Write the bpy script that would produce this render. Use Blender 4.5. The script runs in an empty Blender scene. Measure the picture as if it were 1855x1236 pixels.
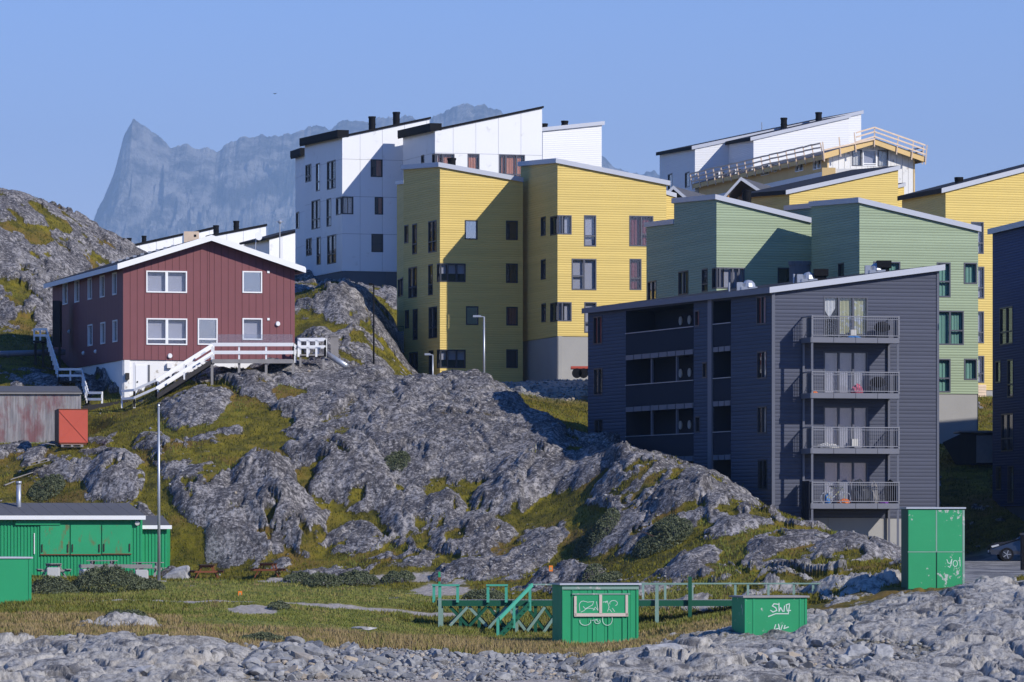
import bpy, bmesh, math, random
import numpy as np
from mathutils import Vector

random.seed(7)
SC = bpy.context.scene
COL = SC.collection
R = math.radians
# ------------------------------------------------------------------ camera, sky, sun
F = 9000.0            # focal length in photo pixels
CX, HY, CZ = 927.5, 960.0, 6.0
cam = bpy.data.cameras.new('camera')
cam.sensor_width = 36.0
cam.lens = 36.0 * F / 1855.0
cam.shift_y = (HY - 618.0) / 1855.0
cam.clip_start = 1.0
cam.clip_end = 60000.0
camo = bpy.data.objects.new('camera', cam)
COL.objects.link(camo)
camo.location = (0, 0, CZ)
camo.rotation_euler = (R(90), 0, 0)
SC.camera = camo

LD = Vector((-1.0, 0.80, -0.84)).normalized()      # direction the sunlight travels
world = bpy.data.worlds.new('World')
SC.world = world
world.use_nodes = True
wn = world.node_tree
for n in list(wn.nodes):
    wn.nodes.remove(n)
wo = wn.nodes.new('ShaderNodeOutputWorld')
bg = wn.nodes.new('ShaderNodeBackground')
sky = wn.nodes.new('ShaderNodeTexSky')
sky.sky_type = 'NISHITA'
sky.sun_disc = False
sky.sun_elevation = math.asin(-LD.z)
sky.sun_rotation = math.atan2(-LD.x, -LD.y)
sky.altitude = 0
sky.air_density = 1.0
sky.dust_density = 0.0
sky.ozone_density = 4.0
hs = wn.nodes.new('ShaderNodeHueSaturation')
hs.inputs['Saturation'].default_value = 1.35
wn.links.new(sky.outputs[0], hs.inputs['Color'])
tn = wn.nodes.new('ShaderNodeMix'); tn.data_type = 'RGBA'; tn.blend_type = 'MULTIPLY'
tn.inputs[0].default_value = 1.0; tn.inputs[7].default_value = (0.99, 0.79, 1.12, 1)
wn.links.new(hs.outputs[0], tn.inputs[6])
wn.links.new(tn.outputs[2], bg.inputs[0])
bg.inputs[1].default_value = 0.11
wn.links.new(bg.outputs[0], wo.inputs[0])

sun = bpy.data.lights.new('sun', 'SUN')
sun.energy = 4.2
sun.angle = R(0.5)
sun.color = (1.0, 0.95, 0.87)
suno = bpy.data.objects.new('sun', sun)
COL.objects.link(suno)
suno.rotation_euler = LD.to_track_quat('-Z', 'Y').to_euler()
suno.location = (60, -50, 60)
SC.view_settings.view_transform = 'Standard'
SC.view_settings.look = 'None'
SC.view_settings.gamma = 1.0
SC.view_settings.use_curve_mapping = False
SC.view_settings.exposure = 0.42
SC.cycles.max_bounces = 6
SC.cycles.transparent_max_bounces = 12
SC.cycles.volume_bounces = 0
SC.cycles.use_denoising = True

# ------------------------------------------------------------------ helpers
def PX(px, Y):
    return (px - CX) / F * Y
def PZ(py, Y):
    return CZ + (HY - py) / F * Y
def P(px, py, Y):
    return Vector((PX(px, Y), Y, PZ(py, Y)))

def tag(o, label=None, cat=None, group=None, kind=None):
    if label: o['label'] = label
    if cat: o['category'] = cat
    if group: o['group'] = group
    if kind: o['kind'] = kind
    return o

def empty(name, loc, label=None, cat=None, group=None):
    o = bpy.data.objects.new(name, None)
    o.empty_display_size = 0.3
    COL.objects.link(o)
    o.location = loc
    ROOT[o.name] = Vector(loc)
    return tag(o, label, cat, group)
ROOT = {}

def root_of(o):
    while o.parent is not None:
        o = o.parent
    return o

class MB:
    """collects faces in world coordinates; build() links them as one mesh object"""
    def __init__(s):
        s.v = []; s.f = []; s.m = []
    def poly(s, pts, m=0):
        i = len(s.v)
        s.v += [tuple(p) for p in pts]
        s.f.append(tuple(range(i, i + len(pts)))); s.m.append(m)
        return s
    def hexa(s, a, b, m=0):
        """a = 4 points (bottom, ccw from above), b = 4 points above them"""
        i = len(s.v)
        s.v += [tuple(p) for p in a] + [tuple(p) for p in b]
        for q in ((3, 2, 1, 0), (4, 5, 6, 7), (0, 1, 5, 4), (1, 2, 6, 5), (2, 3, 7, 6), (3, 0, 4, 7)):
            s.f.append(tuple(i + k for k in q)); s.m.append(m)
        return s
    def box(s, x0, x1, y0, y1, z0, z1, m=0):
        return s.hexa([(x0, y0, z0), (x1, y0, z0), (x1, y1, z0), (x0, y1, z0)],
                      [(x0, y0, z1), (x1, y0, z1), (x1, y1, z1), (x0, y1, z1)], m)
    def bar(s, p, q, w, h=None, up=(0, 0, 1), m=0):
        p = Vector(p); q = Vector(q); h = h or w
        d = (q - p)
        if d.length < 1e-6: return s
        d.normalize()
        upv = Vector(up)
        if abs(d.dot(upv)) > 0.97: upv = Vector((0, 1, 0))
        sd = d.cross(upv).normalized() * (w / 2)
        uu = sd.cross(d).normalized() * (h / 2)
        a = [p - sd - uu, p + sd - uu, p + sd + uu, p - sd + uu]
        b = [x + (q - p) for x in a]
        return s.hexa(a, b, m)
    def tube(s, p, q, r0, r1=None, n=10, m=0, cap=True):
        p = Vector(p); q = Vector(q); r1 = r0 if r1 is None else r1
        d = (q - p).normalized()
        e = d.cross(Vector((0, 0, 1)))
        if e.length < 1e-3: e = Vector((1, 0, 0))
        e.normalize(); g = d.cross(e)
        i = len(s.v)
        for k in range(n):
            a = 2 * math.pi * k / n
            o = e * math.cos(a) + g * math.sin(a)
            s.v.append(tuple(p + o * r0)); s.v.append(tuple(q + o * r1))
        for k in range(n):
            j = (k + 1) % n
            s.f.append((i + 2 * k, i + 2 * j, i + 2 * j + 1, i + 2 * k + 1)); s.m.append(m)
        if cap:
            s.f.append(tuple(i + 2 * k for k in reversed(range(n)))); s.m.append(m)
            s.f.append(tuple(i + 2 * k + 1 for k in range(n))); s.m.append(m)
        return s
    def ball(s, c, r, n=10, m=0, sz=1.0):
        c = Vector(c); i = len(s.v); k2 = n // 2
        for a in range(k2 + 1):
            t = math.pi * a / k2
            for b in range(n):
                ph = 2 * math.pi * b / n
                s.v.append((c.x + r * math.sin(t) * math.cos(ph), c.y + r * math.sin(t) * math.sin(ph), c.z + sz * r * math.cos(t)))
        for a in range(k2):
            for b in range(n):
                b2 = (b + 1) % n
                s.f.append((i + a * n + b, i + (a + 1) * n + b, i + (a + 1) * n + b2, i + a * n + b2)); s.m.append(m)
        return s
    def build(s, name, mats, parent=None, smooth=False, label=None, cat=None, group=None, kind=None):
        off = Vector((0, 0, 0))
        if parent is not None:
            off = ROOT.get(root_of(parent).name, Vector((0, 0, 0)))
        me = bpy.data.meshes.new(name)
        me.from_pydata([(v[0] - off.x, v[1] - off.y, v[2] - off.z) for v in s.v], [], s.f)
        if not isinstance(mats, (list, tuple)): mats = [mats]
        for m in mats: me.materials.append(m)
        if len(mats) > 1:
            me.polygons.foreach_set('material_index', s.m)
        if smooth:
            me.polygons.foreach_set('use_smooth', [True] * len(s.f))
        me.update()
        o = bpy.data.objects.new(name, me)
        COL.objects.link(o)
        if parent is not None: o.parent = parent
        return tag(o, label, cat, group, kind)

def copy_tree(o, parent=None):
    c = o.copy()
    COL.objects.link(c)
    if parent is not None: c.parent = parent
    for ch in list(o.children):
        copy_tree(ch, c)
    return c

# ------------------------------------------------------------------ materials
M = {}
def newmat(name):
    m = bpy.data.materials.new(name)
    m.use_nodes = True
    nt = m.node_tree
    b = nt.nodes['Principled BSDF']
    return m, nt, b
def N(nt, t, **kw):
    n = nt.nodes.new('ShaderNode' + t)
    for k, v in kw.items():
        if k in n.inputs: n.inputs[k].default_value = v
        else: setattr(n, k, v)
    return n
def math_(nt, op, a, b=None, clamp=False):
    n = nt.nodes.new('ShaderNodeMath'); n.operation = op; n.use_clamp = clamp
    for i, x in enumerate((a, b)):
        if x is None: continue
        if isinstance(x, (int, float)): n.inputs[i].default_value = x
        else: nt.links.new(x, n.inputs[i])
    return n.outputs[0]
def mixc(nt, f, a, b):
    n = nt.nodes.new('ShaderNodeMix'); n.data_type = 'RGBA'
    for s, x in ((n.inputs[0], f), (n.inputs[6], a), (n.inputs[7], b)):
        if isinstance(x, (int, float)): s.default_value = x
        elif isinstance(x, tuple): s.default_value = (*x[:3], 1)
        else: nt.links.new(x, s)
    return n.outputs[2]
def ramp(nt, f, lo, hi):
    n = nt.nodes.new('ShaderNodeMapRange'); n.interpolation_type = 'SMOOTHSTEP'
    nt.links.new(f, n.inputs[0]); n.inputs[1].default_value = lo; n.inputs[2].default_value = hi
    return n.outputs[0]
def noise(nt, vec, scale, detail=4, rough=0.55, out=0):
    n = N(nt, 'TexNoise'); n.inputs['Scale'].default_value = scale
    n.inputs['Detail'].default_value = detail; n.inputs['Roughness'].default_value = rough
    nt.links.new(vec, n.inputs['Vector'])
    return n.outputs[out]
def pos(nt, scale=None):
    g = N(nt, 'NewGeometry')
    if scale is None: return g.outputs['Position']
    mp = N(nt, 'Mapping'); mp.inputs['Scale'].default_value = scale
    nt.links.new(g.outputs['Position'], mp.inputs['Vector'])
    return mp.outputs[0]
def bump(nt, b, h, strength=0.5, dist=0.05, prev=None):
    n = N(nt, 'Bump'); n.inputs['Strength'].default_value = strength; n.inputs['Distance'].default_value = dist
    nt.links.new(h, n.inputs['Height'])
    if prev is not None: nt.links.new(prev, n.inputs['Normal'])
    if b is not None: nt.links.new(n.outputs[0], b.inputs['Normal'])
    return n.outputs[0]

def plain(name, col, rough=0.6, var=0.15, scale=1.2, bumpd=0.0, metal=0.0, stain=None, stain_amt=0.5, stain_scale=1.5, spec=0.4):
    m, nt, b = newmat(name)
    p = pos(nt)
    n1 = noise(nt, p, scale, 5, 0.6)
    dark = tuple(c * (1 - var) for c in col); light = tuple(min(1, c * (1 + var)) for c in col)
    c = mixc(nt, n1, dark, light)
    if stain is not None:
        s = ramp(nt, noise(nt, p, stain_scale, 6, 0.65), 0.62 - 0.2 * stain_amt, 0.72 - 0.1 * stain_amt)
        c = mixc(nt, s, c, stain)
    nt.links.new(c, b.inputs['Base Color'])
    b.inputs['Roughness'].default_value = rough
    b.inputs['Metallic'].default_value = metal
    b.inputs['Specular IOR Level'].default_value = spec
    if bumpd > 0:
        bump(nt, b, noise(nt, p, scale * 8, 4, 0.6), 0.6, bumpd)
    M[name] = m
    return m

def cladding(name, col, pitch=0.14, rough=0.55, depth=0.018, var=0.12, axis='z', weather=0.1):
    """boards or corrugation: relief and board to board colour"""
    m, nt, b = newmat(name)
    sep = N(nt, 'SeparateXYZ'); nt.links.new(pos(nt), sep.inputs[0])
    z = sep.outputs[2]
    t = math_(nt, 'MULTIPLY', z, 1.0 / pitch)
    fr = math_(nt, 'FRACT', t); fl = math_(nt, 'FLOOR', t)
    # board profile: bevelled lap, deep line at the joint
    tri = math_(nt, 'ABSOLUTE', math_(nt, 'SUBTRACT', fr, 0.5))
    prof = math_(nt, 'SUBTRACT', 1.0, math_(nt, 'POWER', math_(nt, 'MULTIPLY', tri, 2.0), 3.0))
    wn_ = N(nt, 'TexWhiteNoise'); wn_.noise_dimensions = '1D'; nt.links.new(fl, wn_.inputs['W'])
    pst = pos(nt, (0.5, 0.5, 6.0))
    n1 = noise(nt, pst, 1.0, 4, 0.6)
    f = math_(nt, 'ADD', math_(nt, 'MULTIPLY', wn_.outputs[0], 0.45), math_(nt, 'MULTIPLY', n1, 0.55))
    dark = tuple(c * (1 - var) for c in col); light = tuple(min(1, c * (1 + var)) for c in col)
    c = mixc(nt, f, dark, light)
    if weather:
        big = ramp(nt, noise(nt, pos(nt, (0.6, 0.6, 0.25)), 0.9, 5, 0.6), 0.4, 0.75)
        c = mixc(nt, math_(nt, 'MULTIPLY', big, weather), c, tuple(0.6 * x + 0.05 for x in col))
    nt.links.new(c, b.inputs['Base Color'])
    b.inputs['Roughness'].default_value = rough
    b.inputs['Specular IOR Level'].default_value = 0.08
    bump(nt, b, prof, 1.0, depth)
    M[name] = m
    return m

# glass: a see-through pane with a mirror-like skin
def glass(name, tint, refl=1.0):
    m, nt, b = newmat(name)
    nt.nodes.remove(b)
    out = [n for n in nt.nodes if n.type == 'OUTPUT_MATERIAL'][0]
    tr = N(nt, 'BsdfTransparent'); tr.inputs[0].default_value = (*tint, 1)
    gl = N(nt, 'BsdfGlossy'); gl.inputs['Roughness'].default_value = 0.015
    nz = noise(nt, pos(nt), 0.7, 2, 0.5)
    bm = N(nt, 'Bump'); bm.inputs['Strength'].default_value = 0.15; bm.inputs['Distance'].default_value = 0.02
    nt.links.new(nz, bm.inputs['Height']); nt.links.new(bm.outputs[0], gl.inputs['Normal'])
    g = N(nt, 'NewGeometry'); dt = N(nt, 'VectorMath'); dt.operation = 'DOT_PRODUCT'
    nt.links.new(g.outputs['Incoming'], dt.inputs[0]); nt.links.new(g.outputs['True Normal'], dt.inputs[1])
    cs = math_(nt, 'ABSOLUTE', dt.outputs['Value'])
    sch = math_(nt, 'POWER', math_(nt, 'SUBTRACT', 1.0, cs), 5.0)
    ff = math_(nt, 'MINIMUM', math_(nt, 'ADD', math_(nt, 'MULTIPLY', sch, 0.85), 0.12 * refl), 1.0)
    mx = N(nt, 'MixShader')
    nt.links.new(ff, mx.inputs[0]); nt.links.new(tr.outputs[0], mx.inputs[1]); nt.links.new(gl.outputs[0], mx.inputs[2])
    nt.links.new(mx.outputs[0], out.inputs[0])
    M[name] = m
glass('glass', (0.88, 0.90, 0.93))
glass('glass_blue', (0.45, 0.55, 0.7), 4.5)

# ------------------------------------------------------------------ terrain
def _hash(ix, iy, s):
    h = (ix.astype(np.int64) * 374761393 + iy.astype(np.int64) * 668265263 + s * 1442695041) & 0x7fffffff
    h = (h ^ (h >> 13)) * 1274126177 & 0x7fffffff
    h = (h ^ (h >> 16)) * 1103515245 & 0x7fffffff
    return ((h ^ (h >> 12)) & 0xffffff).astype(np.float64) / 0xffffff
def vnoise(x, y, s=0):
    ix = np.floor(x); iy = np.floor(y); fx = x - ix; fy = y - iy
    u = fx * fx * fx * (fx * (fx * 6 - 15) + 10); v = fy * fy * fy * (fy * (fy * 6 - 15) + 10)
    def g(i, j):
        a = _hash(ix + i, iy + j, s) * 2 * np.pi
        return np.cos(a) * (fx - i) + np.sin(a) * (fy - j)
    n0 = g(0, 0) * (1 - u) + g(1, 0) * u
    n1 = g(0, 1) * (1 - u) + g(1, 1) * u
    return (n0 * (1 - v) + n1 * v) * 1.5
def fbm(x, y, o=4, s=0, gain=0.5, lac=2.03):
    r = 0; a = 1.0; t = 0
    for k in range(o):
        r = r + a * vnoise(x, y, s + 17 * k); t += a
        x, y = x * lac * 0.8 - y * lac * 0.6 + 3.1, x * lac * 0.6 + y * lac * 0.8 - 1.7
        a *= gain
    return r / t
def ridged(x, y, o=4, s=0, gain=0.5):
    r = 0; a = 1.0; t = 0
    for k in range(o):
        r = r + a * (1 - 2 * np.abs(vnoise(x, y, s + 31 * k))); t += a
        x, y = x * 1.68 - y * 1.2 + 2.3, x * 1.2 + y * 1.68 + 5.1
        a *= gain
    return r / t
def worley(x, y, s=0):
    ix = np.floor(x); iy = np.floor(y)
    f1 = np.full(x.shape, 9.0); f2 = np.full(x.shape, 9.0); idv = np.zeros(x.shape)
    for i in (-1, 0, 1):
        for j in (-1, 0, 1):
            cx = ix + i; cy = iy + j
            d = (cx + _hash(cx, cy, s) - x) ** 2 + (cy + _hash(cx, cy, s + 5) - y) ** 2
            hid = _hash(cx, cy, s + 9)
            n = d < f1
            f2 = np.where(n, f1, np.minimum(f2, d)); idv = np.where(n, hid, idv); f1 = np.where(n, d, f1)
    return np.sqrt(f1), np.sqrt(f2), idv
def facets(x, y, s=0, amp=1.0):
    """broken blocks: every cell a tilted plane"""
    ix = np.floor(x); iy = np.floor(y)
    f1 = np.full(x.shape, 9.0); val = np.zeros(x.shape)
    for i in (-1, 0, 1):
        for j in (-1, 0, 1):
            cx = ix + i; cy = iy + j
            ox = x - (cx + _hash(cx, cy, s)); oy = y - (cy + _hash(cx, cy, s + 5))
            d = ox * ox + oy * oy
            a = _hash(cx, cy, s + 9) * 6.2832
            v = (np.cos(a) * ox + np.sin(a) * oy) * amp + (_hash(cx, cy, s + 13) - 0.5) * 0.6
            n = d < f1
            val = np.where(n, v, val); f1 = np.where(n, d, f1)
    return val
def sstep(x, a, b):
    t = np.clip((x - a) / (b - a), 0, 1)
    return t * t * (3 - 2 * t)

# heights read off the place: (photo column, photo row, distance)
G = []
def col(px, *pp):
    for py, Y in pp: G.append((px, py, Y))
col(-500, (1236, 172), (1150, 190), (1090, 220), (1045, 255), (900, 275), (700, 300), (500, 335), (340, 360), (430, 420))
col(-100, (1236, 172), (1195, 182), (1125, 200), (1097, 214), (1048, 250), (950, 266), (850, 275), (800, 282), (670, 300), (600, 318), (480, 334), (350, 350), (350, 365), (440, 420))
col(30, (1236, 172), (1195, 182), (1125, 200), (1096, 214), (1046, 250), (1040, 258), (930, 267), (850, 275), (806, 281), (720, 292), (645, 304), (600, 318), (500, 332), (420, 341), (357, 350), (365, 362), (460, 420))
col(130, (1236, 172), (1180, 183), (1125, 200), (1093, 215), (1047, 250), (1040, 258), (900, 268), (815, 279), (745, 289), (680, 304), (600, 325), (480, 342), (395, 352), (430, 370))
col(220, (1236, 172), (1180, 183), (1130, 200), (1091, 216), (1050, 250), (1035, 258), (890, 267), (795, 278), (738, 288), (700, 300), (620, 322), (540, 340), (455, 353), (480, 372))
col(330, (1236, 172), (1185, 182), (1150, 195), (1091, 217), (1050, 250), (1035, 257), (950, 261), (860, 267), (790, 276), (725, 285), (680, 291), (672, 300), (650, 320), (560, 345), (500, 375), (500, 420))
col(450, (1236, 172), (1195, 181), (1150, 196), (1091, 218), (1050, 250), (1030, 256), (990, 259), (880, 265), (800, 273), (725, 282), (675, 290), (668, 300), (652, 318), (560, 340), (520, 360), (516, 385))
col(600, (1236, 172), (1200, 182), (1135, 204), (1092, 220), (1050, 250), (1025, 256), (960, 261), (880, 266), (800, 274), (735, 282), (685, 291), (672, 299), (668, 309), (630, 315), (580, 320.5), (534, 327), (524, 345), (516, 390))
col(720, (1236, 172), (1200, 182), (1150, 203), (1095, 222), (1050, 249), (1010, 255), (950, 260), (870, 266), (790, 275), (720, 286), (690, 295), (690, 314))
col(685, (690, 308), (640, 317), (590, 323), (536, 331), (524, 350), (518, 368))
col(545, (668, 309), (640, 316), (590, 322), (538, 330), (526, 350))
col(765, (700, 298), (696, 310), (697, 321), (692, 334))
col(735, (698, 306), (697, 318), (694, 328))
col(860, (1236, 172), (1203, 182), (1172, 197), (1160, 205), (1148, 212), (1132, 217), (1085, 230), (1045, 247), (1000, 254), (930, 259), (860, 266), (790, 275), (725, 287), (706, 296), (696, 318), (692, 340))
col(1000, (1236, 172), (1206, 182), (1178, 196), (1160, 206), (1150, 213), (1132, 218), (1090, 232), (1045, 244), (990, 251), (930, 257), (870, 263), (825, 268), (790, 274), (768, 284), (748, 293), (706, 306), (690, 316), (640, 350))
col(930, (1172, 198), (1158, 206), (1149, 213), (1132, 217.5), (1090, 231))
col(1060, (1236, 172), (1206, 182), (1177, 196), (1158, 206), (1145, 213), (1085, 230), (1035, 243), (970, 250), (900, 256), (835, 263), (828, 270), (812, 280), (775, 290), (706, 306), (688, 316))
col(1160, (1236, 172), (1205, 182), (1174, 194), (1150, 204), (1132, 213), (1075, 227), (1020, 238), (940, 246), (870, 252), (820, 258), (815, 264), (805, 280))
col(1260, (1236, 172), (1190, 182), (1160, 192), (1120, 206), (1070, 222), (1010, 234), (950, 241), (890, 247), (855, 252), (860, 258), (830, 275))
col(1350, (1236, 172), (1196, 182), (1160, 190), (1125, 203), (1070, 220), (1010, 231), (960, 238), (920, 244), (915, 250), (900, 262))
col(1470, (1236, 172), (1190, 182), (1156, 190), (1110, 202), (1060, 216), (1015, 227), (975, 235), (955, 242), (950, 250), (960, 262))
col(1560, (1236, 172), (1178, 182), (1132, 191), (1095, 202), (1055, 213), (1015, 226), (985, 234), (985, 244), (985, 255))
col(1640, (1236, 172), (1170, 182), (1120, 190), (1088, 198), (1064, 205), (1040, 218), (1026, 234), (1018, 248), (1012, 260))
col(1750, (1236, 172), (1160, 183), (1105, 190), (1080, 198), (1058, 206), (1040, 216), (1024, 235), (1016, 250), (1005, 262), (940, 270), (850, 277), (800, 287), (772, 292))
col(1860, (1236, 172), (1130, 183), (1092, 190), (1066, 198), (1050, 206), (1038, 216), (1026, 235), (1018, 250), (1008, 257.5), (950, 263), (915, 269), (850, 280), (790, 289), (740, 302))
col(2300, (1236, 172), (1120, 185), (1040, 205), (1024, 235), (1010, 250), (915, 268), (800, 290), (740, 305), (640, 340))
col(3100, (1236, 172), (1125, 190), (1040, 210), (1020, 240), (900, 275), (740, 320), (600, 400))
col(-1200, (1236, 172), (1120, 195), (1050, 240), (800, 290), (500, 350), (500, 440))
for X, Y, z in ((-12, 320, 17.5), (30, 300, 13.2), (16, 287, 11.6), (22, 293, 11.8), (14, 340, 15.6), (0, 322, 15.2), (-2, 360, 19), (-14, 375, 24.2), (0, 390, 24.5),
                (20, 360, 19), (30, 400, 21), (15, 420, 22), (45, 420, 20), (-30, 430, 23), (0, 460, 22), (40, 460, 18), (-60, 460, 20), (60, 340, 16),
                (8, 266, 9.8), (12, 270, 9.0), (15, 262, 6.6), (20, 262, 5.0)):
    G.append((CX + X * F / Y, HY - (z - CZ) * F / Y, Y))
GA = np.array(G, float)
gx = (GA[:, 0] - CX) / F * GA[:, 2]; gy = GA[:, 2]; gz = CZ + (HY - GA[:, 1]) / F * GA[:, 2]
KY = 0.55; CC = 2.5
def _k(ax, ay, bx, by):
    return np.sqrt((ax[:, None] - bx[None]) ** 2 + ((ay[:, None] - by[None]) * KY) ** 2 + CC * CC)
A_ = _k(gx, gy, gx, gy)
n_ = len(gx)
SYS = np.zeros((n_ + 1, n_ + 1)); SYS[:n_, :n_] = A_ - np.eye(n_) * 0.6; SYS[n_, :n_] = 1; SYS[:n_, n_] = 1
WT = np.linalg.solve(SYS, np.append(gz, 0))
def base_h(x, y):
    sh = x.shape; x = x.ravel(); y = y.ravel(); out = np.empty(len(x))
    for i in range(0, len(x), 60000):
        out[i:i + 60000] = _k(x[i:i + 60000], y[i:i + 60000], gx, gy) @ WT[:n_] + WT[n_]
    return out.reshape(sh)

# rock masses one can tell apart: photo column, distance, half width (m), half depth (m), height (m), turn
DOMES = [
    (790, 281, 5.6, 15, 1.2, 10), (935, 273, 2.8, 7, 0.9, -12), (690, 282, 3.2, 10, 0.9, 15),
    (500, 263.5, 2.2, 6.5, 2.3, 22), (620, 268, 2.3, 7.5, 1.7, 18), (560, 291, 3.3, 7, 1.0, 0), (440, 287, 2.0, 6, 0.8, 20),
    (955, 263, 3.0, 5.0, 1.7, -8), (1150, 256.5, 2.5, 4.5, 1.0, -10), (1275, 250.5, 2.6, 4.0, 0.8, -20), (1060, 261, 1.6, 4, 0.7, 0),
    (735, 261, 1.7, 3.5, 1.0, 10), (800, 260, 1.5, 3.0, 0.9, 0), (860, 256, 2.3, 4.0, 1.2, 12), (640, 258.5, 1.3, 3.0, 0.8, 10),
    (1010, 240, 2.0, 3.2, 1.5, -10), (880, 248.5, 2.6, 3.5, 1.0, 8), (950, 250, 2.0, 3.2, 0.9, 0), (600, 251.5, 1.9, 2.2, 0.6, 8),
    (200, 270, 1.9, 5, 1.2, 15), (305, 273, 1.5, 5, 1.0, 15), (120, 274, 1.7, 4, 0.8, 10), (90, 277.5, 1.4, 3, 0.7, 15), (340, 282, 2.2, 5, .9, 15),
    (370, 265, 1.5, 5, 1.0, 15), (240, 262.5, 1.3, 3, 0.7, 12), (330, 253.5, 0.65, 0.9, 0.75, 0),
    (1210, 243, 2.3, 4.5, 0.5, 0), (1130, 246, 1.8, 4, 0.8, 8), (1330, 238, 1.9, 4, 0.7, -10), (1440, 233, 2.3, 4, 0.7, -15), (1560, 230, 2.4, 5, 1.0, -15),
    (1240, 232, 1.7, 3, 0.8, 0), (1320, 224.5, 0.9, 1.6, 1.0, 0), (1420, 219, 1.3, 2, 1.2, 0), (1160, 226, 1.5, 3, 0.7, 0), (1500, 215, 1.3, 3, 0.8, 0),
    (215, 197.5, 1.3, 2.0, 0.55, 0), (150, 198, 0.9, 1.6, 0.3, 0),
    # shore slabs
    (215, 183, 4.2, 4.5, 0.60, 0), (60, 180, 2.2, 4.0, 0.56, 0), (370, 180.5, 3.2, 3.2, 0.28, 0), (150, 176, 5, 2.6, 0.40, 0), (330, 174, 4, 2.0, 0.32, 0),
    (1130, 178, 3.0, 2.6, 0.50, 0), (1040, 175, 2.4, 2.2, 0.38, 0), (1240, 179, 2.6, 3.2, 0.41, 0), (1200, 190.5, 1.1, 2.0, 0.25, 15), (1245, 199, 1.0, 2.0, 0.20, 0),
    (1560, 189, 2.6, 4.2, 0.56, -10), (1470, 191, 1.9, 3.4, 0.34, -20), (1700, 193, 3.6, 4.0, 0.36, 0), (1650, 184, 2.4, 3.0, 0.41, 0), (1780, 199, 2.6, 3.0, 0.38, 0),
    (1800, 184, 2.6, 4.0, 0.45, 0), (1740, 177, 2.6, 3.0, 0.41, 0), (1640, 174.5, 2.4, 2.0, 0.32, 0), (1850, 191, 2.4, 3.0, 0.32, 0), (1480, 172.5, 3.0, 2.0, 0.16, 0), (1840, 174, 2.5, 2.5, 0.36, 0),
    (1290, 174, 3.4, 2.2, 0.27, 0), (700, 170, 6, 1.6, 0.08, 0),
    # background
    (20, 346, 6, 10, 0.7, 0), (110, 347, 5, 9, 0.5, 0), (40, 326, 4.5, 8, 1.6, 10), (120, 330, 3.5, 7, 1.2, 0), (-60, 335, 5, 9, 1.2, 0),
    (630, 325, 1.6, 4, 0.9, 0), (570, 318, 1.8, 3.5, 1.1, 0), (610, 313, 2.0, 3, 0.9, 0), (690, 328, 1.3, 2.5, 0.8, 0), (675, 314, 1.8, 3, 1.0, 0), (645, 319, 1.5, 3, 0.8, 10), (585, 327, 1.2, 3, .7, 0),
]
def zone(px, Y, cx, cy, rx, ry, soft=0.35):
    d = np.sqrt(((px - cx) / rx) ** 2 + ((Y - cy) / ry) ** 2)
    return 1 - sstep(d, 1 - soft, 1 + soft)
# flat pads where buildings and huts stand: X, Y, rx, ry, z
PADS = [(PX(150, 255), 256, 8.0, 4.0, PZ(1044, 255)), (PX(20, 213), 213, 2.6, 2.5, PZ(1094, 212)), (PX(1080, 201), 202, 2.9, 2.4, PZ(1169, 200)),
        (PX(1395, 192), 192.5, 2.2, 1.8, PZ(1152, 191)), (PX(1690, 204), 205, 2.1, 2.0, PZ(1064, 203)), (PX(1850, 253), 253, 3.5, 4.5, PZ(1017, 254)),
        (PX(60, 282), 284, 3.5, 3.0, PZ(803, 281)), (PX(130, 277), 277.5, 1.5, 1.6, PZ(812, 277)), (PX(970, 309), 309, 4.0, 5.0, PZ(705, 308))]

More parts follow.
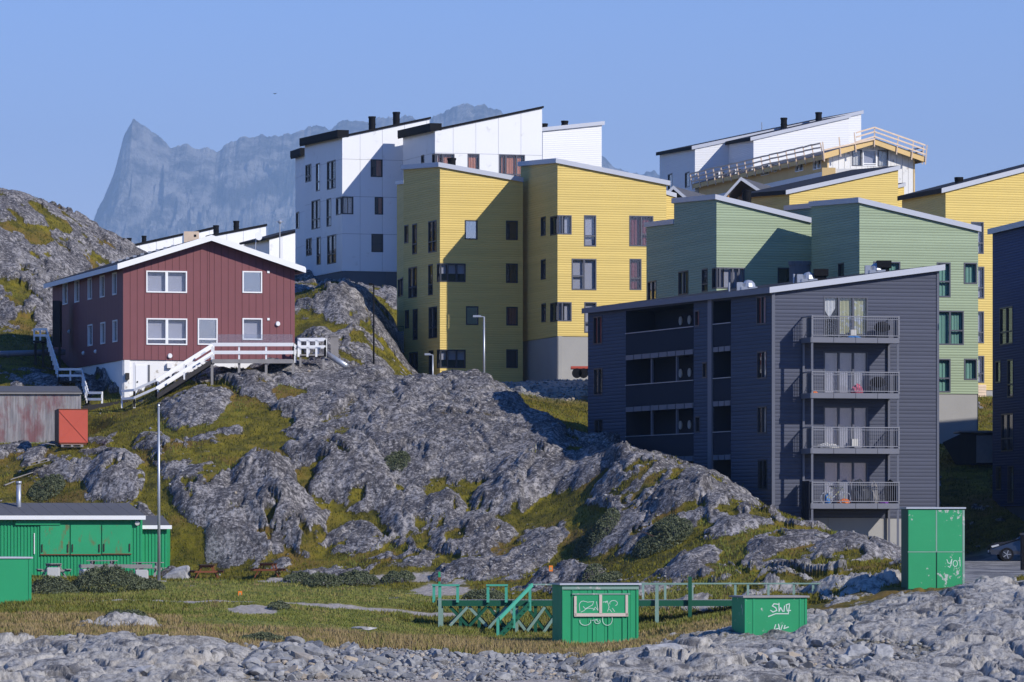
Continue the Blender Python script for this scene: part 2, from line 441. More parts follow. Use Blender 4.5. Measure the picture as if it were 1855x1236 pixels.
def terrain(x, y):
    """height and the masks of what covers it"""
    px = CX + x / y * F
    h = base_h(x, y)
    wx = x + 1.5 * fbm(x / 5, y / 8, 4, 3); wy = y + 2.8 * fbm(x / 5 + 9, y / 8 - 4, 4, 8)
    edge = fbm(x / 2.2, y / 3.4, 4, 21)
    # where rock may stand proud
    hill = sstep(y + 3 * edge, 249, 256) * (1 - 0.0 * px)
    hill = np.maximum(hill, sstep(px + 60 * edge, 820, 1000) * sstep(y + 4 * edge, 226, 238))
    hill = np.maximum(hill, sstep(px, 1120, 1220) * sstep(y + 3 * edge, 198, 210))
    lot = sstep(px + 10 * edge, 1640, 1668) * sstep(y, 205.5, 208) * (1 - sstep(y, 259, 262))
    wild = sstep(px, 1690, 1710) * sstep(y, 255, 260) * (1 - sstep(y, 300, 305))
    hill = hill * (1 - np.maximum(lot, wild))
    grav = zone(px + 25 * edge, y, 985, 309, 125, 9) * sstep(y + 2 * edge, 297, 301)
    hill = hill * (1 - 0.75 * zone(px, y, 1235, 261, 95, 6, 0.3))
    hill = hill * (1 - np.maximum(grav, zone(px, y, 1010, 299, 95, 15, 0.2) * (1 - 0.5 * zone(px, y, 860, 292, 60, 10))))
    cor = sstep(px, 760, 800) * (1 - sstep(px, 1500, 1560)) * sstep(y, 206.5, 208.5) * (1 - sstep(y, 216.5, 219))
    hill = hill * (1 - 0.85 * cor); h = h - 0.35 * cor * sstep(px, 1150, 1250)
    for (X0, Y0, rx, ry, z0) in PADS:
        w = 1 - sstep(np.sqrt(((x - X0) / rx) ** 2 + ((y - Y0) / ry) ** 2), 0.8, 1.35)
        h = h * (1 - w) + z0 * w; hill = hill * (1 - w)
    # leaning, elongated whalebacks
    ca, sa = math.cos(R(20)), math.sin(R(20))
    u = (wx * ca + wy * sa); v = (-wx * sa + wy * ca)
    f1, f2, i1 = worley(u / 4.6, v / 9.0, 1)
    d1 = np.sqrt(np.clip(1 - (f1 / 0.80) ** 2, 0, 1)) * (0.35 + 0.9 * i1)
    g1, g2, i2 = worley(u / 2.0 + 7, v / 4.2, 2)
    d2 = np.sqrt(np.clip(1 - (g1 / 0.85) ** 2, 0, 1)) * (0.3 + 0.8 * i2)
    k1, k2, i3 = worley(wx / 0.85, wy / 1.7, 4)
    d3 = np.sqrt(np.clip(1 - (k1 / 0.9) ** 2, 0, 1)) * i3
    dom = np.zeros_like(x)
    for (pc, Y0, rx, ry, hh, tr) in DOMES:
        X0 = (pc - CX) / F * Y0
        near = (np.abs(x - X0) < rx * 2.2 + 1.5) & (np.abs(y - Y0) < ry * 1.9 + 2)
        if not near.any(): continue
        t = R(tr); dx = wx[near] - X0; dy = wy[near] - Y0
        a = dx * math.cos(t) + dy * math.sin(t); b = -dx * math.sin(t) + dy * math.cos(t)
        q = np.clip(1 - (np.abs(a) / rx) ** 2.0 - (np.abs(b) / ry) ** 2.0 + 0.35 * edge[near], 0, 1.2)
        dom[near] = np.maximum(dom[near], hh * 0.85 * q ** 0.75 * (0.85 + 0.3 * edge[near]))
    lowf = fbm(x / 11 + 4, y / 16, 3, 33)
    rockiness = 0.10 + 0.75 * lowf
    big = facets(u / 5.2 + 0.25 * edge, v / 8.0, 31); mid = facets(u / 2.4, v / 3.8 + 0.25 * edge, 34)
    rk = 0.50 * d1 + 0.30 * d2 + 0.58 * big + 0.16 * mid + rockiness - 0.60
    # big bare crest
    bare = np.maximum(zone(px, y, 800, 282, 230, 16, 0.3), zone(px, y, 940, 276, 95, 12, 0.3))
    rk = np.maximum(rk, bare * (0.40 + 0.22 * d1 + 0.12 * d2 + 0.30 * big + 0.15 * mid))
    rk = np.maximum(rk * 1.25, 0) * hill
    shore = (1 - sstep(y + 3 * edge, 186, 194)) * np.maximum(1 - sstep(px + 40 * edge, 420, 480), sstep(px + 60 * edge, 1000, 1100))
    shore = np.maximum(shore, sstep(px + 40 * edge, 1380, 1470) * (1 - sstep(y + 3 * edge, 198, 204)))
    shore = shore * (1 - 0.95 * zone(px + 25 * edge, y + edge, 1500, 180.5, 190, 4.2, 0.25))
    shore = np.maximum(shore, sstep(px + 40 * edge, 1180, 1260) * (y > 186) * (1 - sstep(y + 3 * edge, 196, 202)) * 0.6)
    srk = np.maximum(0.32 * d1 + 0.26 * d2 - 0.15, 0) * shore
    rock_h = np.maximum(np.maximum(rk, dom * np.maximum(hill, np.maximum(shore, (dom > 0) * (y > 195) * (y < 256) * (1 - lot)))), srk)
    fis = np.exp(-((f2 - f1) / 0.035) ** 2) * 0.16 + np.exp(-((g2 - g1) / 0.05) ** 2) * 0.07
    # grass lies against the rock
    strat = ridged(u / 1.3, v / 5.5, 4, 51)
    crag = (0.025 * strat + 0.05 * (d3 - 0.35) + 0.05 * fbm(u / 0.5, v / 0.8, 3, 60) + 0.25 * fbm(u / 1.9, v / 3.2, 3, 61)
            + (0.11 - 0.06 * bare) * facets(wx / 1.9 + 0.3 * edge, wy / 2.6, 40) + (0.055 - 0.03 * bare) * facets(wx / 0.75, wy / 1.1 + 0.3 * edge, 43) + 0.018 * facets(wx / 0.3, wy / 0.45, 46) - fis * (1 + 1.8 * (1 - hill)) + 0.22 * (1 - hill) * facets(wx / 3.2, wy / 2.6, 48))
    rmask = sstep(rock_h + 0.22 * edge + 0.18 * (d3 - 0.4), 0.06, 0.26)
    rmask = np.maximum(rmask, shore * sstep(rock_h + 0.3 * edge + 0.35, 0.05, 0.3))
    # turf sits in hollows of the big masses
    gully = sstep(edge + 0.5 * lowf - 0.55 * mid - 0.35 * d2, 0.02, 0.20) * hill * (1 - 0.55 * bare)
    rmask = rmask * (1 - 0.95 * gully)
    mac = h + rock_h
    gy_ = np.gradient(mac, axis=0) / np.gradient(y, axis=0); gx_ = np.gradient(mac, axis=1) / np.gradient(x, axis=1)
    crag = crag / (1 + (gy_ ** 2 + 0.4 * gx_ ** 2) / 0.8)
    h = h + rock_h * (0.45 + 0.55 * rmask) + rmask * crag * (0.75 + 0.5 * np.minimum(rock_h, 1.5))
    tus = fbm(x / 0.7, y / 1.1, 4, 71)
    soft = (1 - rmask) * (1 - lot) * (1 - grav)
    h = h + soft * (0.07 * tus + 0.16 * fbm(x / 3, y / 5, 3, 75)) + grav * 0.12 * fbm(x / 0.5, y / 0.7, 3, 80)
    h = h + 0.012 * lot * fbm(x / 1.5, y / 1.5, 3, 82)
    # bands of bare trodden ground
    path = np.exp(-((y - (217.5 + 2.0 * vnoise(x / 9, x * 0, 5) + 0.0045 * (px - 400))) / 1.15) ** 2) * (px < 830)
    path = np.maximum(path, np.exp(-((y - (249.3 - 0.004 * (px - 600))) / 2.0) ** 2) * sstep(px, 420, 520) * (1 - sstep(px, 840, 900)))
    path = np.maximum(path, 0.8 * zone(px + 40 * edge, y + 3 * edge, 800, 241, 55, 6, 0.5))
    path = np.maximum(path, zone(px, y + 2 * edge, 455, 212.5, 46, 3.2, 0.25))
    path = np.maximum(path, zone(px + 30 * edge, y, 720 + 0 * y, 264 + 0 * y, 9, 6) * 0.9)
    beach = (1 - sstep(y + 2.5 * edge, 188, 192)) * (1 - shore)
    beach = np.maximum(beach, zone(px + 30 * edge, y, 1480, 181, 260, 6, 0.3) * (1 - sstep(dom, 0.05, 0.3)))
    lawn = zone(px + 30 * edge, y + 3 * edge, 560, 206, 260, 11, 0.5) + 0.8 * zone(px, y, 450, 232, 420, 16, 0.3)
    dry = (1 - sstep(y + 4 * edge, 196, 204)) * (1 - sstep(px, 1000, 1200)) + zone(px, y + 3 * edge, 930, 200, 330, 9, 0.4)
    return h, dict(rock=rmask, path=np.clip(path, 0, 1) * (1 - rmask), beach=np.clip(beach, 0, 1) * (1 - rmask), lot=lot, grav=grav,
                   lawn=np.clip(lawn, 0, 1), dry=np.clip(dry, 0, 1), pale=np.maximum(shore, (1 - sstep(y + 4 * edge, 212, 232)) * (y > 150)), wild=wild,
                   tint=np.clip(0.5 + 0.9 * lowf + 0.3 * edge, 0, 1))

def steps(*seg):
    out = []
    for a, b, s in seg:
        out += list(np.arange(a, b, s))
    return np.array(out + [seg[-1][1]])
pcs = steps((-1300, -60, 15), (-60, 1915, 2.7), (1915, 3200, 15))
rows = steps((150, 168, 1.5), (168, 202, 0.16), (202, 250, 0.24), (250, 300, 0.19), (300, 366, 0.42), (366, 480, 2.5))
PXg, Yg = np.meshgrid(pcs, rows)
Xg = (PXg - CX) / F * Yg
Hg, MK = terrain(Xg, Yg)
# the shore drops into the sea in front
Hg = Hg - (1 - sstep(Yg, 158, 168)) * 3.5
nr, nc = Xg.shape
ri = np.arange(nr); ci = np.arange(nc)
def ground(x, y):
    """terrain height under a point"""
    pxv = CX + x / y * F
    j = int(np.clip(np.searchsorted(pcs, pxv) - 1, 0, nc - 2)); i = int(np.clip(np.searchsorted(rows, y) - 1, 0, nr - 2))
    a = min(max((pxv - pcs[j]) / (pcs[j + 1] - pcs[j]), 0), 1); b = min(max((y - rows[i]) / (rows[i + 1] - rows[i]), 0), 1)
    return float((Hg[i, j] * (1 - a) + Hg[i, j + 1] * a) * (1 - b) + (Hg[i + 1, j] * (1 - a) + Hg[i + 1, j + 1] * a) * b)
def mask_at(k, x, y):
    pxv = CX + x / y * F
    j = int(np.clip(np.searchsorted(pcs, pxv) - 1, 0, nc - 2)); i = int(np.clip(np.searchsorted(rows, y) - 1, 0, nr - 2))
    return float(MK[k][i, j])

def grid_mesh(name, X, Y, Z, attrs, mat, smooth=True):
    r, c = X.shape
    me = bpy.data.meshes.new(name)
    co = np.stack([X, Y, Z], -1).reshape(-1, 3).astype(np.float32)
    me.vertices.add(len(co)); me.vertices.foreach_set('co', co.ravel())
    i = np.arange(r - 1)[:, None] * c + np.arange(c - 1)[None]
    q = np.stack([i, i + 1, i + c + 1, i + c], -1).reshape(-1, 4)
    nf = len(q)
    me.loops.add(nf * 4); me.loops.foreach_set('vertex_index', q.ravel().astype(np.int32))
    me.polygons.add(nf); me.polygons.foreach_set('loop_start', np.arange(0, nf * 4, 4, dtype=np.int32))
    me.polygons.foreach_set('use_smooth', np.full(nf, smooth))
    for k, arr in attrs.items():
        a = me.attributes.new(k, 'FLOAT', 'POINT'); a.data.foreach_set('value', arr.ravel().astype(np.float32))
    me.materials.append(mat); me.update(calc_edges=True)
    o = bpy.data.objects.new(name, me); COL.objects.link(o)
    return o

def attr(nt, name):
    n = N(nt, 'Attribute'); n.attribute_name = name
    return n.outputs['Fac']
def terrain_mat():
    m, nt, b = newmat('terrain')
    p = pos(nt)
    rock, path, beach, lot, grav, lawn, dry, pale, tint = [attr(nt, k) for k in ('rock', 'path', 'beach', 'lot', 'grav', 'lawn', 'dry', 'pale', 'tint')]
    # rock: foliated gneiss with black lichen and pale scars
    mp = N(nt, 'Mapping'); mp.inputs['Rotation'].default_value = (R(20), R(35), R(20)); mp.inputs['Scale'].default_value = (2.0, 1.0, 1.4)
    nt.links.new(p, mp.inputs['Vector'])
    n_str = noise(nt, mp.outputs[0], 2.2, 8, 0.72)
    n_lich = noise(nt, p, 0.55, 9, 0.72)
    n_fine = noise(nt, p, 6.0, 6, 0.7)
    n_scar = noise(nt, p, 0.23, 5, 0.6); n_spk = noise(nt, p, 4.2, 3, 0.6); n_spk2 = noise(nt, p, 5.0, 3, 0.6)
    c = mixc(nt, ramp(nt, n_str, 0.36, 0.64), (0.055, 0.053, 0.057), (0.44, 0.425, 0.415))
    c = mixc(nt, math_(nt, 'MULTIPLY', ramp(nt, n_lich, 0.44, 0.56), 0.75), c, (0.060, 0.057, 0.063))
    c = mixc(nt, math_(nt, 'MULTIPLY', ramp(nt, n_fine, 0.53, 0.66), 0.7), c, (0.48, 0.465, 0.45))
    c = mixc(nt, math_(nt, 'MULTIPLY', ramp(nt, n_scar, 0.56, 0.70), 0.45), c, (0.36, 0.35, 0.335))
    c = mixc(nt, math_(nt, 'MULTIPLY', ramp(nt, n_spk, 0.52, 0.60), 0.65), c, (0.040, 0.039, 0.043))
    c = mixc(nt, math_(nt, 'MULTIPLY', ramp(nt, n_spk2, 0.56, 0.64), 0.65), c, (0.50, 0.485, 0.47))
    n_run = noise(nt, pos(nt, (1.5, 1.5, 0.22)), 1.3, 6, 0.65)
    c = mixc(nt, math_(nt, 'MULTIPLY', ramp(nt, n_run, 0.52, 0.66), 0.6), c, (0.040, 0.039, 0.043))
    cp = mixc(nt, ramp(nt, n_str, 0.30, 0.62), (0.16, 0.150, 0.142), (0.49, 0.462, 0.42))
    cp = mixc(nt, math_(nt, 'MULTIPLY', ramp(nt, n_lich, 0.52, 0.59), 0.72), cp, (0.085, 0.082, 0.085))
    cp = mixc(nt, math_(nt, 'MULTIPLY', ramp(nt, n_scar, 0.58, 0.72), 0.4), cp, (0.46, 0.37, 0.25))
    # turf: moss, heath, sedge
    n_a = noise(nt, p, 0.8, 6, 0.65); n_b = noise(nt, p, 3.5, 5, 0.7); n_c = noise(nt, p, 0.2, 4, 0.6)
    cg = mixc(nt, ramp(nt, n_a, 0.35, 0.65), (0.050, 0.048, 0.007), (0.175, 0.145, 0.012))
    cg = mixc(nt, math_(nt, 'MULTIPLY', ramp(nt, n_b, 0.45, 0.72), 0.6), cg, (0.19, 0.145, 0.025))
    cg = mixc(nt, math_(nt, 'MULTIPLY', ramp(nt, n_c, 0.50, 0.64), 0.7), cg, (0.150, 0.085, 0.026))
    cl = mixc(nt, ramp(nt, n_a, 0.3, 0.7), (0.095, 0.115, 0.020), (0.190, 0.195, 0.045))
    cl = mixc(nt, math_(nt, 'MULTIPLY', ramp(nt, n_b, 0.5, 0.75), 0.5), cl, (0.17, 0.165, 0.06))
    cd = mixc(nt, ramp(nt, n_a, 0.3, 0.7), (0.125, 0.095, 0.040), (0.235, 0.180, 0.085))
    cd = mixc(nt, math_(nt, 'MULTIPLY', ramp(nt, n_b, 0.5, 0.7), 0.5), cd, (0.085, 0.09, 0.03))
    cg = mixc(nt, math_(nt, 'MULTIPLY', lawn, ramp(nt, n_c, 0.25, 0.5)), cg, cl)
    cg = mixc(nt, math_(nt, 'MULTIPLY', dry, ramp(nt, math_(nt, 'ADD', n_c, math_(nt, 'MULTIPLY', n_a, 0.4)), 0.45, 0.75)), cg, cd)
    sand = mixc(nt, ramp(nt, n_fine, 0.3, 0.7), (0.22, 0.19, 0.165), (0.42, 0.385, 0.35))
    cg = mixc(nt, ramp(nt, math_(nt, 'ADD', path, math_(nt, 'MULTIPLY', math_(nt, 'SUBTRACT', n_b, 0.5), 0.9)), 0.35, 0.6), cg, sand)
    cg = mixc(nt, math_(nt, 'MAXIMUM', beach, grav), cg, sand)
    asph = mixc(nt, n_fine, (0.085, 0.085, 0.09), (0.15, 0.145, 0.14))
    asph = mixc(nt, ramp(nt, noise(nt, p, 0.5, 5, 0.6), 0.42, 0.55), asph, (0.25, 0.24, 0.23))
    cg = mixc(nt, lot, cg, asph)
    rk = ramp(nt, math_(nt, 'ADD', rock, math_(nt, 'MULTIPLY', math_(nt, 'SUBTRACT', n_b, 0.5), 1.3)), 0.36, 0.60)
    wm = N(nt, 'Mix'); wm.data_type = 'RGBA'; wm.blend_type = 'MULTIPLY'; wm.inputs[0].default_value = 1.0; wm.inputs[7].default_value = (0.90, 0.875, 0.88, 1)
    nt.links.new(c, wm.inputs[6])
    crock = mixc(nt, pale, wm.outputs[2], cp)
    nt.links.new(mixc(nt, rk, cg, crock), b.inputs['Base Color'])
    b.inputs['Roughness'].default_value = 0.9
    b.inputs['Specular IOR Level'].default_value = 0.2
    vor = N(nt, 'TexVoronoi'); vor.feature = 'DISTANCE_TO_EDGE'; vor.inputs['Scale'].default_value = 0.45
    nt.links.new(mp.outputs[0], vor.inputs['Vector'])
    crack = math_(nt, 'MULTIPLY', ramp(nt, vor.outputs['Distance'], 0.0, 0.05), 0.10)
    hr = math_(nt, 'ADD', math_(nt, 'ADD', math_(nt, 'MULTIPLY', n_str, 1.0), crack), math_(nt, 'MULTIPLY', noise(nt, p, 2.6, 8, 0.75), 1.0))
    hg = math_(nt, 'ADD', math_(nt, 'MULTIPLY', noise(nt, p, 7.0, 4, 0.7), 0.45), math_(nt, 'MULTIPLY', n_a, 0.3))
    hm = math_(nt, 'ADD', math_(nt, 'MULTIPLY', hr, rk), math_(nt, 'MULTIPLY', hg, math_(nt, 'SUBTRACT', 1.0, rk)))
    bump(nt, b, hm, 0.75, 0.20)
    return m
TERR = terrain_mat()
tag(grid_mesh('ground', Xg, Yg, Hg, MK, TERR), kind='structure')

# the fjord around
m, nt, b = newmat('water')
b.inputs['Base Color'].default_value = (0.012, 0.03, 0.045, 1); b.inputs['Roughness'].default_value = 0.08
bump(nt, b, noise(nt, pos(nt), 0.35, 5, 0.6), 0.4, 0.3)
tag(MB().poly([(-20000, -9000, 0), (20000, -9000, 0), (20000, 26000, 0), (-20000, 26000, 0)]).build('water', m), kind='structure')

# ------------------------------------------------------------------ far mountain
RIDGE = [(-700, 700), (-200, 640), (60, 560), (120, 500), (160, 420), (172, 385), (190, 345), (207, 295), (222, 240), (237, 214), (248, 216), (262, 226), (285, 243), (305, 258), (322, 260), (335, 252), (347, 263), (372, 262), (390, 267), (412, 252), (440, 243), (470, 237), (500, 243),
         (520, 234), (548, 229), (575, 221), (598, 226), (612, 215), (625, 210), (650, 213), (672, 215), (700, 209), (735, 203), (750, 214), (775, 214), (795, 206), (815, 195), (845, 189), (880, 194), (900, 203), (930, 225), (1000, 250), (1060, 262), (1095, 284), (1108, 300), (1140, 315), (1165, 313), (1185, 308), (1200, 320), (1260, 350), (1400, 420), (1700, 520), (2500, 700)]
YM = 21000.0
rx_ = np.array([PX(a, YM) for a, _ in RIDGE]); rz_ = np.array([PZ(c, YM) for _, c in RIDGE])
mx = np.linspace(PX(-500, YM), PX(2000, YM), 1150); my = np.concatenate([np.linspace(-3400, -500, 90), np.linspace(-480, 700, 70)])
MX, MY = np.meshgrid(mx, my)
dd = MY - 450 * fbm(MX / 2100, MX * 0 + 3, 3, 5)
hz = np.interp(MX, rx_, rz_) + 30 * fbm(MX / 75, MX * 0 + 1, 5, 44, 0.6)
kk = np.exp(-0.5 * (np.arange(-120, 121) * (mx[1] - mx[0]) / 330.0) ** 2); kk /= kk.sum()
sm_ = np.convolve(np.pad(np.interp(mx, rx_, rz_), 120, mode='edge'), kk, 'valid')
bl = sstep(np.abs(dd), 0, 600)
wob = 260 * fbm(MX / 700, MY / 700, 4, 12)
hz = hz * (1 - bl) + np.minimum(np.interp(MX + 0.30 * dd + wob, mx, sm_), hz * 0.4 + 0.6 * np.interp(MX, mx, sm_)) * bl - 60 * bl
front = np.clip(-dd / 2700, 0, 1.3); back = np.clip(dd / 1500, 0, 1.3)
prof = np.where(dd < 0, 1 - front ** 1.05, 1 - back ** 0.9)
q1 = MX + 0.75 * dd + wob; q2 = MX - 0.5 * dd - 0.7 * wob
gul = 170 * ridged(q1 / 950, dd / 1300, 3, 90) + 120 * ridged(q2 / 520, dd / 620, 4, 97, 0.55) + 60 * fbm(q1 / 150, dd / 190, 5, 99, 0.6) + 75 * facets(MX / 210, MY / 210, 70) + 45 * facets(MX / 85, MY / 95, 73) + 18 * facets(MX / 35, MY / 40, 75)
away = sstep(np.abs(dd), 0, 700)
MZ = hz * prof + (gul - 90) * away * sstep(prof, 0.0, 0.25) * (0.35 + 0.65 * sstep(hz, 500, 1400)) * 1.15
m, nt, b = newmat('mountain_rock')
p = pos(nt, (0.0045, 0.0045, 0.006))
c = mixc(nt, ramp(nt, noise(nt, p, 1.2, 10, 0.72), 0.41, 0.60), (0.05, 0.05, 0.055), (0.42, 0.40, 0.375))
nt.links.new(c, b.inputs['Base Color']); b.inputs['Roughness'].default_value = 0.95
bump(nt, b, noise(nt, pos(nt, (0.006, 0.006, 0.004)), 1.0, 9, 0.72), 1.0, 120.0)
mo = grid_mesh('mountain', MX, MY + YM, np.maximum(MZ, -5), {}, m, smooth=False)
tag(mo, kind='structure')

# ------------------------------------------------------------------ the air
m = bpy.data.materials.new('haze'); m.use_nodes = True
nt = m.node_tree
for n in list(nt.nodes):
    if n.type != 'OUTPUT_MATERIAL': nt.nodes.remove(n)
pv = N(nt, 'VolumePrincipled'); pv.inputs['Color'].default_value = (0.47, 0.70, 1.0, 1); pv.inputs['Density'].default_value = 5.6e-5
pv.inputs['Anisotropy'].default_value = 0.0
nt.links.new(pv.outputs[0], [n for n in nt.nodes if n.type == 'OUTPUT_MATERIAL'][0].inputs['Volume'])
tag(MB().box(-20100, 20100, -9100, 26100, -8, 2080).build('haze', m), kind='stuff')

# ------------------------------------------------------------------ building materials
cladding('yellow_boards', (0.69, 0.515, 0.17), 0.15, var=0.10)
cladding('green_boards', (0.33, 0.40, 0.265), 0.15, var=0.12)
cladding('dark_metal_boards', (0.084, 0.091, 0.124), 0.19, rough=0.65, depth=0.022, var=0.18, weather=0.0)
cladding('blue_boards', (0.022, 0.045, 0.135), 0.15, var=0.1, weather=0.0)
cladding('white_boards', (0.76, 0.76, 0.77), 0.15, var=0.03, depth=0.012, weather=0.05)
plain('white_panel', (0.78, 0.785, 0.80), 0.5, 0.025, 0.6, stain=(0.66, 0.66, 0.66), stain_amt=0.1)
plain('red_paint', (0.185, 0.060, 0.066), 0.6, 0.10, 0.8, bumpd=0.004)
plain('white_paint', (0.80, 0.80, 0.80), 0.5, 0.05, 1.5)
plain('old_white_paint', (0.78, 0.77, 0.75), 0.7, 0.06, 0.8, bumpd=0.01, stain=(0.42, 0.38, 0.33), stain_amt=0.12, stain_scale=1.8)
plain('concrete', (0.33, 0.32, 0.305), 0.85, 0.12, 0.7, bumpd=0.01)
plain('dark_concrete', (0.12, 0.125, 0.14), 0.85, 0.12, 0.7, bumpd=0.01)
plain('fascia_grey', (0.46, 0.48, 0.54), 0.4, 0.04, 0.5)
plain('roof_felt', (0.030, 0.031, 0.037), 0.85, 0.2, 0.6, bumpd=0.01, spec=0.12)
plain('roof_grey', (0.085, 0.085, 0.095), 0.85, 0.2, 0.8, bumpd=0.01)
plain('black_metal', (0.010, 0.010, 0.012), 0.75, 0.15, 1.0, spec=0.1)
plain('dark_frame', (0.032, 0.035, 0.045), 0.4, 0.1, 1.0)
plain('grey_frame', (0.085, 0.09, 0.115), 0.45, 0.1, 1.0)
plain('galvanised', (0.42, 0.44, 0.48), 0.4, 0.08, 1.5, metal=0.5)
plain('steel_grey', (0.15, 0.155, 0.185), 0.45, 0.08, 1.5)
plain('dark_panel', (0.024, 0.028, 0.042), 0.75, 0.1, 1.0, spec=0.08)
plain('rail_grey', (0.20, 0.205, 0.235), 0.5, 0.1, 1.0)
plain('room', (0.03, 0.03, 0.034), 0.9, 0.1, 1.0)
plain('blind', (0.36, 0.36, 0.42), 0.9, 0.05, 1.0)
plain('curtain_white', (0.55, 0.54, 0.52), 0.9, 0.08, 2.0)
plain('curtain_orange', (0.50, 0.20, 0.11), 0.9, 0.12, 2.0)
plain('curtain_red', (0.17, 0.05, 0.06), 0.9, 0.12, 2.0)
plain('curtain_green', (0.20, 0.38, 0.30), 0.9, 0.08, 2.0)
plain('curtain_yellow', (0.36, 0.35, 0.18), 0.9, 0.2, 9.0, stain=(0.45, 0.5, 0.6), stain_amt=0.7, stain_scale=3.0)
plain('raw_wood', (0.70, 0.54, 0.40), 0.8, 0.18, 2.0, bumpd=0.006)
plain('grey_wood', (0.27, 0.255, 0.245), 0.9, 0.25, 2.5, bumpd=0.01)
plain('dark_wood', (0.035, 0.032, 0.032), 0.9, 0.25, 2.0, bumpd=0.01)
plain('tan_board', (0.64, 0.45, 0.20), 0.8, 0.10, 1.0)
plain('orange_wood', (0.42, 0.20, 0.05), 0.7, 0.15, 2.0)
plain('worn_white_boards', (0.70, 0.69, 0.67), 0.75, 0.05, 1.0, stain=(0.30, 0.28, 0.27), stain_amt=0.2, stain_scale=1.6)

class Face:
    """a wall plane from p0 to p1 (left to right as seen from outside)"""
    def __init__(s, p0, p1):
        s.p0 = Vector((p0[0], p0[1])); s.p1 = Vector((p1[0], p1[1]))
        s.L = (s.p1 - s.p0).length
        s.d = (s.p1 - s.p0) / s.L
        s.n = Vector((s.d.y, -s.d.x))
        s.wins = []
    def u(s, px):
        k = (px - CX) / F
        return (k * s.p0.y - s.p0.x) / (s.d.x - k * s.d.y)
    def z(s, px, py):
        return CZ + (HY - py) / F * (s.p0.y + s.u(px) * s.d.y)
    def pt(s, u, z, o=0.0):
        q = s.p0 + s.d * u + s.n * o
        return Vector((q.x, q.y, z))
    def box(s, mb, u0, u1, z0, z1, o0, o1, m=0):
        """box on the wall, o = distance in front of it"""
        mb.hexa([s.pt(u0, z0, o1), s.pt(u1, z0, o1), s.pt(u1, z0, o0), s.pt(u0, z0, o0)],
                [s.pt(u0, z1, o1), s.pt(u1, z1, o1), s.pt(u1, z1, o0), s.pt(u0, z1, o0)], m)
    def win(s, px0, py0, px1, py1, kind='d', split=(), corner=None, frame='dark_frame', z=None):
        pm = (px0 + px1) / 2
        u0, u1 = s.u(px0), s.u(px1)
        u0 = max(u0, 0.04 if corner != 'l' else 0.0); u1 = min(u1, s.L - (0.04 if corner != 'r' else 0.0))
        if corner == 'l': u0 = 0.0
        if corner == 'r': u1 = s.L
        z1, z0 = (s.z(pm, py0), s.z(pm, py1)) if z is None else z
        s.wins.append(dict(u0=u0, u1=u1, z0=z0, z1=z1, kind=kind, split=split, corner=corner, frame=frame))
        return s.wins[-1]

def cells(u0, u1, z0, zt, holes):
    """the rectangle u0..u1, z0..zt(u) without the holes, cut into quads"""
    us = sorted({u0, u1} | {min(max(x, u0), u1) for h in holes for x in (h['u0'], h['u1'])})
    out = []
    for a, b in zip(us[:-1], us[1:]):
        if b - a < 1e-5: continue
        mid = (a + b) / 2
        hs = sorted([(h['z0'], h['z1']) for h in holes if h['u0'] < mid < h['u1']])
        lo = z0
        for h0, h1 in hs:
            if h0 > lo: out.append((a, b, lo, lo, min(h0, zt(a)), min(h0, zt(b))))
            lo = max(lo, h1)
        if lo < min(zt(a), zt(b)): out.append((a, b, lo, lo, zt(a), zt(b)))
    return out

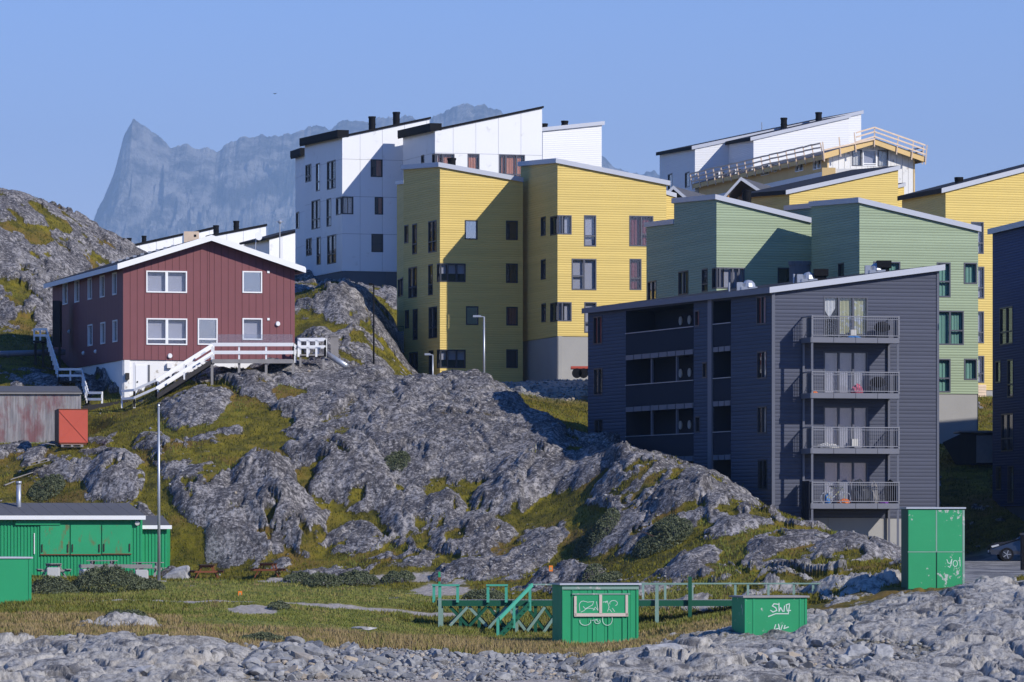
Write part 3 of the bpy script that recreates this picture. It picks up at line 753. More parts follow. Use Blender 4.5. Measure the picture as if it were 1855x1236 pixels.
def build_windows(f, root, depth=0.45):
    for w in f.wins:
        u0, u1, z0, z1 = w['u0'], w['u1'], w['z0'], w['z1']
        W, H = u1 - u0, z1 - z0
        fr = 0.075 if W > 0.35 else 0.05
        mb = MB()
        l = fr if w['corner'] != 'l' else 0.03
        r = fr if w['corner'] != 'r' else 0.03
        o0, o1 = -0.10, (0.02 if w['frame'] != 'white_paint' else 0.05)
        f.box(mb, u0, u0 + l, z0, z1, o0, o1); f.box(mb, u1 - r, u1, z0, z1, o0, o1)
        f.box(mb, u0 + l, u1 - r, z0, z0 + fr, o0, o1); f.box(mb, u0 + l, u1 - r, z1 - fr, z1, o0, o1)
        for sp in w['split']:
            if sp[0] == 'v':
                c = u0 + W * sp[1]; t = 0.05 if len(sp) < 3 else sp[2]
                f.box(mb, c - t, c + t, z0 + fr, z1 - fr, o0, o1 - 0.005)
            else:
                c = z1 - H * sp[1]
                a, b = u0 + l, u1 - r
                if len(sp) > 3: a, b = u0 + W * sp[2], u0 + W * sp[3]
                f.box(mb, a, b, c - 0.04, c + 0.04, o0, o1 - 0.008)
        wo_ = mb.build('window', M[w['frame']], root)
        k = w['kind']
        MB().poly([f.pt(u0, z0, -0.06), f.pt(u1, z0, -0.06), f.pt(u1, z1, -0.06), f.pt(u0, z1, -0.06)]).build('pane', M['glass_blue' if k == 'B' else 'glass'], wo_)
        def sheet(a, b, mat, name, zz0=z0, zz1=z1, folds=True):
            c = MB(); n = max(2, int((b - a) / 0.07))
            pts = [(a + (b - a) * i / n, -0.22 + (0.03 * math.sin(i * 2.3) if folds else 0)) for i in range(n + 1)]
            for (ua, oa), (ub, ob) in zip(pts[:-1], pts[1:]):
                c.poly([f.pt(ua, zz0, oa), f.pt(ub, zz0, ob), f.pt(ub, zz1, ob), f.pt(ua, zz1, oa)])
            c.build(name, M[mat], wo_)
        if k == 'b': sheet(u0 + .02, u1 - .02, 'blind', 'blind', folds=False)
        elif k == 'h': sheet(u0 + .02, u1 - .02, 'blind', 'blind', zz0=z0 + H * 0.45, folds=False)
        elif k == 'c':
            sheet(u0 + .01, u0 + W * 0.34, 'curtain_white', 'curtain'); sheet(u1 - W * 0.30, u1 - .01, 'curtain_white', 'curtain')
        elif k == 'C': sheet(u0 + .02, u1 - .02, 'curtain_white', 'curtain')
        elif k == 'o': sheet(u0 + W * 0.12, u1 - W * 0.12, 'curtain_orange', 'curtain')
        elif k == 'O': sheet(u0 + W * 0.55, u1 - .02, 'curtain_orange', 'curtain')
        elif k == 'r': sheet(u0 + .02, u1 - .02, 'curtain_red', 'curtain')
        elif k == 'g': sheet(u0 + .02, u1 - .02, 'curtain_green', 'curtain')
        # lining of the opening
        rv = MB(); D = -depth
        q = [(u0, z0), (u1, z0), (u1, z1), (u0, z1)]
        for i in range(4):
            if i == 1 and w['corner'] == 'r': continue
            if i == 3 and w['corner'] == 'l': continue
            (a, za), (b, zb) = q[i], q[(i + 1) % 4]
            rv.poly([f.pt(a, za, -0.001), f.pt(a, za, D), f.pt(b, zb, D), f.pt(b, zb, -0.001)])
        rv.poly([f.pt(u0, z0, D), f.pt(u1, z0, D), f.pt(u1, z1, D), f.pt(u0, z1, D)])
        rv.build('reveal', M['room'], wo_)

def build_wall(f, root, zb, zt0, zt1, mat, name='wall', windows=True, extra=()):
    zt = lambda u: zt0 + (zt1 - zt0) * u / f.L
    mb = MB()
    for a, b, l0, l1, t0, t1 in cells(0.0, f.L, zb, zt, f.wins + list(extra)):
        mb.poly([f.pt(a, l0), f.pt(b, l1), f.pt(b, t1), f.pt(a, t0)])
    o = mb.build(name, M[mat], root)
    if windows: build_windows(f, root)
    return o

def panel_wall(f, root, zb, zt, ulines, zlines, mat, name='panel', back='dark_concrete', gap=0.012, th=0.03, jit=0.004):
    """separate panels or boards hung on a backing wall; zt is a function of u"""
    bk = MB()
    for a, b, l0, l1, t0, t1 in cells(0.0, f.L, zb, zt, f.wins):
        bk.poly([f.pt(a, l0, -th), f.pt(b, l1, -th), f.pt(b, t1, -th), f.pt(a, t0, -th)])
    bk.build('wall', M[back], root)
    us = [0.0] + [u for u in ulines if 0.05 < u < f.L - 0.05] + [f.L]
    zs = [zb] + list(zlines) + [None]
    for a, b in zip(us[:-1], us[1:]):
        for lo, hi in zip(zs[:-1], zs[1:]):
            top = (lambda u, hi=hi: zt(u) if hi is None else min(hi - gap, zt(u)))
            if lo >= max(zt(a), zt(b)) - 0.05: continue
            g0 = a + (gap / 2 if a > 0 else 0); g1 = b - (gap / 2 if b < f.L else 0)
            j = random.uniform(0, jit); mb = MB()
            br = [g0, g1]
            cs = [c for c in cells(g0, g1, lo, top, f.wins) if max(c[4] - c[2], c[5] - c[3]) > 0.005]
            comp = list(range(len(cs)))
            for x in range(len(cs)):
                for y in range(x):
                    p, q = cs[x], cs[y]
                    touch = (abs(p[0] - q[1]) < 1e-4 or abs(p[1] - q[0]) < 1e-4) and min(p[4], q[4]) - max(p[2], q[2]) > 0.01
                    if touch: comp = [comp[y] if k == comp[x] else k for k in comp]
            for g in sorted(set(comp)):
              mb = MB()
              for c in [c for c, k in zip(cs, comp) if k == g]:
                ua, ub, l0, l1, t0, t1 = c
                A = [f.pt(ua, l0, j), f.pt(ub, l1, j), f.pt(ub, l1, -th + .002), f.pt(ua, l0, -th + .002)]
                B = [f.pt(ua, t0, j), f.pt(ub, t1, j), f.pt(ub, t1, -th + .002), f.pt(ua, t0, -th + .002)]
                mb.hexa(A, B)
              mb.build(name, M[mat], root)
    build_windows(f, root)

def roof_slab(root, A, B, C, zA, zB, zC, oh=(0.3, 0.3, 0.3, 0.3), th=0.28, top='roof_felt', edges=('fascia_grey',) * 4, name='roof', proud=0.0):
    """monopitch roof over the parallelogram A B C D; overhang left, front, right, back"""
    A, B, C = (Vector((p[0], p[1])) for p in (A, B, C))
    D = A + C - B
    e1 = (C - B); L1 = e1.length; e1 = e1 / L1          # along the front face
    e2 = (A - B); L2 = e2.length; e2 = e2 / L2          # along the left face, to the back
    g1 = (zC - zB) / L1; g2 = (zA - zB) / L2
    def pt(u, v, dz):
        q = B + e1 * u + e2 * v
        return Vector((q.x, q.y, zB + g1 * u + g2 * v + dz))
    l, fr, r, bk = oh
    cs = [(-l, -fr), (L1 + r, -fr), (L1 + r, L2 + bk), (-l, L2 + bk)]
    lo = [pt(u, v, 0.0) for u, v in cs]; hi = [pt(u, v, th) for u, v in cs]
    names = list(dict.fromkeys([top] + list(edges)))
    mb = MB()
    mb.poly(hi, 0); mb.poly(lo[::-1], names.index(edges[1]))
    ord_ = [edges[1], edges[2], edges[3], edges[0]]
    for i in range(4):
        j = (i + 1) % 4
        mb.poly([lo[i], lo[j], hi[j], hi[i]], names.index(ord_[i]))
    o = mb.build(name, [M[x] for x in names], root)
    return o, pt

def flue(root, c, h=1.1, r=0.28, cowl=False):
    mb = MB()
    mb.tube(c - Vector((0, 0, .4)), c + Vector((0, 0, h)), r, r, 14)
    mb.tube(c + Vector((0, 0, h - 0.02)), c + Vector((0, 0, h + 0.12)), r * 1.12, r * 1.12, 14)
    mb.tube(c + Vector((0, 0, h * 0.35)), c + Vector((0, 0, h * 0.35 + 0.06)), r * 1.1, r * 1.1, 14)
    mb.build('roof_vent', M['black_metal'], root, smooth=False)

def corner_pts(a, b, c):
    return [(PX(p, Y), Y) for p, Y in (a, b, c)]

def back_walls(root, A, B, C, zb, zA, zB, zC, mat):
    A, B, C = (Vector(p) for p in (A, B, C))
    D = A + C - B
    zD = zA + zC - zB
    mb = MB()
    mb.poly([(C.x, C.y, zb), (D.x, D.y, zb), (D.x, D.y, zD), (C.x, C.y, zC)])
    mb.poly([(D.x, D.y, zb), (A.x, A.y, zb), (A.x, A.y, zA), (D.x, D.y, zD)])
    mb.build('rear_wall', M[mat], root)

def block(root, a, b, c, tops, zb, mat, roof=True, oh=(0.25, 0.2, 0.35, 0.2), th=0.3, edges=None, plinth=None, pmat='concrete', roofmat='roof_felt', build=True):
    """a, b, c = (column, distance) of the left, near and right corners; tops = rows of the wall tops there"""
    A, B, C = corner_pts(a, b, c)
    zA, zB, zC = PZ(tops[0], a[1]), PZ(tops[1], b[1]), PZ(tops[2], c[1])
    fl, fr = Face(A, B), Face(B, C)
    inf = dict(A=A, B=B, C=C, zA=zA, zB=zB, zC=zC, zb=zb, fl=fl, fr=fr, root=root, mat=mat, plinth=plinth, pmat=pmat)
    def finish(left=True, right=True):
        z0 = zb if plinth is None else plinth
        if left: build_wall(fl, root, z0, zA, zB, mat)
        if right: build_wall(fr, root, z0, zB, zC, mat)
        back_walls(root, A, B, C, zb, zA, zB, zC, mat)
        if plinth is not None:
            for f in (fl, fr):
                n = max(2, int(f.L / 2.2))
                for i in range(n):
                    mb = MB()
                    f.box(mb, f.L * i / n + 0.006, f.L * (i + 1) / n - 0.006, zb, plinth - 0.01, -0.3, -0.05 + random.uniform(0, .004))
                    mb.build('plinth_panel', M[pmat], root)
        if roof:
            inf['roof'], inf['rp'] = roof_slab(root, A, B, C, zA, zB, zC, oh, th, roofmat, edges or ('fascia_grey',) * 4)
    inf['finish'] = finish
    return inf

V1 = (('v', 0.5),)
VH = (('v', 0.5), ('h', 0.66))
H1 = (('h', 0.66),)
VHr = (('v', 0.5), ('h', 0.55, 0.0, 0.5))

# ------------------------------------------------------------------ yellow towers
yb = empty('yellow_apartment_building', (PX(900, 322), 322, 14.5), 'yellow boarded twin-tower apartment block behind the bare rock dome', 'building')
t1 = block(yb, (731, 331.5), (797, 323.6), (947, 325.3), (308, 303, 330), 12.0, 'yellow_boards', plinth=PZ(693, 324), th=0.30, oh=(0.15, 0.15, 0.0, 0.2), pmat='dark_concrete')
fl, fr = t1['fl'], t1['fr']
for q in ((732.6, 407.7, 740, 441, 'd'), (747, 405.5, 755.5, 461, 'd', H1), (776, 400, 791, 457.5, 'd', VH), (740, 484, 755.5, 539.5, 'c', VH), (776, 479, 784, 535, 'd', H1),
          (734, 562, 741, 595, 'd'), (748, 560, 756.6, 616, 'd', H1), (776.7, 556, 792, 613, 'c', VH), (741.7, 638, 757, 688, 'd', V1), (777, 635, 785.4, 689, 'd')):
    fl.win(*q)
for q in ((842, 399, 865, 434, 'B'), (916.5, 400, 938, 435, 'd'), (916.5, 477.6, 938, 513, 'd'), (844, 555, 866.6, 589, 'B'), (917, 556, 938, 590, 'r'), (917, 633, 938, 667, 'd')):
    fr.win(*q)
for y0, y1 in ((477.3, 511), (633.5, 667)):
    w = fr.win(797, y0, 843.5, y1, 'h', (('v', 0.30), ('v', 0.65)), corner='l')
    fl.win(791.8, y0, 797, y1, 'd', corner='r', z=(w['z1'], w['z0']))
t1['finish']()
lowb = block(yb, (719, 339), (733, 334), (760, 334.3), (335, 333, 333), 12.0, 'yellow_boards', oh=(0.1, 0.1, 0, 0), th=0.25)
lowb['fl'].win(721.0, 504, 730.5, 538, 'C', V1)
lowb['finish']()
t2 = block(yb, (943, 327.5), (1010, 318), (1207, 320.2), (302, 296, 335), 12.0, 'yellow_boards', plinth=PZ(609, 318), th=0.30, oh=(0.15, 0.15, 0.25, 0.2))
fl, fr = t2['fl'], t2['fr']
for q in ((980, 393, 988.6, 427.7, 'd'), (980, 470, 988.6, 506.7, 'd'), (981, 549.7, 989, 584, 'd')):
    fl.win(*q)
for q in ((1058, 390, 1080, 446.6, 'b', H1), (1140, 391, 1183.5, 446.6, 'r', (('v', 0.5), ('h', 0.6, 0.5, 1.0))), (1035.6, 469, 1080.4, 525.6, 'b', VHr), (1140.5, 469, 1162, 525.6, 'r', (('h', 0.62),)), (1058.5, 547.5, 1080.7, 603, 'b', H1)):
    fr.win(*q, frame='grey_frame')
for y0, y1 in ((390, 425), (547.5, 582.3)):
    w = fr.win(1010, y0, 1035.5, y1, 'b', (('v', 0.34),), corner='l', frame='grey_frame')
    fl.win(997, y0, 1010, y1, 'd', corner='r', z=(w['z1'], w['z0']))
t2['finish']()
t3 = block(yb, (1200, 326), (1205, 324), (1222, 324.3), (352, 352, 357), 12.0, 'yellow_boards', oh=(0.0, 0.1, 0.15, 0.2), th=0.28)
t3['finish']()
flue(yb, Vector((*( Face(t1['B'], t1['C']).pt(2.0, 0, -4).xy), t1['zB'] - 0.2)), 1.0, 0.27)
# small timber balcony on the left end
mb = MB(); f = t1['fl']
q0 = P(701, 641, 333); q1 = P(731, 641, 331)
for i in range(9):
    z = q0.z + 0.12 + i * 0.155
    mb.bar((q0.x, q0.y, z), (q1.x, q1.y, z), 0.04, 0.13)
    mb.bar((q0.x, q0.y, z), (q0.x + .3, q0.y + 2.5, z), 0.04, 0.13)
bo = mb.build('balcony_boarding', M['grey_wood'], yb)
mb = MB().hexa([(q0.x, q0.y, q0.z), (q1.x, q1.y, q0.z), (q1.x + .5, q1.y + 3, q0.z), (q0.x + .5, q0.y + 3, q0.z)], [(q0.x, q0.y, q0.z + .1), (q1.x, q1.y, q0.z + .1), (q1.x + .5, q1.y + 3, q0.z + .1), (q0.x + .5, q0.y + 3, q0.z + .1)])
mb.build('balcony_floor', M['grey_wood'], yb)
mb = MB()
for i in range(4):
    mb.bar((q0.x + (q1.x - q0.x) * i / 3, q0.y + (q1.y - q0.y) * i / 3, q0.z + 1.4), (q0.x + (q1.x - q0.x) * i / 3, q0.y + (q1.y - q0.y) * i / 3, q0.z + 1.75), 0.03)
mb.bar((q0.x, q0.y, q0.z + 1.75), (q1.x, q1.y, q0.z + 1.75), 0.03)
mb.bar((q1.x - .1, q1.y, q0.z - 1.6), (q0.x + 0.3, q0.y, q0.z), 0.12)
mb.build('balcony_rail', M['black_metal'], yb)

# ------------------------------------------------------------------ green towers
gb = empty('green_apartment_building', (PX(1480, 290), 290, 11.0), 'green boarded twin-tower apartment block behind the dark corrugated block', 'building')
g1 = block(gb, (1221, 303), (1298, 293.8), (1470, 295.6), (369, 362, 404), 8.5, 'green_boards', th=0.30, oh=(0.12, 0.15, 0.0, 0.2))
for q in ((1229, 491, 1247, 534.5, 'c', V1), (1271.5, 487, 1282, 529, 'd', H1)):
    g1['fl'].win(*q)
w = g1['fr'].win(1298, 484.7, 1348.7, 523, 'b', (('v', 0.12), ('v', 0.58), ('v', 0.8)), corner='l', frame='grey_frame')
g1['fl'].win(1290, 484.7, 1298, 523, 'C', corner='r', z=(w['z1'], w['z0']))
g1['fr'].win(1408.7, 485, 1433, 520, 'd')
g1['finish']()
g0 = block(gb, (1171, 311), (1222, 304.5), (1260, 305), (412, 406, 409), 8.5, 'green_boards', th=0.30, oh=(0.12, 0.1, 0, 0.2))
g0['fl'].win(1173.5, 509, 1189, 545, 'c', V1)
g0['finish']()
g2 = block(gb, (1470, 293.4), (1557, 285), (1772, 287.0), (375, 368, 419), 8.5, 'green_boards', th=0.30, oh=(0.12, 0.15, 0.15, 0.2), plinth=PZ(714, 287), pmat='concrete')
g2['fl'].win(1518.5, 476.6, 1529, 510, 'd')
for q in ((1582, 474, 1631, 512, 'g', V1), (1697, 475.5, 1722, 538.5, 'g', (('h', 0.55),)), (1746, 476, 1770, 514.5, 'g'), (1690, 563, 1746, 625, 'g', (('v', 0.55), ('h', 0.58, 0.55, 1.0))), (1697, 650, 1722, 711, 'g', (('h', 0.58),)), (1746.5, 650, 1770, 688.5, 'g')):
    g2['fr'].win(*q, frame='grey_frame')
g2['finish']()
g3 = block(gb, (1424, 303), (1472, 297.5), (1520, 298), (382, 377.5, 388), 8.5, 'green_boards', th=0.30, oh=(0.1, 0.1, 0, 0.2))
g3['finish']()

# ------------------------------------------------------------------ white towers
wb = empty('white_apartment_building', (PX(700, 372), 372, 24.0), 'white panelled apartment towers on the rock above the red house', 'building')
WE = ('black_metal', 'black_metal', 'fascia_grey', 'black_metal')
w1 = block(wb, (552, 383), (620, 372.4), (778, 374.6), (264, 249, 216), 20.0, 'white_panel', plinth=PZ(491, 372.5), pmat='dark_concrete', th=0.16, oh=(0.35, 0.12, 0.1, 0.2), edges=WE)
for q in ((553.5, 298, 564, 330, 'c', VH), (572.5, 296, 579.5, 346.5, 'B', H1), (592.5, 291.4, 608, 343, 'c', VH), (564.5, 362.6, 580, 415, 'C', VH), (591.7, 359.7, 600, 410.7, 'C', H1), (554.7, 431.7, 565, 463.6, 'c', VH), (573.8, 429.4, 581, 480, 'C', H1), (593, 425.8, 609, 478, 'c', VH)):
    w1['fl'].win(*q)
for q in ((671.5, 289, 693, 321, 'O'), (678.7, 357, 694, 389, 'O'), (672.8, 424, 694, 457, 'd')):
    w1['fr'].win(*q)
w = w1['fr'].win(620, 356.6, 640, 388.3, 'b', corner='l')
w1['fl'].win(608.8, 356.6, 620, 388.3, 'C', corner='r', z=(w['z1'], w['z0']))
w2 = block(wb, (730, 372.6), (788, 364.8), (982, 367.4), (250, 237, 196.5), 20.0, 'white_panel', th=0.16, oh=(0.35, 0.12, 0.1, 0.2), edges=WE)
w2['fl'].win(763, 281, 768.7, 296, 'C')
for q in ((847, 279, 868.6, 315, 'o'), (904, 280, 951, 330, 'o', (('v', 0.26), ('v', 0.68), ('h', 0.72)))):
    w2['fr'].win(*q, frame='grey_frame')
w = w2['fr'].win(788, 278.6, 823.5, 306, 'o', (('v', 0.4),), corner='l', frame='grey_frame')
w2['fl'].win(783, 278.6, 788, 306, 'C', corner='r', z=(w['z1'], w['z0']))
w3 = block(wb, (940, 392), (983, 388), (1090, 390), (246, 238, 227), 18.0, 'white_boards', th=0.30, oh=(0.2, 0.15, 0.2, 0.2))
w0 = block(wb, (535, 390), (553, 385), (585, 385.4), (287, 281, 275), 20.0, 'white_panel', th=0.16, oh=(0.35, 0.1, 0, 0.2), edges=WE)
w0['fl'].win(536.5, 384, 542, 415, 'C')
w3['finish'](); 
for blk, fz in ((w1, [PZ(y, 373) for y in (491, 424, 356.5, 289)]), (w2, [PZ(y, 366) for y in (500, 424, 352, 279)]), (w0, [PZ(y, 386) for y in (500, 445, 383, 317)])):
    zb = blk['plinth'] or blk['zb']
    for f, z0, z1, sp in ((blk['fl'], blk['zA'], blk['zB'], 1.3), (blk['fr'], blk['zB'], blk['zC'], 1.75)):
        ul = list(np.arange(sp * 0.8, f.L, sp))
        panel_wall(f, wb, zb, (lambda u, z0=z0, z1=z1, f=f: z0 + (z1 - z0) * u / f.L), ul, sorted(z for z in fz if zb + 0.4 < z), 'white_panel', gap=0.02)
    back_walls(wb, blk['A'], blk['B'], blk['C'], blk['zb'], blk['zA'], blk['zB'], blk['zC'], 'white_panel')
    roof_slab(wb, blk['A'], blk['B'], blk['C'], blk['zA'], blk['zB'], blk['zC'], (0.35, 0.1, 0.1, 0.2), 0.16, 'roof_felt', WE)
    # thick black eave box along the low side
    f = blk['fl']; mb = MB()
    a0, a1 = f.pt(-0.1, blk['zA'] + 0.05, 0.4), f.pt(f.L + 0.05, blk['zB'] + 0.05, 0.4)
    up = Vector((0, 0, 0.5)); back = Vector((-f.n.x, -f.n.y, 0)) * 0.9
    mb.hexa([a0, a1, a1 + back, a0 + back], [a0 + up, a1 + up, a1 + back + up, a0 + back + up]).build('eave_box', M['black_metal'], wb)
    if blk is w1:
        for f in (blk['fl'], blk['fr']):
            n = max(2, int(f.L / 2.6))
            for i in range(n):
                mb = MB(); f.box(mb, f.L * i / n + .006, f.L * (i + 1) / n - .006, 20.0, zb - 0.01, -0.3, -0.05)
                mb.build('plinth_panel', M['dark_concrete'], wb)
for px, py, Y in ((674, 232, 377), (718, 224, 377), (1023, 231, 391), (986, 236, 391)):
    flue(wb, P(px, py, Y), 0.75 if px < 900 else 0.4, 0.26)

# ------------------------------------------------------------------ dark corrugated block
db = empty('dark_apartment_building', (PX(1400, 257), 257, 6.0), 'dark grey corrugated apartment block with stacked steel balconies', 'building')
A, B, C = corner_pts((1065, 281), (1401, 255), (1699, 257.3))
zA, zB, zC = PZ(567, 281), PZ(530, 255), PZ(491, 257.3)
fl, fr = Face(A, B), Face(B, C)
PLZ = PZ(938, 255)
for q in ((1075, 573, 1091, 624, 'r', V1), (1076, 667, 1091.7, 716, 'c', V1), (1077, 759, 1092, 806, 'd', V1), (1370.7, 536.5, 1388, 588, 'C', V1), (1371.5, 636, 1389, 686.6, 'C', V1), (1372, 736, 1389, 786, 'C', V1), (1373, 832, 1390, 887, 'd', V1)):
    fl.win(*q)
for q in ((1259, 562, 1267, 591.6, 'r'), (1272.6, 656, 1280.6, 685.5, 'c'), (1259.7, 754, 1268, 784, 'd')):
    fl.win(*q)
# open access galleries cut into the long side
gal = []
for p0, p1 in ((1134, 1256.6), (1292, 1324)):
    gal.append(dict(u0=fl.u(p0), u1=fl.u(p1), z0=3.0, z1=zA + 5))
ztl = lambda u: zA + (zB - zA) * u / fl.L
gm = [dict(u0=g['u0'], u1=g['u1'], z0=4.0, z1=ztl((g['u0'] + g['u1']) / 2) - 0.12) for g in gal]
build_wall(fl, db, 4.0, zA, zB, 'dark_metal_boards', extra=gm)
for k in range(4):
    y0 = 537.5 + 99.6 * k
    fr.win(1492, y0, 1572, y0 + 77, ['C', 'b', 'b', 'b'][k], (('v', 0.345), ('v', 0.67)), z=None, frame='grey_frame')
fr.wins[0]['kind'] = 'd'
build_wall(fr, db, PLZ, zB, zC, 'dark_metal_boards')
back_walls(db, A, B, C, 3.0, zA, zB, zC, 'dark_metal_boards')
o, rp = roof_slab(db, A, B, C, zA, zB, zC, (0.3, 0.25, 0.3, 0.2), 0.30, 'roof_felt', ('steel_grey', 'fascia_grey', 'fascia_grey', 'steel_grey'))
for f in (fl, fr):
    n = max(2, int(f.L / 2.9))
    for i in range(n):
        mb = MB(); f.box(mb, f.L * i / n + .006, f.L * (i + 1) / n - .006, 2.5, PLZ - 0.01, -0.4, -0.06 if f is fr else -0.2)
        mb.build('plinth_panel', M['concrete'], db)
# corner trim
mb = MB(); mb.bar((B[0], B[1], PLZ), (B[0], B[1], zB), 0.16); mb.build('corner_trim', M['steel_grey'], db)
mb = MB(); mb.bar((C[0], C[1], PLZ), (C[0], C[1], zC), 0.12); mb.build('corner_trim', M['steel_grey'], db)
zf = [(fl.z(1195, y)) for y in (597.5, 693, 787.5, 882)]     # parapet tops in the gallery
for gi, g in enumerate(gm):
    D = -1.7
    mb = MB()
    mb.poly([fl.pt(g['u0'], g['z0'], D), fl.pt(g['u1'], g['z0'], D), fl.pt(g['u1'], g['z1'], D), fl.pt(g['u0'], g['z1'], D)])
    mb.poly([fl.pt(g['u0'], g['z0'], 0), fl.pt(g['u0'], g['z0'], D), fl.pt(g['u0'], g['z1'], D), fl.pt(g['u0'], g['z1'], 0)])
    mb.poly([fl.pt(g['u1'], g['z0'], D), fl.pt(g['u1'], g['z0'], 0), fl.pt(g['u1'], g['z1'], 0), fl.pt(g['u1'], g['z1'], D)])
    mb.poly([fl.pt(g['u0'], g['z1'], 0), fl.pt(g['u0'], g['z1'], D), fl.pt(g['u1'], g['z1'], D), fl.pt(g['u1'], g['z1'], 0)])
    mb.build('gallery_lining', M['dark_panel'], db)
    for k, zt_ in enumerate(zf):
        mb = MB(); fl.box(mb, g['u0'], g['u1'], zt_ - 1.42, zt_ - 1.22, D, -0.01); mb.build('gallery_floor', M['dark_concrete'], db)
        mb = MB(); fl.box(mb, g['u0'], g['u1'], zt_ - 1.20, zt_ - 0.06, -0.06, 0.012); pa = mb.build('parapet', M['dark_panel'], db)
        mb = MB(); fl.box(mb, g['u0'] - .02, g['u1'] + .02, zt_ - 0.04, zt_, -0.08, 0.05); mb.build('handrail', M['galvanised'], pa)
        n = 8 if gi == 0 else 3
        for i in range(n):
            w_ = (g['u1'] - g['u0']) / n
            mb = MB(); fl.box(mb, g['u0'] + w_ * i + .06, g['u0'] + w_ * (i + 1) - .06, zt_ - 1.50, zt_ - 1.24, -0.02, 0.04); mb.build('edge_panel', M['steel_grey'], pa)
    if gi == 0:
        for t in (0.37, 0.74):
            u = g['u0'] + (g['u1'] - g['u0']) * t
            mb = MB(); fl.box(mb, u - .06, u + .06, g['z0'], zf[0] - 1.45, -0.16, -0.04); mb.build('gallery_post', M['steel_grey'], db)
        for k, zt_ in enumerate(zf[:3]):
            for t, mt in ((0.40, 'lampglow'), (0.53, 'pale'), (0.95, 'lampglow')):
                u = g['u0'] + (g['u1'] - g['u0']) * t
                c = fl.pt(u, zt_ + 0.55, D + 0.03); mb = MB()
                mb.tube(c, c + Vector((fl.n.x, fl.n.y, 0)) * 0.05, 0.24, 0.24, 14)
                mb.build('porthole', M['curtain_white'], db)
# pier between the galleries stands proud
u0, u1 = gm[0]['u1'], gm[1]['u0']
mb = MB(); fl.box(mb, u0 + (u1 - u0) * 0.80, u1, 4.0, ztl(u1) - 0.03, -0.05, 0.10); mb.build('pier', M['steel_grey'], db)
# balconies
SL = [617.5, 717.5, 817, 916]
bu0, bu1 = fr.u(1452.5), fr.u(1611)
DEP = 1.6
for k, sy in enumerate(SL):
    zs = fr.z(1550, sy) - 0.12
    mb = MB(); fr.box(mb, bu0, bu1, zs - 0.02, zs + 0.16, 0.0, DEP - 0.05); sl = mb.build('balcony_slab', M['dark_concrete'], db)
    n = 4
    for i in range(n):
        w_ = (bu1 - bu0) / n
        mb = MB(); fr.box(mb, bu0 + w_ * i + .012, bu0 + w_ * (i + 1) - .012, zs - 0.05, zs + 0.22, DEP - 0.05, DEP); mb.build('edge_panel', M['steel_grey'], sl)
    mb = MB(); fr.box(mb, bu0 - 0.05, bu0, zs - 0.05, zs + 0.22, 0.0, DEP); mb.build('edge_panel', M['steel_grey'], sl)
    zr = zs + 1.32
    mb = MB()
    fr.box(mb, bu0, bu1, zr - .05, zr, DEP - 0.05, DEP + 0.01); fr.box(mb, bu0, bu0 + .05, zr - .05, zr, 0, DEP - 0.05); fr.box(mb, bu1 - .05, bu1, zr - .05, zr, 0, DEP - 0.05)
    fr.box(mb, bu0, bu1, zs + .30, zs + .34, DEP - 0.04, DEP); fr.box(mb, bu0, bu1, zr - .17, zr - .14, DEP - 0.04, DEP)
    rl = mb.build('railing', M['rail_grey'], db)
    mb = MB()
    u = bu0 + 0.1
    while u < bu1 - 0.05:
        fr.box(mb, u, u + 0.022, zs + 0.3, zr - 0.05, DEP - 0.035, DEP - 0.013); u += 0.115
    d_ = 0.1
    while d_ < DEP - 0.1:
        for uu in (bu0 + 0.02, bu1 - 0.045):
            fr.box(mb, uu, uu + 0.022, zs + 0.24, zr - 0.05, d_, d_ + 0.022)
        d_ += 0.115
    mb.build('balusters', M['steel_grey'], rl, kind='stuff')
    for uu in (bu0, bu1 - 0.07):
        mb = MB(); fr.box(mb, uu, uu + 0.07, zs + 0.2, zr + 0.02, DEP - 0.07, DEP); mb.build('corner_post', M['rail_grey'], rl)
    # frosted side screens
    for uu in (bu0 + 0.05, bu1 - 0.11):
        mb = MB(); fr.box(mb, uu, uu + 0.03, zs + 0.22, zr - 0.06, DEP - 0.62 if uu > bu0 + 1 else 0.75, DEP - 0.1); mb.build('side_screen', M['steel_grey'], rl)
for uu, zb_ in ((bu0 + 0.02, 4.5), (bu1 - 0.10, 3.5)):
    for d_ in (DEP - 0.10, 0.12):
        mb = MB(); mb.bar(fr.pt(uu + .04, zb_, d_), fr.pt(uu + .04, fr.z(1550, SL[0]) - 0.15, d_), 0.11); mb.build('balcony_post', M['steel_grey'], db)
# patterned curtains on the top floor, their glass in the frame already
w = fr.wins[0]
for a, b_, z_, mt, nm in ((0.02, 0.28, 0.50, 'curtain_white', 'curtain'), (0.36, 0.65, 0.88, 'curtain_yellow', 'curtain'), (0.70, 0.98, 0.88, 'curtain_yellow', 'curtain')):
    c = MB(); n = 10; W_ = w['u1'] - w['u0']; H_ = w['z1'] - w['z0']
    for i in range(n):
        ua, ub = w['u0'] + W_ * (a + (b_ - a) * i / n), w['u0'] + W_ * (a + (b_ - a) * (i + 1) / n)
        lo = lambda t: w['z1'] - H_ * z_ * (1 if mt == 'curtain_yellow' else (0.55 + 0.45 * (1 - abs(2 * t - 1))))
        oa, ob = -0.15 + 0.02 * math.sin(i * 2.1), -0.15 + 0.02 * math.sin(i * 2.1 + 2.1)
        c.poly([fr.pt(ua, lo(i / n), oa), fr.pt(ub, lo((i + 1) / n), ob), fr.pt(ub, w['z1'], ob), fr.pt(ua, w['z1'], oa)])
    c.build(nm, M[mt], db)
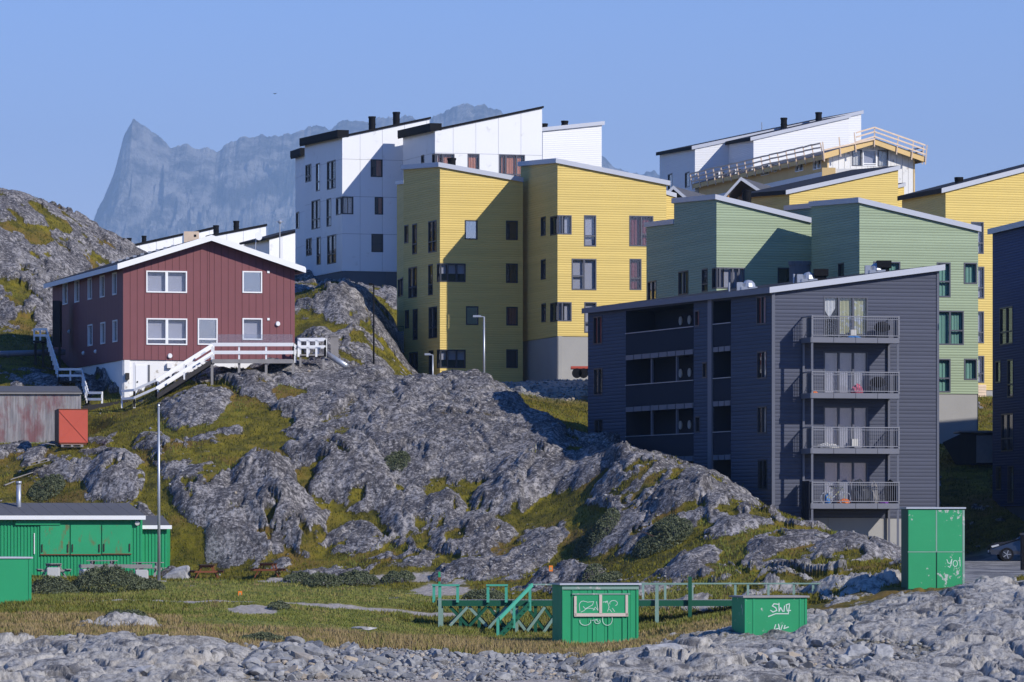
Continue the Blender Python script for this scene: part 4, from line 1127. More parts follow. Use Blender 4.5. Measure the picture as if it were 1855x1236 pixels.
# things on the roof
for px, py, k in ((1321, 523, 'p'), (1356, 516, 'f'), (1438, 512, 'p'), (1465, 503, 'f'), (1487, 500, 'c'), (1588, 490, 'f'), (1601, 486, 'c')):
    Yr = 262; c = P(px, py, Yr)
    u_ = (Vector((c.x, c.y)) - Vector(B)).dot(fr.d); v_ = -(Vector((c.x, c.y)) - Vector(B)).dot(fr.n)
    c.z = zB + (zC - zB) * u_ / fr.L + (zA - zB) * v_ / fl.L * 0.9 + 0.3
    mb = MB()
    if k == 'p': mb.tube(c - Vector((0, 0, .2)), c + Vector((0, 0, 0.55)), 0.05)
    elif k == 'c':
        mb.box(c.x - .28, c.x + .28, c.y - .28, c.y + .28, c.z - .2, c.z + .55); mb.box(c.x - .38, c.x + .38, c.y - .38, c.y + .38, c.z + .25, c.z + .62)
    else:
        mb.box(c.x - .4, c.x + .45, c.y - .35, c.y + .35, c.z - .2, c.z + .18); mb.ball((c.x, c.y, c.z + .18), 0.38, 12)
        mb.box(c.x - .62, c.x - .32, c.y - .3, c.y + .3, c.z - .2, c.z + .42)
    mb.build('roof_vent', M['galvanised' if k in 'pf' else 'black_metal'], db)
# tank seen over the roof belongs to the green block's flat link
mb = MB(); c = P(1449, 512, 289); mb.tube(c - Vector((0, 0, 3)), c + Vector((0, 0, 1.0)), 0.62, 0.62, 18); mb.tube(c + Vector((0, 0, 1.0)), c + Vector((0, 0, 1.22)), 0.68, 0.68, 18)
mb.build('vent_drum', M['dark_concrete'], gb)

# ------------------------------------------------------------------ blue block at the edge
bb = empty('blue_apartment_building', (PX(1860, 260), 260, 6.0), 'deep blue boarded apartment block beside the parked car', 'building')
bl_ = block(bb, (1798, 272), (1968, 252), (2500, 256), (424, 384, 332), 2.5, 'blue_boards', plinth=PZ(917, 265), pmat='dark_concrete', th=0.3)
for q in ((1811.5, 556, 1834.7, 624.5, 'd', VH), (1803.5, 653.6, 1813, 694, 'd'), (1825, 651, 1835.6, 720, 'd', H1), (1814, 749, 1835.6, 818, 'd', VH), (1804.5, 845, 1814, 888, 'd'), (1825.6, 844, 1836.5, 911, 'c', H1), (1875, 545, 1900, 620, 'd', VH), (1875, 745, 1900, 820, 'd', VH)):
    bl_['fl'].win(*q)
for k in range(4):
    for j, uu in enumerate((1.6, 4.6, 8.4, 12.0)):
        z0_ = 8.4 + 3.0 * k
        bl_['fr'].wins.append(dict(u0=uu, u1=uu + (1.5 if j % 2 else 0.8), z0=z0_, z1=z0_ + 1.7, kind='b' if (j + k) % 3 else 'c', split=V1 if j % 2 else H1, corner=None, frame='grey_frame'))
bl_['finish']()

# ------------------------------------------------------------------ yellow blocks further back
y4 = empty('yellow_apartment_building', (PX(1760, 312), 312, 13.0), 'yellow boarded block with black roof rising behind the green gable', 'building')
b4 = block(y4, (1634, 325), (1713, 310), (1935, 313), (362, 348, 291), 9.0, 'yellow_boards', plinth=PZ(706, 310), th=0.3, oh=(0.3, 0.15, 0.3, 0.2), edges=('black_metal', 'fascia_grey', 'fascia_grey', 'black_metal'))
for q in ((1759, 402, 1782, 460, 'b', H1), (1771 - 12, 483, 1783, 541, 'b', H1), (1759, 564, 1782.5, 622, 'b', H1), (1759, 644.5, 1783, 693.5, 'b', H1), (1842, 403, 1866, 460, 'b', H1), (1842, 483, 1866, 541, 'b', H1), (1722, 401, 1738, 440, 'b')):
    b4['fr'].win(*q, frame='grey_frame')
b4['finish']()
for px, py in ((1737, 329), (1796, 323)): flue(y4, P(px, py, 317), 0.15, 0.26)
mb = MB(); f = b4['fr']
for i in range(8):
    f.box(mb, f.u(1771.5), f.u(1786), f.z(1780, 736) + i * 0.17, f.z(1780, 736) + i * 0.17 + 0.15, 0.02, 0.06)
mb.build('timber_patch', M['raw_wood'], y4)
y3 = empty('yellow_apartment_building', (PX(1500, 350), 350, 15.0), 'yellow boarded block with white roof edge behind the left green tower', 'building')
b3 = block(y3, (1352, 358), (1430, 346), (1627, 348.5), (357, 351, 308), 12.0, 'yellow_boards', th=0.3, oh=(0.3, 0.15, 0.1, 0.2), edges=('black_metal', 'fascia_grey', 'fascia_grey', 'black_metal'))
b3['finish']()
b3b = block(y3, (1600, 356), (1626, 352), (1638, 352.2), (343, 341, 338), 12.0, 'yellow_boards', th=0.25, oh=(0, 0.1, 0.1, 0.1))
b3b['finish']()
flue(y3, P(1353, 368, 350), 0.8, 0.30)

# ------------------------------------------------------------------ red house
rh = empty('red_house', (PX(300, 294), 294, 12.8), 'dark red boarded two-storey house on a white plastered basement', 'house')
A, B, C = corner_pts((95, 312), (223, 290), (534, 293))
fl, fr = Face(A, B), Face(B, C)
zB, zC, zap = PZ(484, 290), PZ(484, 293), PZ(436, 291.5)
zA = zB
zred = PZ(652, 290)
for q in ((114.6, 513, 123, 552), (136, 508, 144, 548), (160, 504, 167, 543), (182, 499, 190, 539), (204.5, 494, 212, 534.5), (160, 588, 168, 627), (183, 584, 191, 623.5), (205, 580, 213, 620)):
    fl.win(*q, 'c', frame='white_paint')
fr.win(264.7, 491, 338.6, 530.5, 'b', (('v', 0.5, 0.08),), frame='white_paint')
fr.win(439, 491.4, 474.6, 531, 'B', frame='white_paint')
fr.win(265, 577, 339, 625, 'b', (('v', 0.5, 0.08), ('h', 0.78)), frame='white_paint')
fr.win(358, 577, 394, 625, 'B', (('h', 0.78),), frame='white_paint')
fr.win(439, 576.7, 475, 616, 'b', frame='white_paint')
zg = lambda u: zB + (zap - zB) * (1 - abs(u / fr.L - 0.5) * 2)
panel_wall(fr, rh, zred, zg, sorted(list(np.arange(0.42, fr.L, 0.42)) + [fr.L / 2]), [], 'red_paint', name='board', back='dark_wood', gap=0.02, th=0.03)
panel_wall(fl, rh, zred, (lambda u: zB), list(np.arange(0.42, fl.L, 0.42)), [], 'red_paint', name='board', back='dark_wood', gap=0.02, th=0.03)
D = (A[0] + C[0] - B[0], A[1] + C[1] - B[1])
fb = Face(C, D)
mb = MB(); mb.poly([fb.pt(0, 9, 0), fb.pt(fb.L, 9, 0), fb.pt(fb.L, zB, 0), fb.pt(0, zB, 0)])
fk = Face(D, A); mb.poly([fk.pt(0, 9), fk.pt(fk.L, 9), fk.pt(fk.L, zB), fk.pt(fk.L / 2, zap), fk.pt(0, zB)])
mb.build('rear_wall', M['red_paint'], rh)
for f in (fl, fr):
    mb = MB(); f.box(mb, 0.0 if f is fr else -0.05, f.L, 8.5, zred - 0.012, -0.4, -0.07); mb.build('basement_wall', M['old_white_paint'], rh)
# roof: two slopes with overhang, white barge boards
e2 = Vector((A[0] - B[0], A[1] - B[1])).normalized(); L2 = fl.L
def rpt(u, v, dz=0.0):
    q = Vector(B) + fr.d * u + e2 * v
    s = (zap - zB) / (fr.L / 2)
    z = zB + s * (fr.L / 2 - abs(u - fr.L / 2)) + 0.12
    return Vector((q.x, q.y, z + dz))
for ua, ub, nm in ((-0.45, fr.L / 2, 'roof'), (fr.L / 2, fr.L + 0.5, 'roof')):
    mb = MB()
    a = [rpt(ua, -0.55), rpt(ub, -0.55), rpt(ub, L2 + 0.4), rpt(ua, L2 + 0.4)]
    mb.hexa(a, [p + Vector((0, 0, 0.16)) for p in a]); ro = mb.build(nm, M['roof_felt'], rh)
    mb = MB(); b0 = [rpt(ua, -0.62, -0.16), rpt(ub, -0.62, -0.16), rpt(ub, -0.553, -0.16), rpt(ua, -0.553, -0.16)]
    mb.hexa(b0, [p + Vector((0, 0, 0.34)) for p in b0]); mb.build('barge_board', M['white_paint'], ro)
    ue = ua if ua < 0 else ub
    s_ = -0.05 if ua < 0 else 0.05
    mb = MB(); b0 = [rpt(ue + (s_ if ua < 0 else 0), -0.55, -0.14), rpt(ue + (0 if ua < 0 else s_), -0.55, -0.14), rpt(ue + (0 if ua < 0 else s_), L2 + 0.4, -0.14), rpt(ue + (s_ if ua < 0 else 0), L2 + 0.4, -0.14)]
    mb.hexa(b0, [p + Vector((0, 0, 0.28)) for p in b0]); mb.build('eave_board', M['white_paint'], ro)
    for k in range(9):
        c = rpt((ua * 0.35 + ub * 0.65) if ua < 0 else ub - 2, 1.0 + k * L2 / 10, 0.16); mb = MB(); mb.box(c.x - .1, c.x + .1, c.y - .15, c.y + .15, c.z - .05, c.z + .1)
        if ua < 0: mb.build('snow_guard', M['galvanised'], ro)
# basement door, lamps, vents
mb = MB(); u = fr.u(246); fr.box(mb, u, fr.u(271), fr.z(258, 712), fr.z(258, 662), -0.06, -0.02); do = mb.build('door', M['white_paint'], rh)
mb = MB(); fr.box(mb, fr.u(268), fr.u(271.5), fr.z(258, 705), fr.z(258, 661), -0.05, 0.01); mb.build('door_post', M['dark_concrete'], do)
mb = MB(); c = fr.pt(fr.u(249), fr.z(249, 692), 0.0); mb.ball(c, 0.05, 8); mb.build('handle', M['black_metal'], do)
for px, py, r in ((503, 587, 0.15), (307.5, 645, 0.15)):
    c = fr.pt(fr.u(px), fr.z(px, py), 0.03); mb = MB(); mb.tube(c, c + Vector((fr.n.x, fr.n.y, 0)) * 0.10, r, r * .8, 14); mb.build('wall_lamp', M['white_paint'], rh)
for px, py in ((486, 493), (486, 578.5)):
    mb = MB(); fr.box(mb, fr.u(px) - .07, fr.u(px) + .07, fr.z(px, py) - .07, fr.z(px, py) + .07, 0.0, 0.05); mb.build('wall_vent', M['white_paint'], rh)
mb = MB(); fr.box(mb, fr.u(302), fr.u(311), fr.z(306, 667), fr.z(306, 658), -0.02, 0.15); mb.build('wall_vent', M['old_white_paint'], rh)
mb = MB(); fr.box(mb, fr.u(227), fr.u(233), fr.z(230, 688), fr.z(230, 676), -0.02, 0.2); mb.build('meter_box', M['dark_wood'], rh)
for px, py in ((107, 567), (126, 601), (152, 640), (174, 637)):
    c = fl.pt(fl.u(px), fl.z(px, py), 0.02); mb = MB(); mb.ball(c, 0.13, 8); mb.build('wall_lamp', M['white_paint'], rh)

# railing helper: posts and rails along a list of points
def railing(mb, pts, h=1.0, rails=(1.0, 0.55), post=0.1, rail=(0.05, 0.13), every=2.0, ends=True):
    for p, q in zip(pts[:-1], pts[1:]):
        p = Vector(p); q = Vector(q); L = (q - p).length; n = max(1, round(L / every))
        for i in range(n + 1):
            if i == 0 and p is not pts[0] and not ends: continue
            c = p + (q - p) * i / n
            mb.box(c.x - post / 2, c.x + post / 2, c.y - post / 2, c.y + post / 2, c.z - 0.15, c.z + h)
        d = Vector((0, -post / 2 - rail[0] / 2 - .002, 0))
        for r in rails:
            mb.bar(p + Vector((0, 0, h * r - rail[1] / 2)) + d, q + Vector((0, 0, h * r - rail[1] / 2)) + d, rail[0], rail[1])

# white front deck with a stair
dk = empty('timber_deck', (PX(450, 288), 288, 14.0), 'white railed timber deck and stair before the red gable', 'deck')
zd = PZ(651, 287)
y0_, y1_ = 287.0, 290.5
x0_, x1_ = PX(384, 287), PX(531, 287)
mb = MB()
for k in range(18):
    mb.box(x0_, x1_, y0_ + k * 0.2, y0_ + k * 0.2 + 0.185, zd - 0.04, zd)
mb.build('deck_boards', M['grey_wood'], dk)
mb = MB(); mb.box(x0_, x1_, y0_ - 0.05, y0_, zd - 0.24, zd - 0.01); mb.build('edge_board', M['grey_wood'], dk)
for k in range(4):
    x = x0_ + (x1_ - x0_) * k / 3; mb = MB(); mb.box(x - .07, x + .07, y0_ + .02, y0_ + .16, zd - 3, zd - .05); mb.build('support_post', M['grey_wood'], dk)
zr_ = 0.0
for a_, b_ in (((x0_, y0_ + .1), (x1_, y0_ + .1)), ((x1_, y0_ + .1), (x1_, y1_))):
    mb = MB(); railing(mb, [(a_[0], a_[1], zd), (b_[0], b_[1], zd)], 0.95, (1.0, 0.52), 0.1, (0.05, 0.2), 1.6); mb.build('railing', M['white_paint'], dk)
# glass-like screen above the rail
mb = MB(); mb.box(PX(394, 287.3), PX(530, 287.3), 287.3, 287.32, zd + 0.95, zd + 1.45); mb.build('wind_screen', M['glass'], dk)
# stair down to the left
sA = Vector((x0_, 287.6, zd)); sB = Vector((PX(285, 286.5), 286.2, PZ(716, 286.5)))
n = 14
for i in range(1, n):
    c = sA + (sB - sA) * i / n; mb = MB(); mb.box(c.x - .16, c.x + .16, c.y - .5, c.y + .9, c.z - .05, c.z); mb.build('step', M['dark_wood'], dk)
for dy in (-0.55, 0.95):
    mb = MB(); d = Vector((0, dy, 0)); mb.bar(sA + d - Vector((0, 0, .12)), sB + d - Vector((0, 0, .12)), 0.06, 0.24); mb.build('stringer', M['dark_wood'], dk)
    mb = MB(); railing(mb, [sA + d, sB + d], 0.9, (1.0, 0.5), 0.1, (0.05, 0.16), 1.9); mb.build('railing', M['white_paint'], dk)
mb = MB(); c = sB + Vector((0, -0.55, 0)); railing(mb, [c, Vector((PX(243, 286), 286, PZ(733, 286))), Vector((PX(221, 286.5), 286.5, PZ(735, 286.5)))], 0.9, (1.0, 0.5), 0.1, (0.05, 0.14), 1.6); mb.build('railing', M['white_paint'], dk)
mb = MB(); c0 = P(243, 733, 286.2); mb.box(c0.x - .06, c0.x + .06, c0.y, c0.y + .12, c0.z - .4, PZ(657, 286)); mb.build('tall_post', M['white_paint'], dk)
# small side landing to the right
ld = empty('side_landing', (PX(565, 291), 291, 14.5), 'small white railed landing at the end of the deck', 'landing')
zl = PZ(642, 290); xa, xb = PX(541, 290), PX(589, 290)
mb = MB()
for k in range(10): mb.box(xa, xb, 290 + k * .2, 290.185 + k * .2, zl - 0.08, zl)
mb.build('deck_boards', M['grey_wood'], ld)
for a_, b_ in (((xa, 290.05), (xb, 290.05)), ((xb, 290.05), (xb, 292)), ((xa, 292), (xb, 292))):
    mb = MB(); railing(mb, [(*a_, zl), (*b_, zl)], 0.95, (1.0, 0.55), 0.12, (0.05, 0.12), 0.55); mb.build('railing', M['white_paint'], ld)
for x in (xa + .1, xb - .1):
    mb = MB(); mb.box(x - .06, x + .06, 290.1, 290.22, zl - 2, zl - .05); mb.build('support_post', M['grey_wood'], ld)
mb = MB(); mb.tube(P(591, 641, 291), P(628, 664, 290), 0.17, 0.17, 12)
tag(mb.build('drain_pipe', M['galvanised'], None, True), 'thick grey metal pipe slanting down from the landing', 'pipe')
mb = MB(); c = P(606, 633, 296); mb.box(c.x - .22, c.x + .22, c.y - .2, c.y + .2, c.z - 1.5, c.z + .75); mb.box(c.x - .26, c.x + .26, c.y - .24, c.y + .24, c.z + .75, c.z + .82)
tag(mb.build('cable_cabinet', M['grey_wood']), 'grey cable cabinet against the rough rock beside the landing', 'cabinet')

# stairs on the shaded side of the house
ss = empty('side_stair', (PX(120, 296), 296, 12.0), 'white railed stair descending the shaded side of the red house', 'stair')
pts = [P(62, 617, 303), P(84, 617, 302), P(107, 690, 296), P(148, 690, 295), P(160, 733, 289.5), P(185, 733, 289)]
for p, q in zip(pts[:-1], pts[1:]):
    mb = MB(); railing(mb, [p, q], 0.75, (1.0, 0.5), 0.1, (0.05, 0.14), 0.75); mb.build('railing', M['white_paint'], ss)
for p, q, nm in ((pts[0], pts[1], 'landing'), (pts[2], pts[3], 'landing'), (pts[4], pts[5], 'landing')):
    mb = MB(); mb.box(p.x, q.x, q.y, q.y + 1.4, min(p.z, q.z) - 0.1, min(p.z, q.z)); mb.build(nm, M['dark_wood'], ss)
for p, q in ((pts[1], pts[2]), (pts[3], pts[4])):
    for i in range(9):
        c = p + (q - p) * i / 9; mb = MB(); mb.box(c.x - .15, c.x + .15, c.y, c.y + 1.2, c.z - .12, c.z - .07); mb.build('step', M['dark_wood'], ss)
for px in (64, 78, 95, 108):
    mb = MB(); c = P(px, 622, 303); mb.box(c.x - .07, c.x + .07, c.y, c.y + .14, c.z - 3.0, c.z); mb.build('support_post', M['dark_wood'], ss)
mb = MB(); c = P(106, 545, 305); mb.box(c.x - .35, c.x + .1, c.y - .1, c.y + 1.2, c.z - 2.8, c.z); mb.build('porch_frame', M['dark_wood'], ss)
mb = MB(); mb.bar(P(150, 741, 289), P(300, 722, 289), 0.15, 0.35); mb.bar(P(176, 741, 289), P(176, 760, 289), 0.15); mb.bar(P(225, 735, 289), P(225, 752, 289), 0.15)
tag(mb.build('walkway_beam', M['dark_wood']), 'dark timber walkway beam at the foot of the white basement', 'beam')
mb = MB(); mb.tube(P(-60, 643, 304), P(118, 638, 304), 0.18, 0.18, 12); mb.tube(P(12, 642, 304), P(17, 642, 304), 0.20, 0.20, 12)
tag(mb.build('heating_pipe', M['steel_grey'], None, True), 'grey district pipe running along the slope to the red house', 'pipe')

# ------------------------------------------------------------------ far white blocks behind the red roof
def far_block(root, a, b, c, tops, zb, mat='white_panel', edges=WE, oh=(0.4, 0.1, 0.1, 0.2)):
    bk = block(root, a, b, c, tops, zb, mat, oh=oh, th=0.22, edges=edges)
    f = bk['fr']
    panel_wall(f, root, zb, (lambda u: bk['zB'] + (bk['zC'] - bk['zB']) * u / f.L), list(np.arange(1.2, f.L, 1.6)), [], mat, gap=0.025)
    build_wall(bk['fl'], root, zb, bk['zA'], bk['zB'], mat)
    back_walls(root, bk['A'], bk['B'], bk['C'], zb, bk['zA'], bk['zB'], bk['zC'], mat)
    roof_slab(root, bk['A'], bk['B'], bk['C'], bk['zA'], bk['zB'], bk['zC'], oh, 0.2, 'roof_felt', edges)
    return bk
fw = empty('far_white_block', (PX(280, 430), 430, 24.0), 'low white block whose black roof rises behind the left roof slope of the red house', 'building')
far_block(fw, (217, 446), (230, 430), (330, 432.5), (452, 449, 427), 20)
far_block(fw, (352, 445), (358, 436), (388, 437), (423, 422, 415), 20)
for px, py in ((234, 441), (261, 437)): flue(fw, P(px, py, 438), 0.35, 0.2)
mb = MB(); c = P(347, 429, 428); mb.box(c.x - .62, c.x + .62, c.y - .6, c.y + .6, c.z - 1.5, c.z + .42); mb.build('plywood_shaft', M['raw_wood'], fw)
mb = MB(); mb.box(c.x + .25, c.x + .45, c.y - .62, c.y - .59, c.z - .05, c.z + .15); mb.build('shaft_opening', M['black_metal'], fw)
fw2 = empty('far_white_block', (PX(460, 425), 425, 24.0), 'white block with two black flues beyond the ridge of the red house', 'building')
far_block(fw2, (380, 432), (388, 424), (482, 426.5), (430, 428, 410), 20)
far_block(fw2, (442, 423), (488, 415), (560, 417), (442, 434, 415), 20)
for px, py in ((391.5, 424), (428, 416)): flue(fw2, P(px, py, 428), 0.62, 0.24)
def street_light(px, ptop, pbot, Y, label, h_head=True, r=0.07, mat='galvanised', arm=-0.9, name='street_lamp'):
    a = P(px, pbot, Y); t = P(px, ptop, Y)
    o = empty(name, a, label, 'lamp post')
    MB().tube(a - Vector((0, 0, 1.0)), t, r, r * 0.7, 10).build('pole', M[mat], o, True)
    MB().bar(t, t + Vector((arm, 0, 0.03)), 0.06, 0.06).build('arm', M[mat], o)
    MB().box(*(sorted((t.x + arm * 0.35, t.x + arm * 1.25))), t.y - .12, t.y + .12, t.z - 0.03, t.z + .09).build('lamp_head', M[mat], o)
    return o
o = empty('mast', P(507, 460, 405), 'slim grey lamp mast with cluster head before the far white wall', 'mast')
MB().tube(P(507, 480, 405), P(507, 402, 405), 0.05, 0.04, 8).build('pole', M['galvanised'], o)
t = P(507, 402, 405); MB().ball(t, 0.16, 10).bar(t - Vector((.3, 0, 0)), t + Vector((.3, 0, 0)), .06).build('lamp_head', M['galvanised'], o)
o = empty('satellite_dish', P(462, 447, 404), 'small grey satellite dish on a short pole by the roof ridge', 'satellite dish')
MB().tube(P(461, 462, 404), P(464, 433, 404), 0.05, 0.05, 8).build('pole', M['galvanised'], o)
c = P(467, 429, 404); MB().tube(c, c + Vector((0.06, -0.1, 0.03)), 0.05, 0.34, 14).build('dish', M['fascia_grey'], o)

# ------------------------------------------------------------------ back right: long white house and the roof under repair
lw = empty('long_white_building', (PX(1330, 420), 420, 24.0), 'long pale building with black stepped roofs behind the scaffolded roof', 'building')
b1 = block(lw, (1195, 440), (1259, 425), (1560, 428), (281, 270, 207), 15, 'white_boards', oh=(0.3, 0.1, 0.2, 0.2), th=0.3, edges=('black_metal', 'fascia_grey', 'fascia_grey', 'black_metal'))
for q in ((1210, 315, 1218, 344, 'C'), (1241, 312, 1249, 340, 'C')): b1['fl'].win(*q)
b1['finish']()
b2 = block(lw, (1283, 432), (1365, 418), (1538, 420.5), (268, 254, 214), 15, 'white_boards', oh=(0.3, 0.12, 0.15, 0.2), th=0.3, edges=('black_metal', 'fascia_grey', 'fascia_grey', 'black_metal'))
b2['fl'].win(1284, 314, 1291, 345, 'd')
b2['finish']()
for px, py in ((1420, 232), (1483, 222)): flue(lw, P(px, py, 426), 0.75, 0.27)
mb = MB(); mb.tube(P(1380, 236, 424), P(1380, 222, 424), 0.04); mb.build('aerial', M['galvanised'], lw)

rv = empty('renovation_house', (PX(1480, 398), 398, 22.0), 'weathered gabled house under repair with temporary timber roof rails', 'house')
A, B, C = corner_pts((1266, 425), (1498, 392), (1657, 394.5))
fl, fr = Face(A, B), Face(B, C)
zB = PZ(283, 392); zap = PZ(259, 393); zb_ = 14
for q in ((1296, 312, 1303, 330, 'r'), (1318.6, 308, 1333, 326, 'c', V1), (1348, 303.5, 1363, 321, 'C', V1), (1379, 299, 1393.5, 318, 'C', V1), (1402.5, 298.6, 1407.5, 312, 'd'), (1441, 290, 1455.5, 311, 'c', V1), (1473.5, 285, 1488, 307, 'c', V1)):
    fl.win(*q, frame='white_paint')
fr.win(1562.6, 271.5, 1588, 301, 'b', (('h', 0.86),), frame='white_paint')
fr.win(1543, 271, 1561, 301, 'C', frame='grey_frame'); fr.win(1590, 272, 1609, 302, 'C', frame='grey_frame')
zg2 = lambda u: zB + (zap - zB) * (1 - abs(u / fr.L - 0.5) * 2)
panel_wall(fr, rv, zb_, zg2, sorted(list(np.arange(0.5, fr.L, 0.5)) + [fr.L / 2]), [], 'worn_white_boards', name='board', back='dark_wood', gap=0.025)
zm = PZ(322, 400)
panel_wall(fl, rv, zm, (lambda u: zB), list(np.arange(2.2, fl.L, 2.2)), [], 'tan_board', name='sheathing_board', gap=0.02)
mb = MB(); fl.box(mb, 0, fl.L, zb_, zm - 0.02, -0.3, 0.03); mb.build('lower_wall', M['dark_concrete'] if False else M['white_boards'], rv)
for u_, f in ((0.02, fr), (fr.L - 0.12, fr)):
    mb = MB(); f.box(mb, u_, u_ + .12, zb_, zB, 0.01, 0.05); mb.build('corner_board', M['tan_board'], rv)
e2 = Vector((A[0] - B[0], A[1] - B[1])).normalized()
def vpt(u, v, dz=0.0):
    q = Vector(B) + fr.d * u + e2 * v
    z = zB + (zap - zB) / (fr.L / 2) * (fr.L / 2 - abs(u - fr.L / 2)) + 0.1
    return Vector((q.x, q.y, z + dz))
for ua, ub in ((-0.5, fr.L / 2), (fr.L / 2, fr.L + 0.6)):
    a = [vpt(ua, -0.7), vpt(ub, -0.7), vpt(ub, fl.L + 0.3), vpt(ua, fl.L + 0.3)]
    ro = MB().hexa(a, [p + Vector((0, 0, 0.15)) for p in a]).build('roof', M['roof_grey'], rv)
    b0 = [vpt(ua, -0.78, -0.25), vpt(ub, -0.78, -0.25), vpt(ub, -0.703, -0.25), vpt(ua, -0.703, -0.25)]
    MB().hexa(b0, [p + Vector((0, 0, 0.46)) for p in b0]).build('barge_board', M['tan_board'], ro)
    ue = ua if ua < 0 else ub
    b0 = [vpt(ue - .04, -0.7, -0.25), vpt(ue + .0, -0.7, -0.25), vpt(ue + .0, fl.L + 0.3, -0.25), vpt(ue - .04, fl.L + .3, -0.25)]
    b0 = [Vector((p.x, p.y, b0[0].z if False else p.z)) for p in b0]
    MB().hexa(b0, [p + Vector((0, 0, 0.36)) for p in b0]).build('eave_board', M['tan_board'], ro)
# temporary rails: eave side, gable side
n = 17
base = [vpt(-0.55, fl.L * i / (n - 1) - 0.7 * (1 - i / (n - 1)), -0.1) for i in range(n)]
sd = Vector((-fr.d.x, -fr.d.y, 0)) * 0.25
for p in base:
    MB().bar(p - Vector((0, 0, 0.25)), p + sd + Vector((0, 0, 1.15)), 0.09, 0.09).build('rail_post', M['raw_wood'], rv)
for h in (0.45, 0.8, 1.12):
    mb = MB()
    for p, q in zip(base[:-1], base[1:]):
        mb.bar(p + sd * (h / 1.15) + Vector((0, 0, h + random.uniform(-.03, .03))), q + sd * (h / 1.15) + Vector((0, 0, h + random.uniform(-.03, .03))), 0.05, 0.12)
    mb.build('guard_rail', M['raw_wood'], rv)
gu = [(-0.5), 0.9, 2.2, fr.L / 2, fr.L / 2 + 1.9, fr.L / 2 + 3.2, fr.L + 0.6]
gp = [vpt(u, -0.85, -0.05) for u in gu]
for i, p in enumerate(gp):
    MB().bar(p - Vector((0, 0, 0.4)), p + Vector((0.15 * (1 if i > 3 else -1) * (i != 3), 0, 1.15)), 0.09, 0.09).build('rail_post', M['raw_wood'], rv)
for h in (0.4, 0.78, 1.12):
    mb = MB()
    for p, q in zip(gp[2:-1], gp[3:]): mb.bar(p + Vector((0, -.07, h)), q + Vector((0, -.07, h)), 0.05, 0.12)
    if h < 0.5: mb.bar(gp[0] + Vector((0, -.07, .5)), gp[3] + Vector((0, -.07, .2)), .05, .12)
    mb.build('guard_rail', M['raw_wood'], rv)
bs2 = [vpt(fr.L + 0.65, fl.L * i / 8, -0.1) for i in range(5)]
for p in bs2: MB().bar(p - Vector((0, 0, 0.25)), p + Vector((0.1, 0, 1.1)), 0.09).build('rail_post', M['raw_wood'], rv)
for h in (0.4, 0.78, 1.1):
    mb = MB()
    for p, q in zip(bs2[:-1], bs2[1:]): mb.bar(p + Vector((.1, 0, h)), q + Vector((.1, 0, h)), .05, .12)
    mb.build('guard_rail', M['raw_wood'], rv)
far_r = [vpt(-0.3 + (fr.L / 2 + .3) * i / 5, fl.L + 0.2, 0.1) for i in range(6)]
for h in (0.5, 0.95):
    mb = MB()
    for p, q in zip(far_r[:-1], far_r[1:]): mb.bar(p + Vector((0, 0, h)), q + Vector((0, 0, h)), .05, .12)
    mb.build('guard_rail', M['raw_wood'], rv)
for p in far_r: MB().bar(p - Vector((0, 0, .2)), p + Vector((0, 0, 1.0)), 0.09).build('rail_post', M['raw_wood'], rv)
mb = MB(); c = P(1540, 308, 391); mb.box(c.x - 2.2, c.x + 2.3, c.y - .6, c.y + .6, c.z - 1.8, c.z + .05); mb.build('timber_porch', M['worn_white_boards'], rv)
mb = MB(); mb.box(c.x - 2.25, c.x - 1.2, c.y - .75, c.y - .61, c.z - 1.6, c.z + .12); mb.build('crate_panel', M['tan_board'], rv)

# little gabled stair porches
def porch(apx, apy, lpx, lpy, rpx, rpy, Y, depth_px, lab, open_=True):
    ap, l, r = P(apx, apy, Y), P(lpx, lpy, Y), P(rpx, rpy, Y)
    o = empty('gabled_porch', (ap.x, Y, l.z - 2.5), lab, 'porch', 'gabled porches between the blocks')
    back = Vector((0.30, 1.0, 0)).normalized() * depth_px
    for a, b in ((l, ap), (ap, r)):
        dn = (b - a).normalized(); ext = a - dn * 0.25 if b is ap else b + dn * 0.25
        e0 = ext if b is ap else a; e1 = b if b is ap else ext
        q = [e0 + Vector((0, -.3, 0)), e1 + Vector((0, -.3, 0)), e1 + back, e0 + back]
        ro = MB().hexa(q, [v + Vector((0, 0, .12)) for v in q]).build('roof', M['roof_grey'], o)
        q = [e0 + Vector((0, -.36, -.1)), e1 + Vector((0, -.36, -.1)), e1 + Vector((0, -.303, -.1)), e0 + Vector((0, -.303, -.1))]
        MB().hexa(q, [v + Vector((0, 0, .26)) for v in q]).build('barge_board', M['fascia_grey'], ro)
    iw = 0.35
    for a, s in ((l, 1), (r, -1)):
        a0 = a + Vector((s * 0.25, 0, 0)); MB().box(min(a0.x, a0.x + s * .12), max(a0.x, a0.x + s * .12), Y, Y + depth_px * .9, l.z - 3, a.z + 0.15).build('side_wall', M['orange_wood'], o)
    q = [l + Vector((.3, depth_px * .35, -3)), r + Vector((-.3, depth_px * .35, -3)), r + Vector((-.3, depth_px * .35, 0)), ap + Vector((0, depth_px * .35, -.1)), l + Vector((.3, depth_px * .35, 0))]
    MB().poly(q).build('inner_wall', M['orange_wood'], o)
    q = [ap + Vector((-.9, depth_px * .34, -1.7)), ap + Vector((.7, depth_px * .34, -1.7))]
    MB().box(q[0].x, q[1].x, q[0].y - .05, q[0].y, q[0].z - .8, q[0].z + .6).build('window', M['curtain_white'], o)
    return o
porch(1219.5, 341, 1207, 353, 1246, 364, 352, 9.0, 'small gabled porch with dark roof between the yellow and green blocks')
porch(1342, 325, 1312, 358, 1378, 349, 372, 9.0, 'orange boarded gabled porch with dark roof below the scaffolded house')

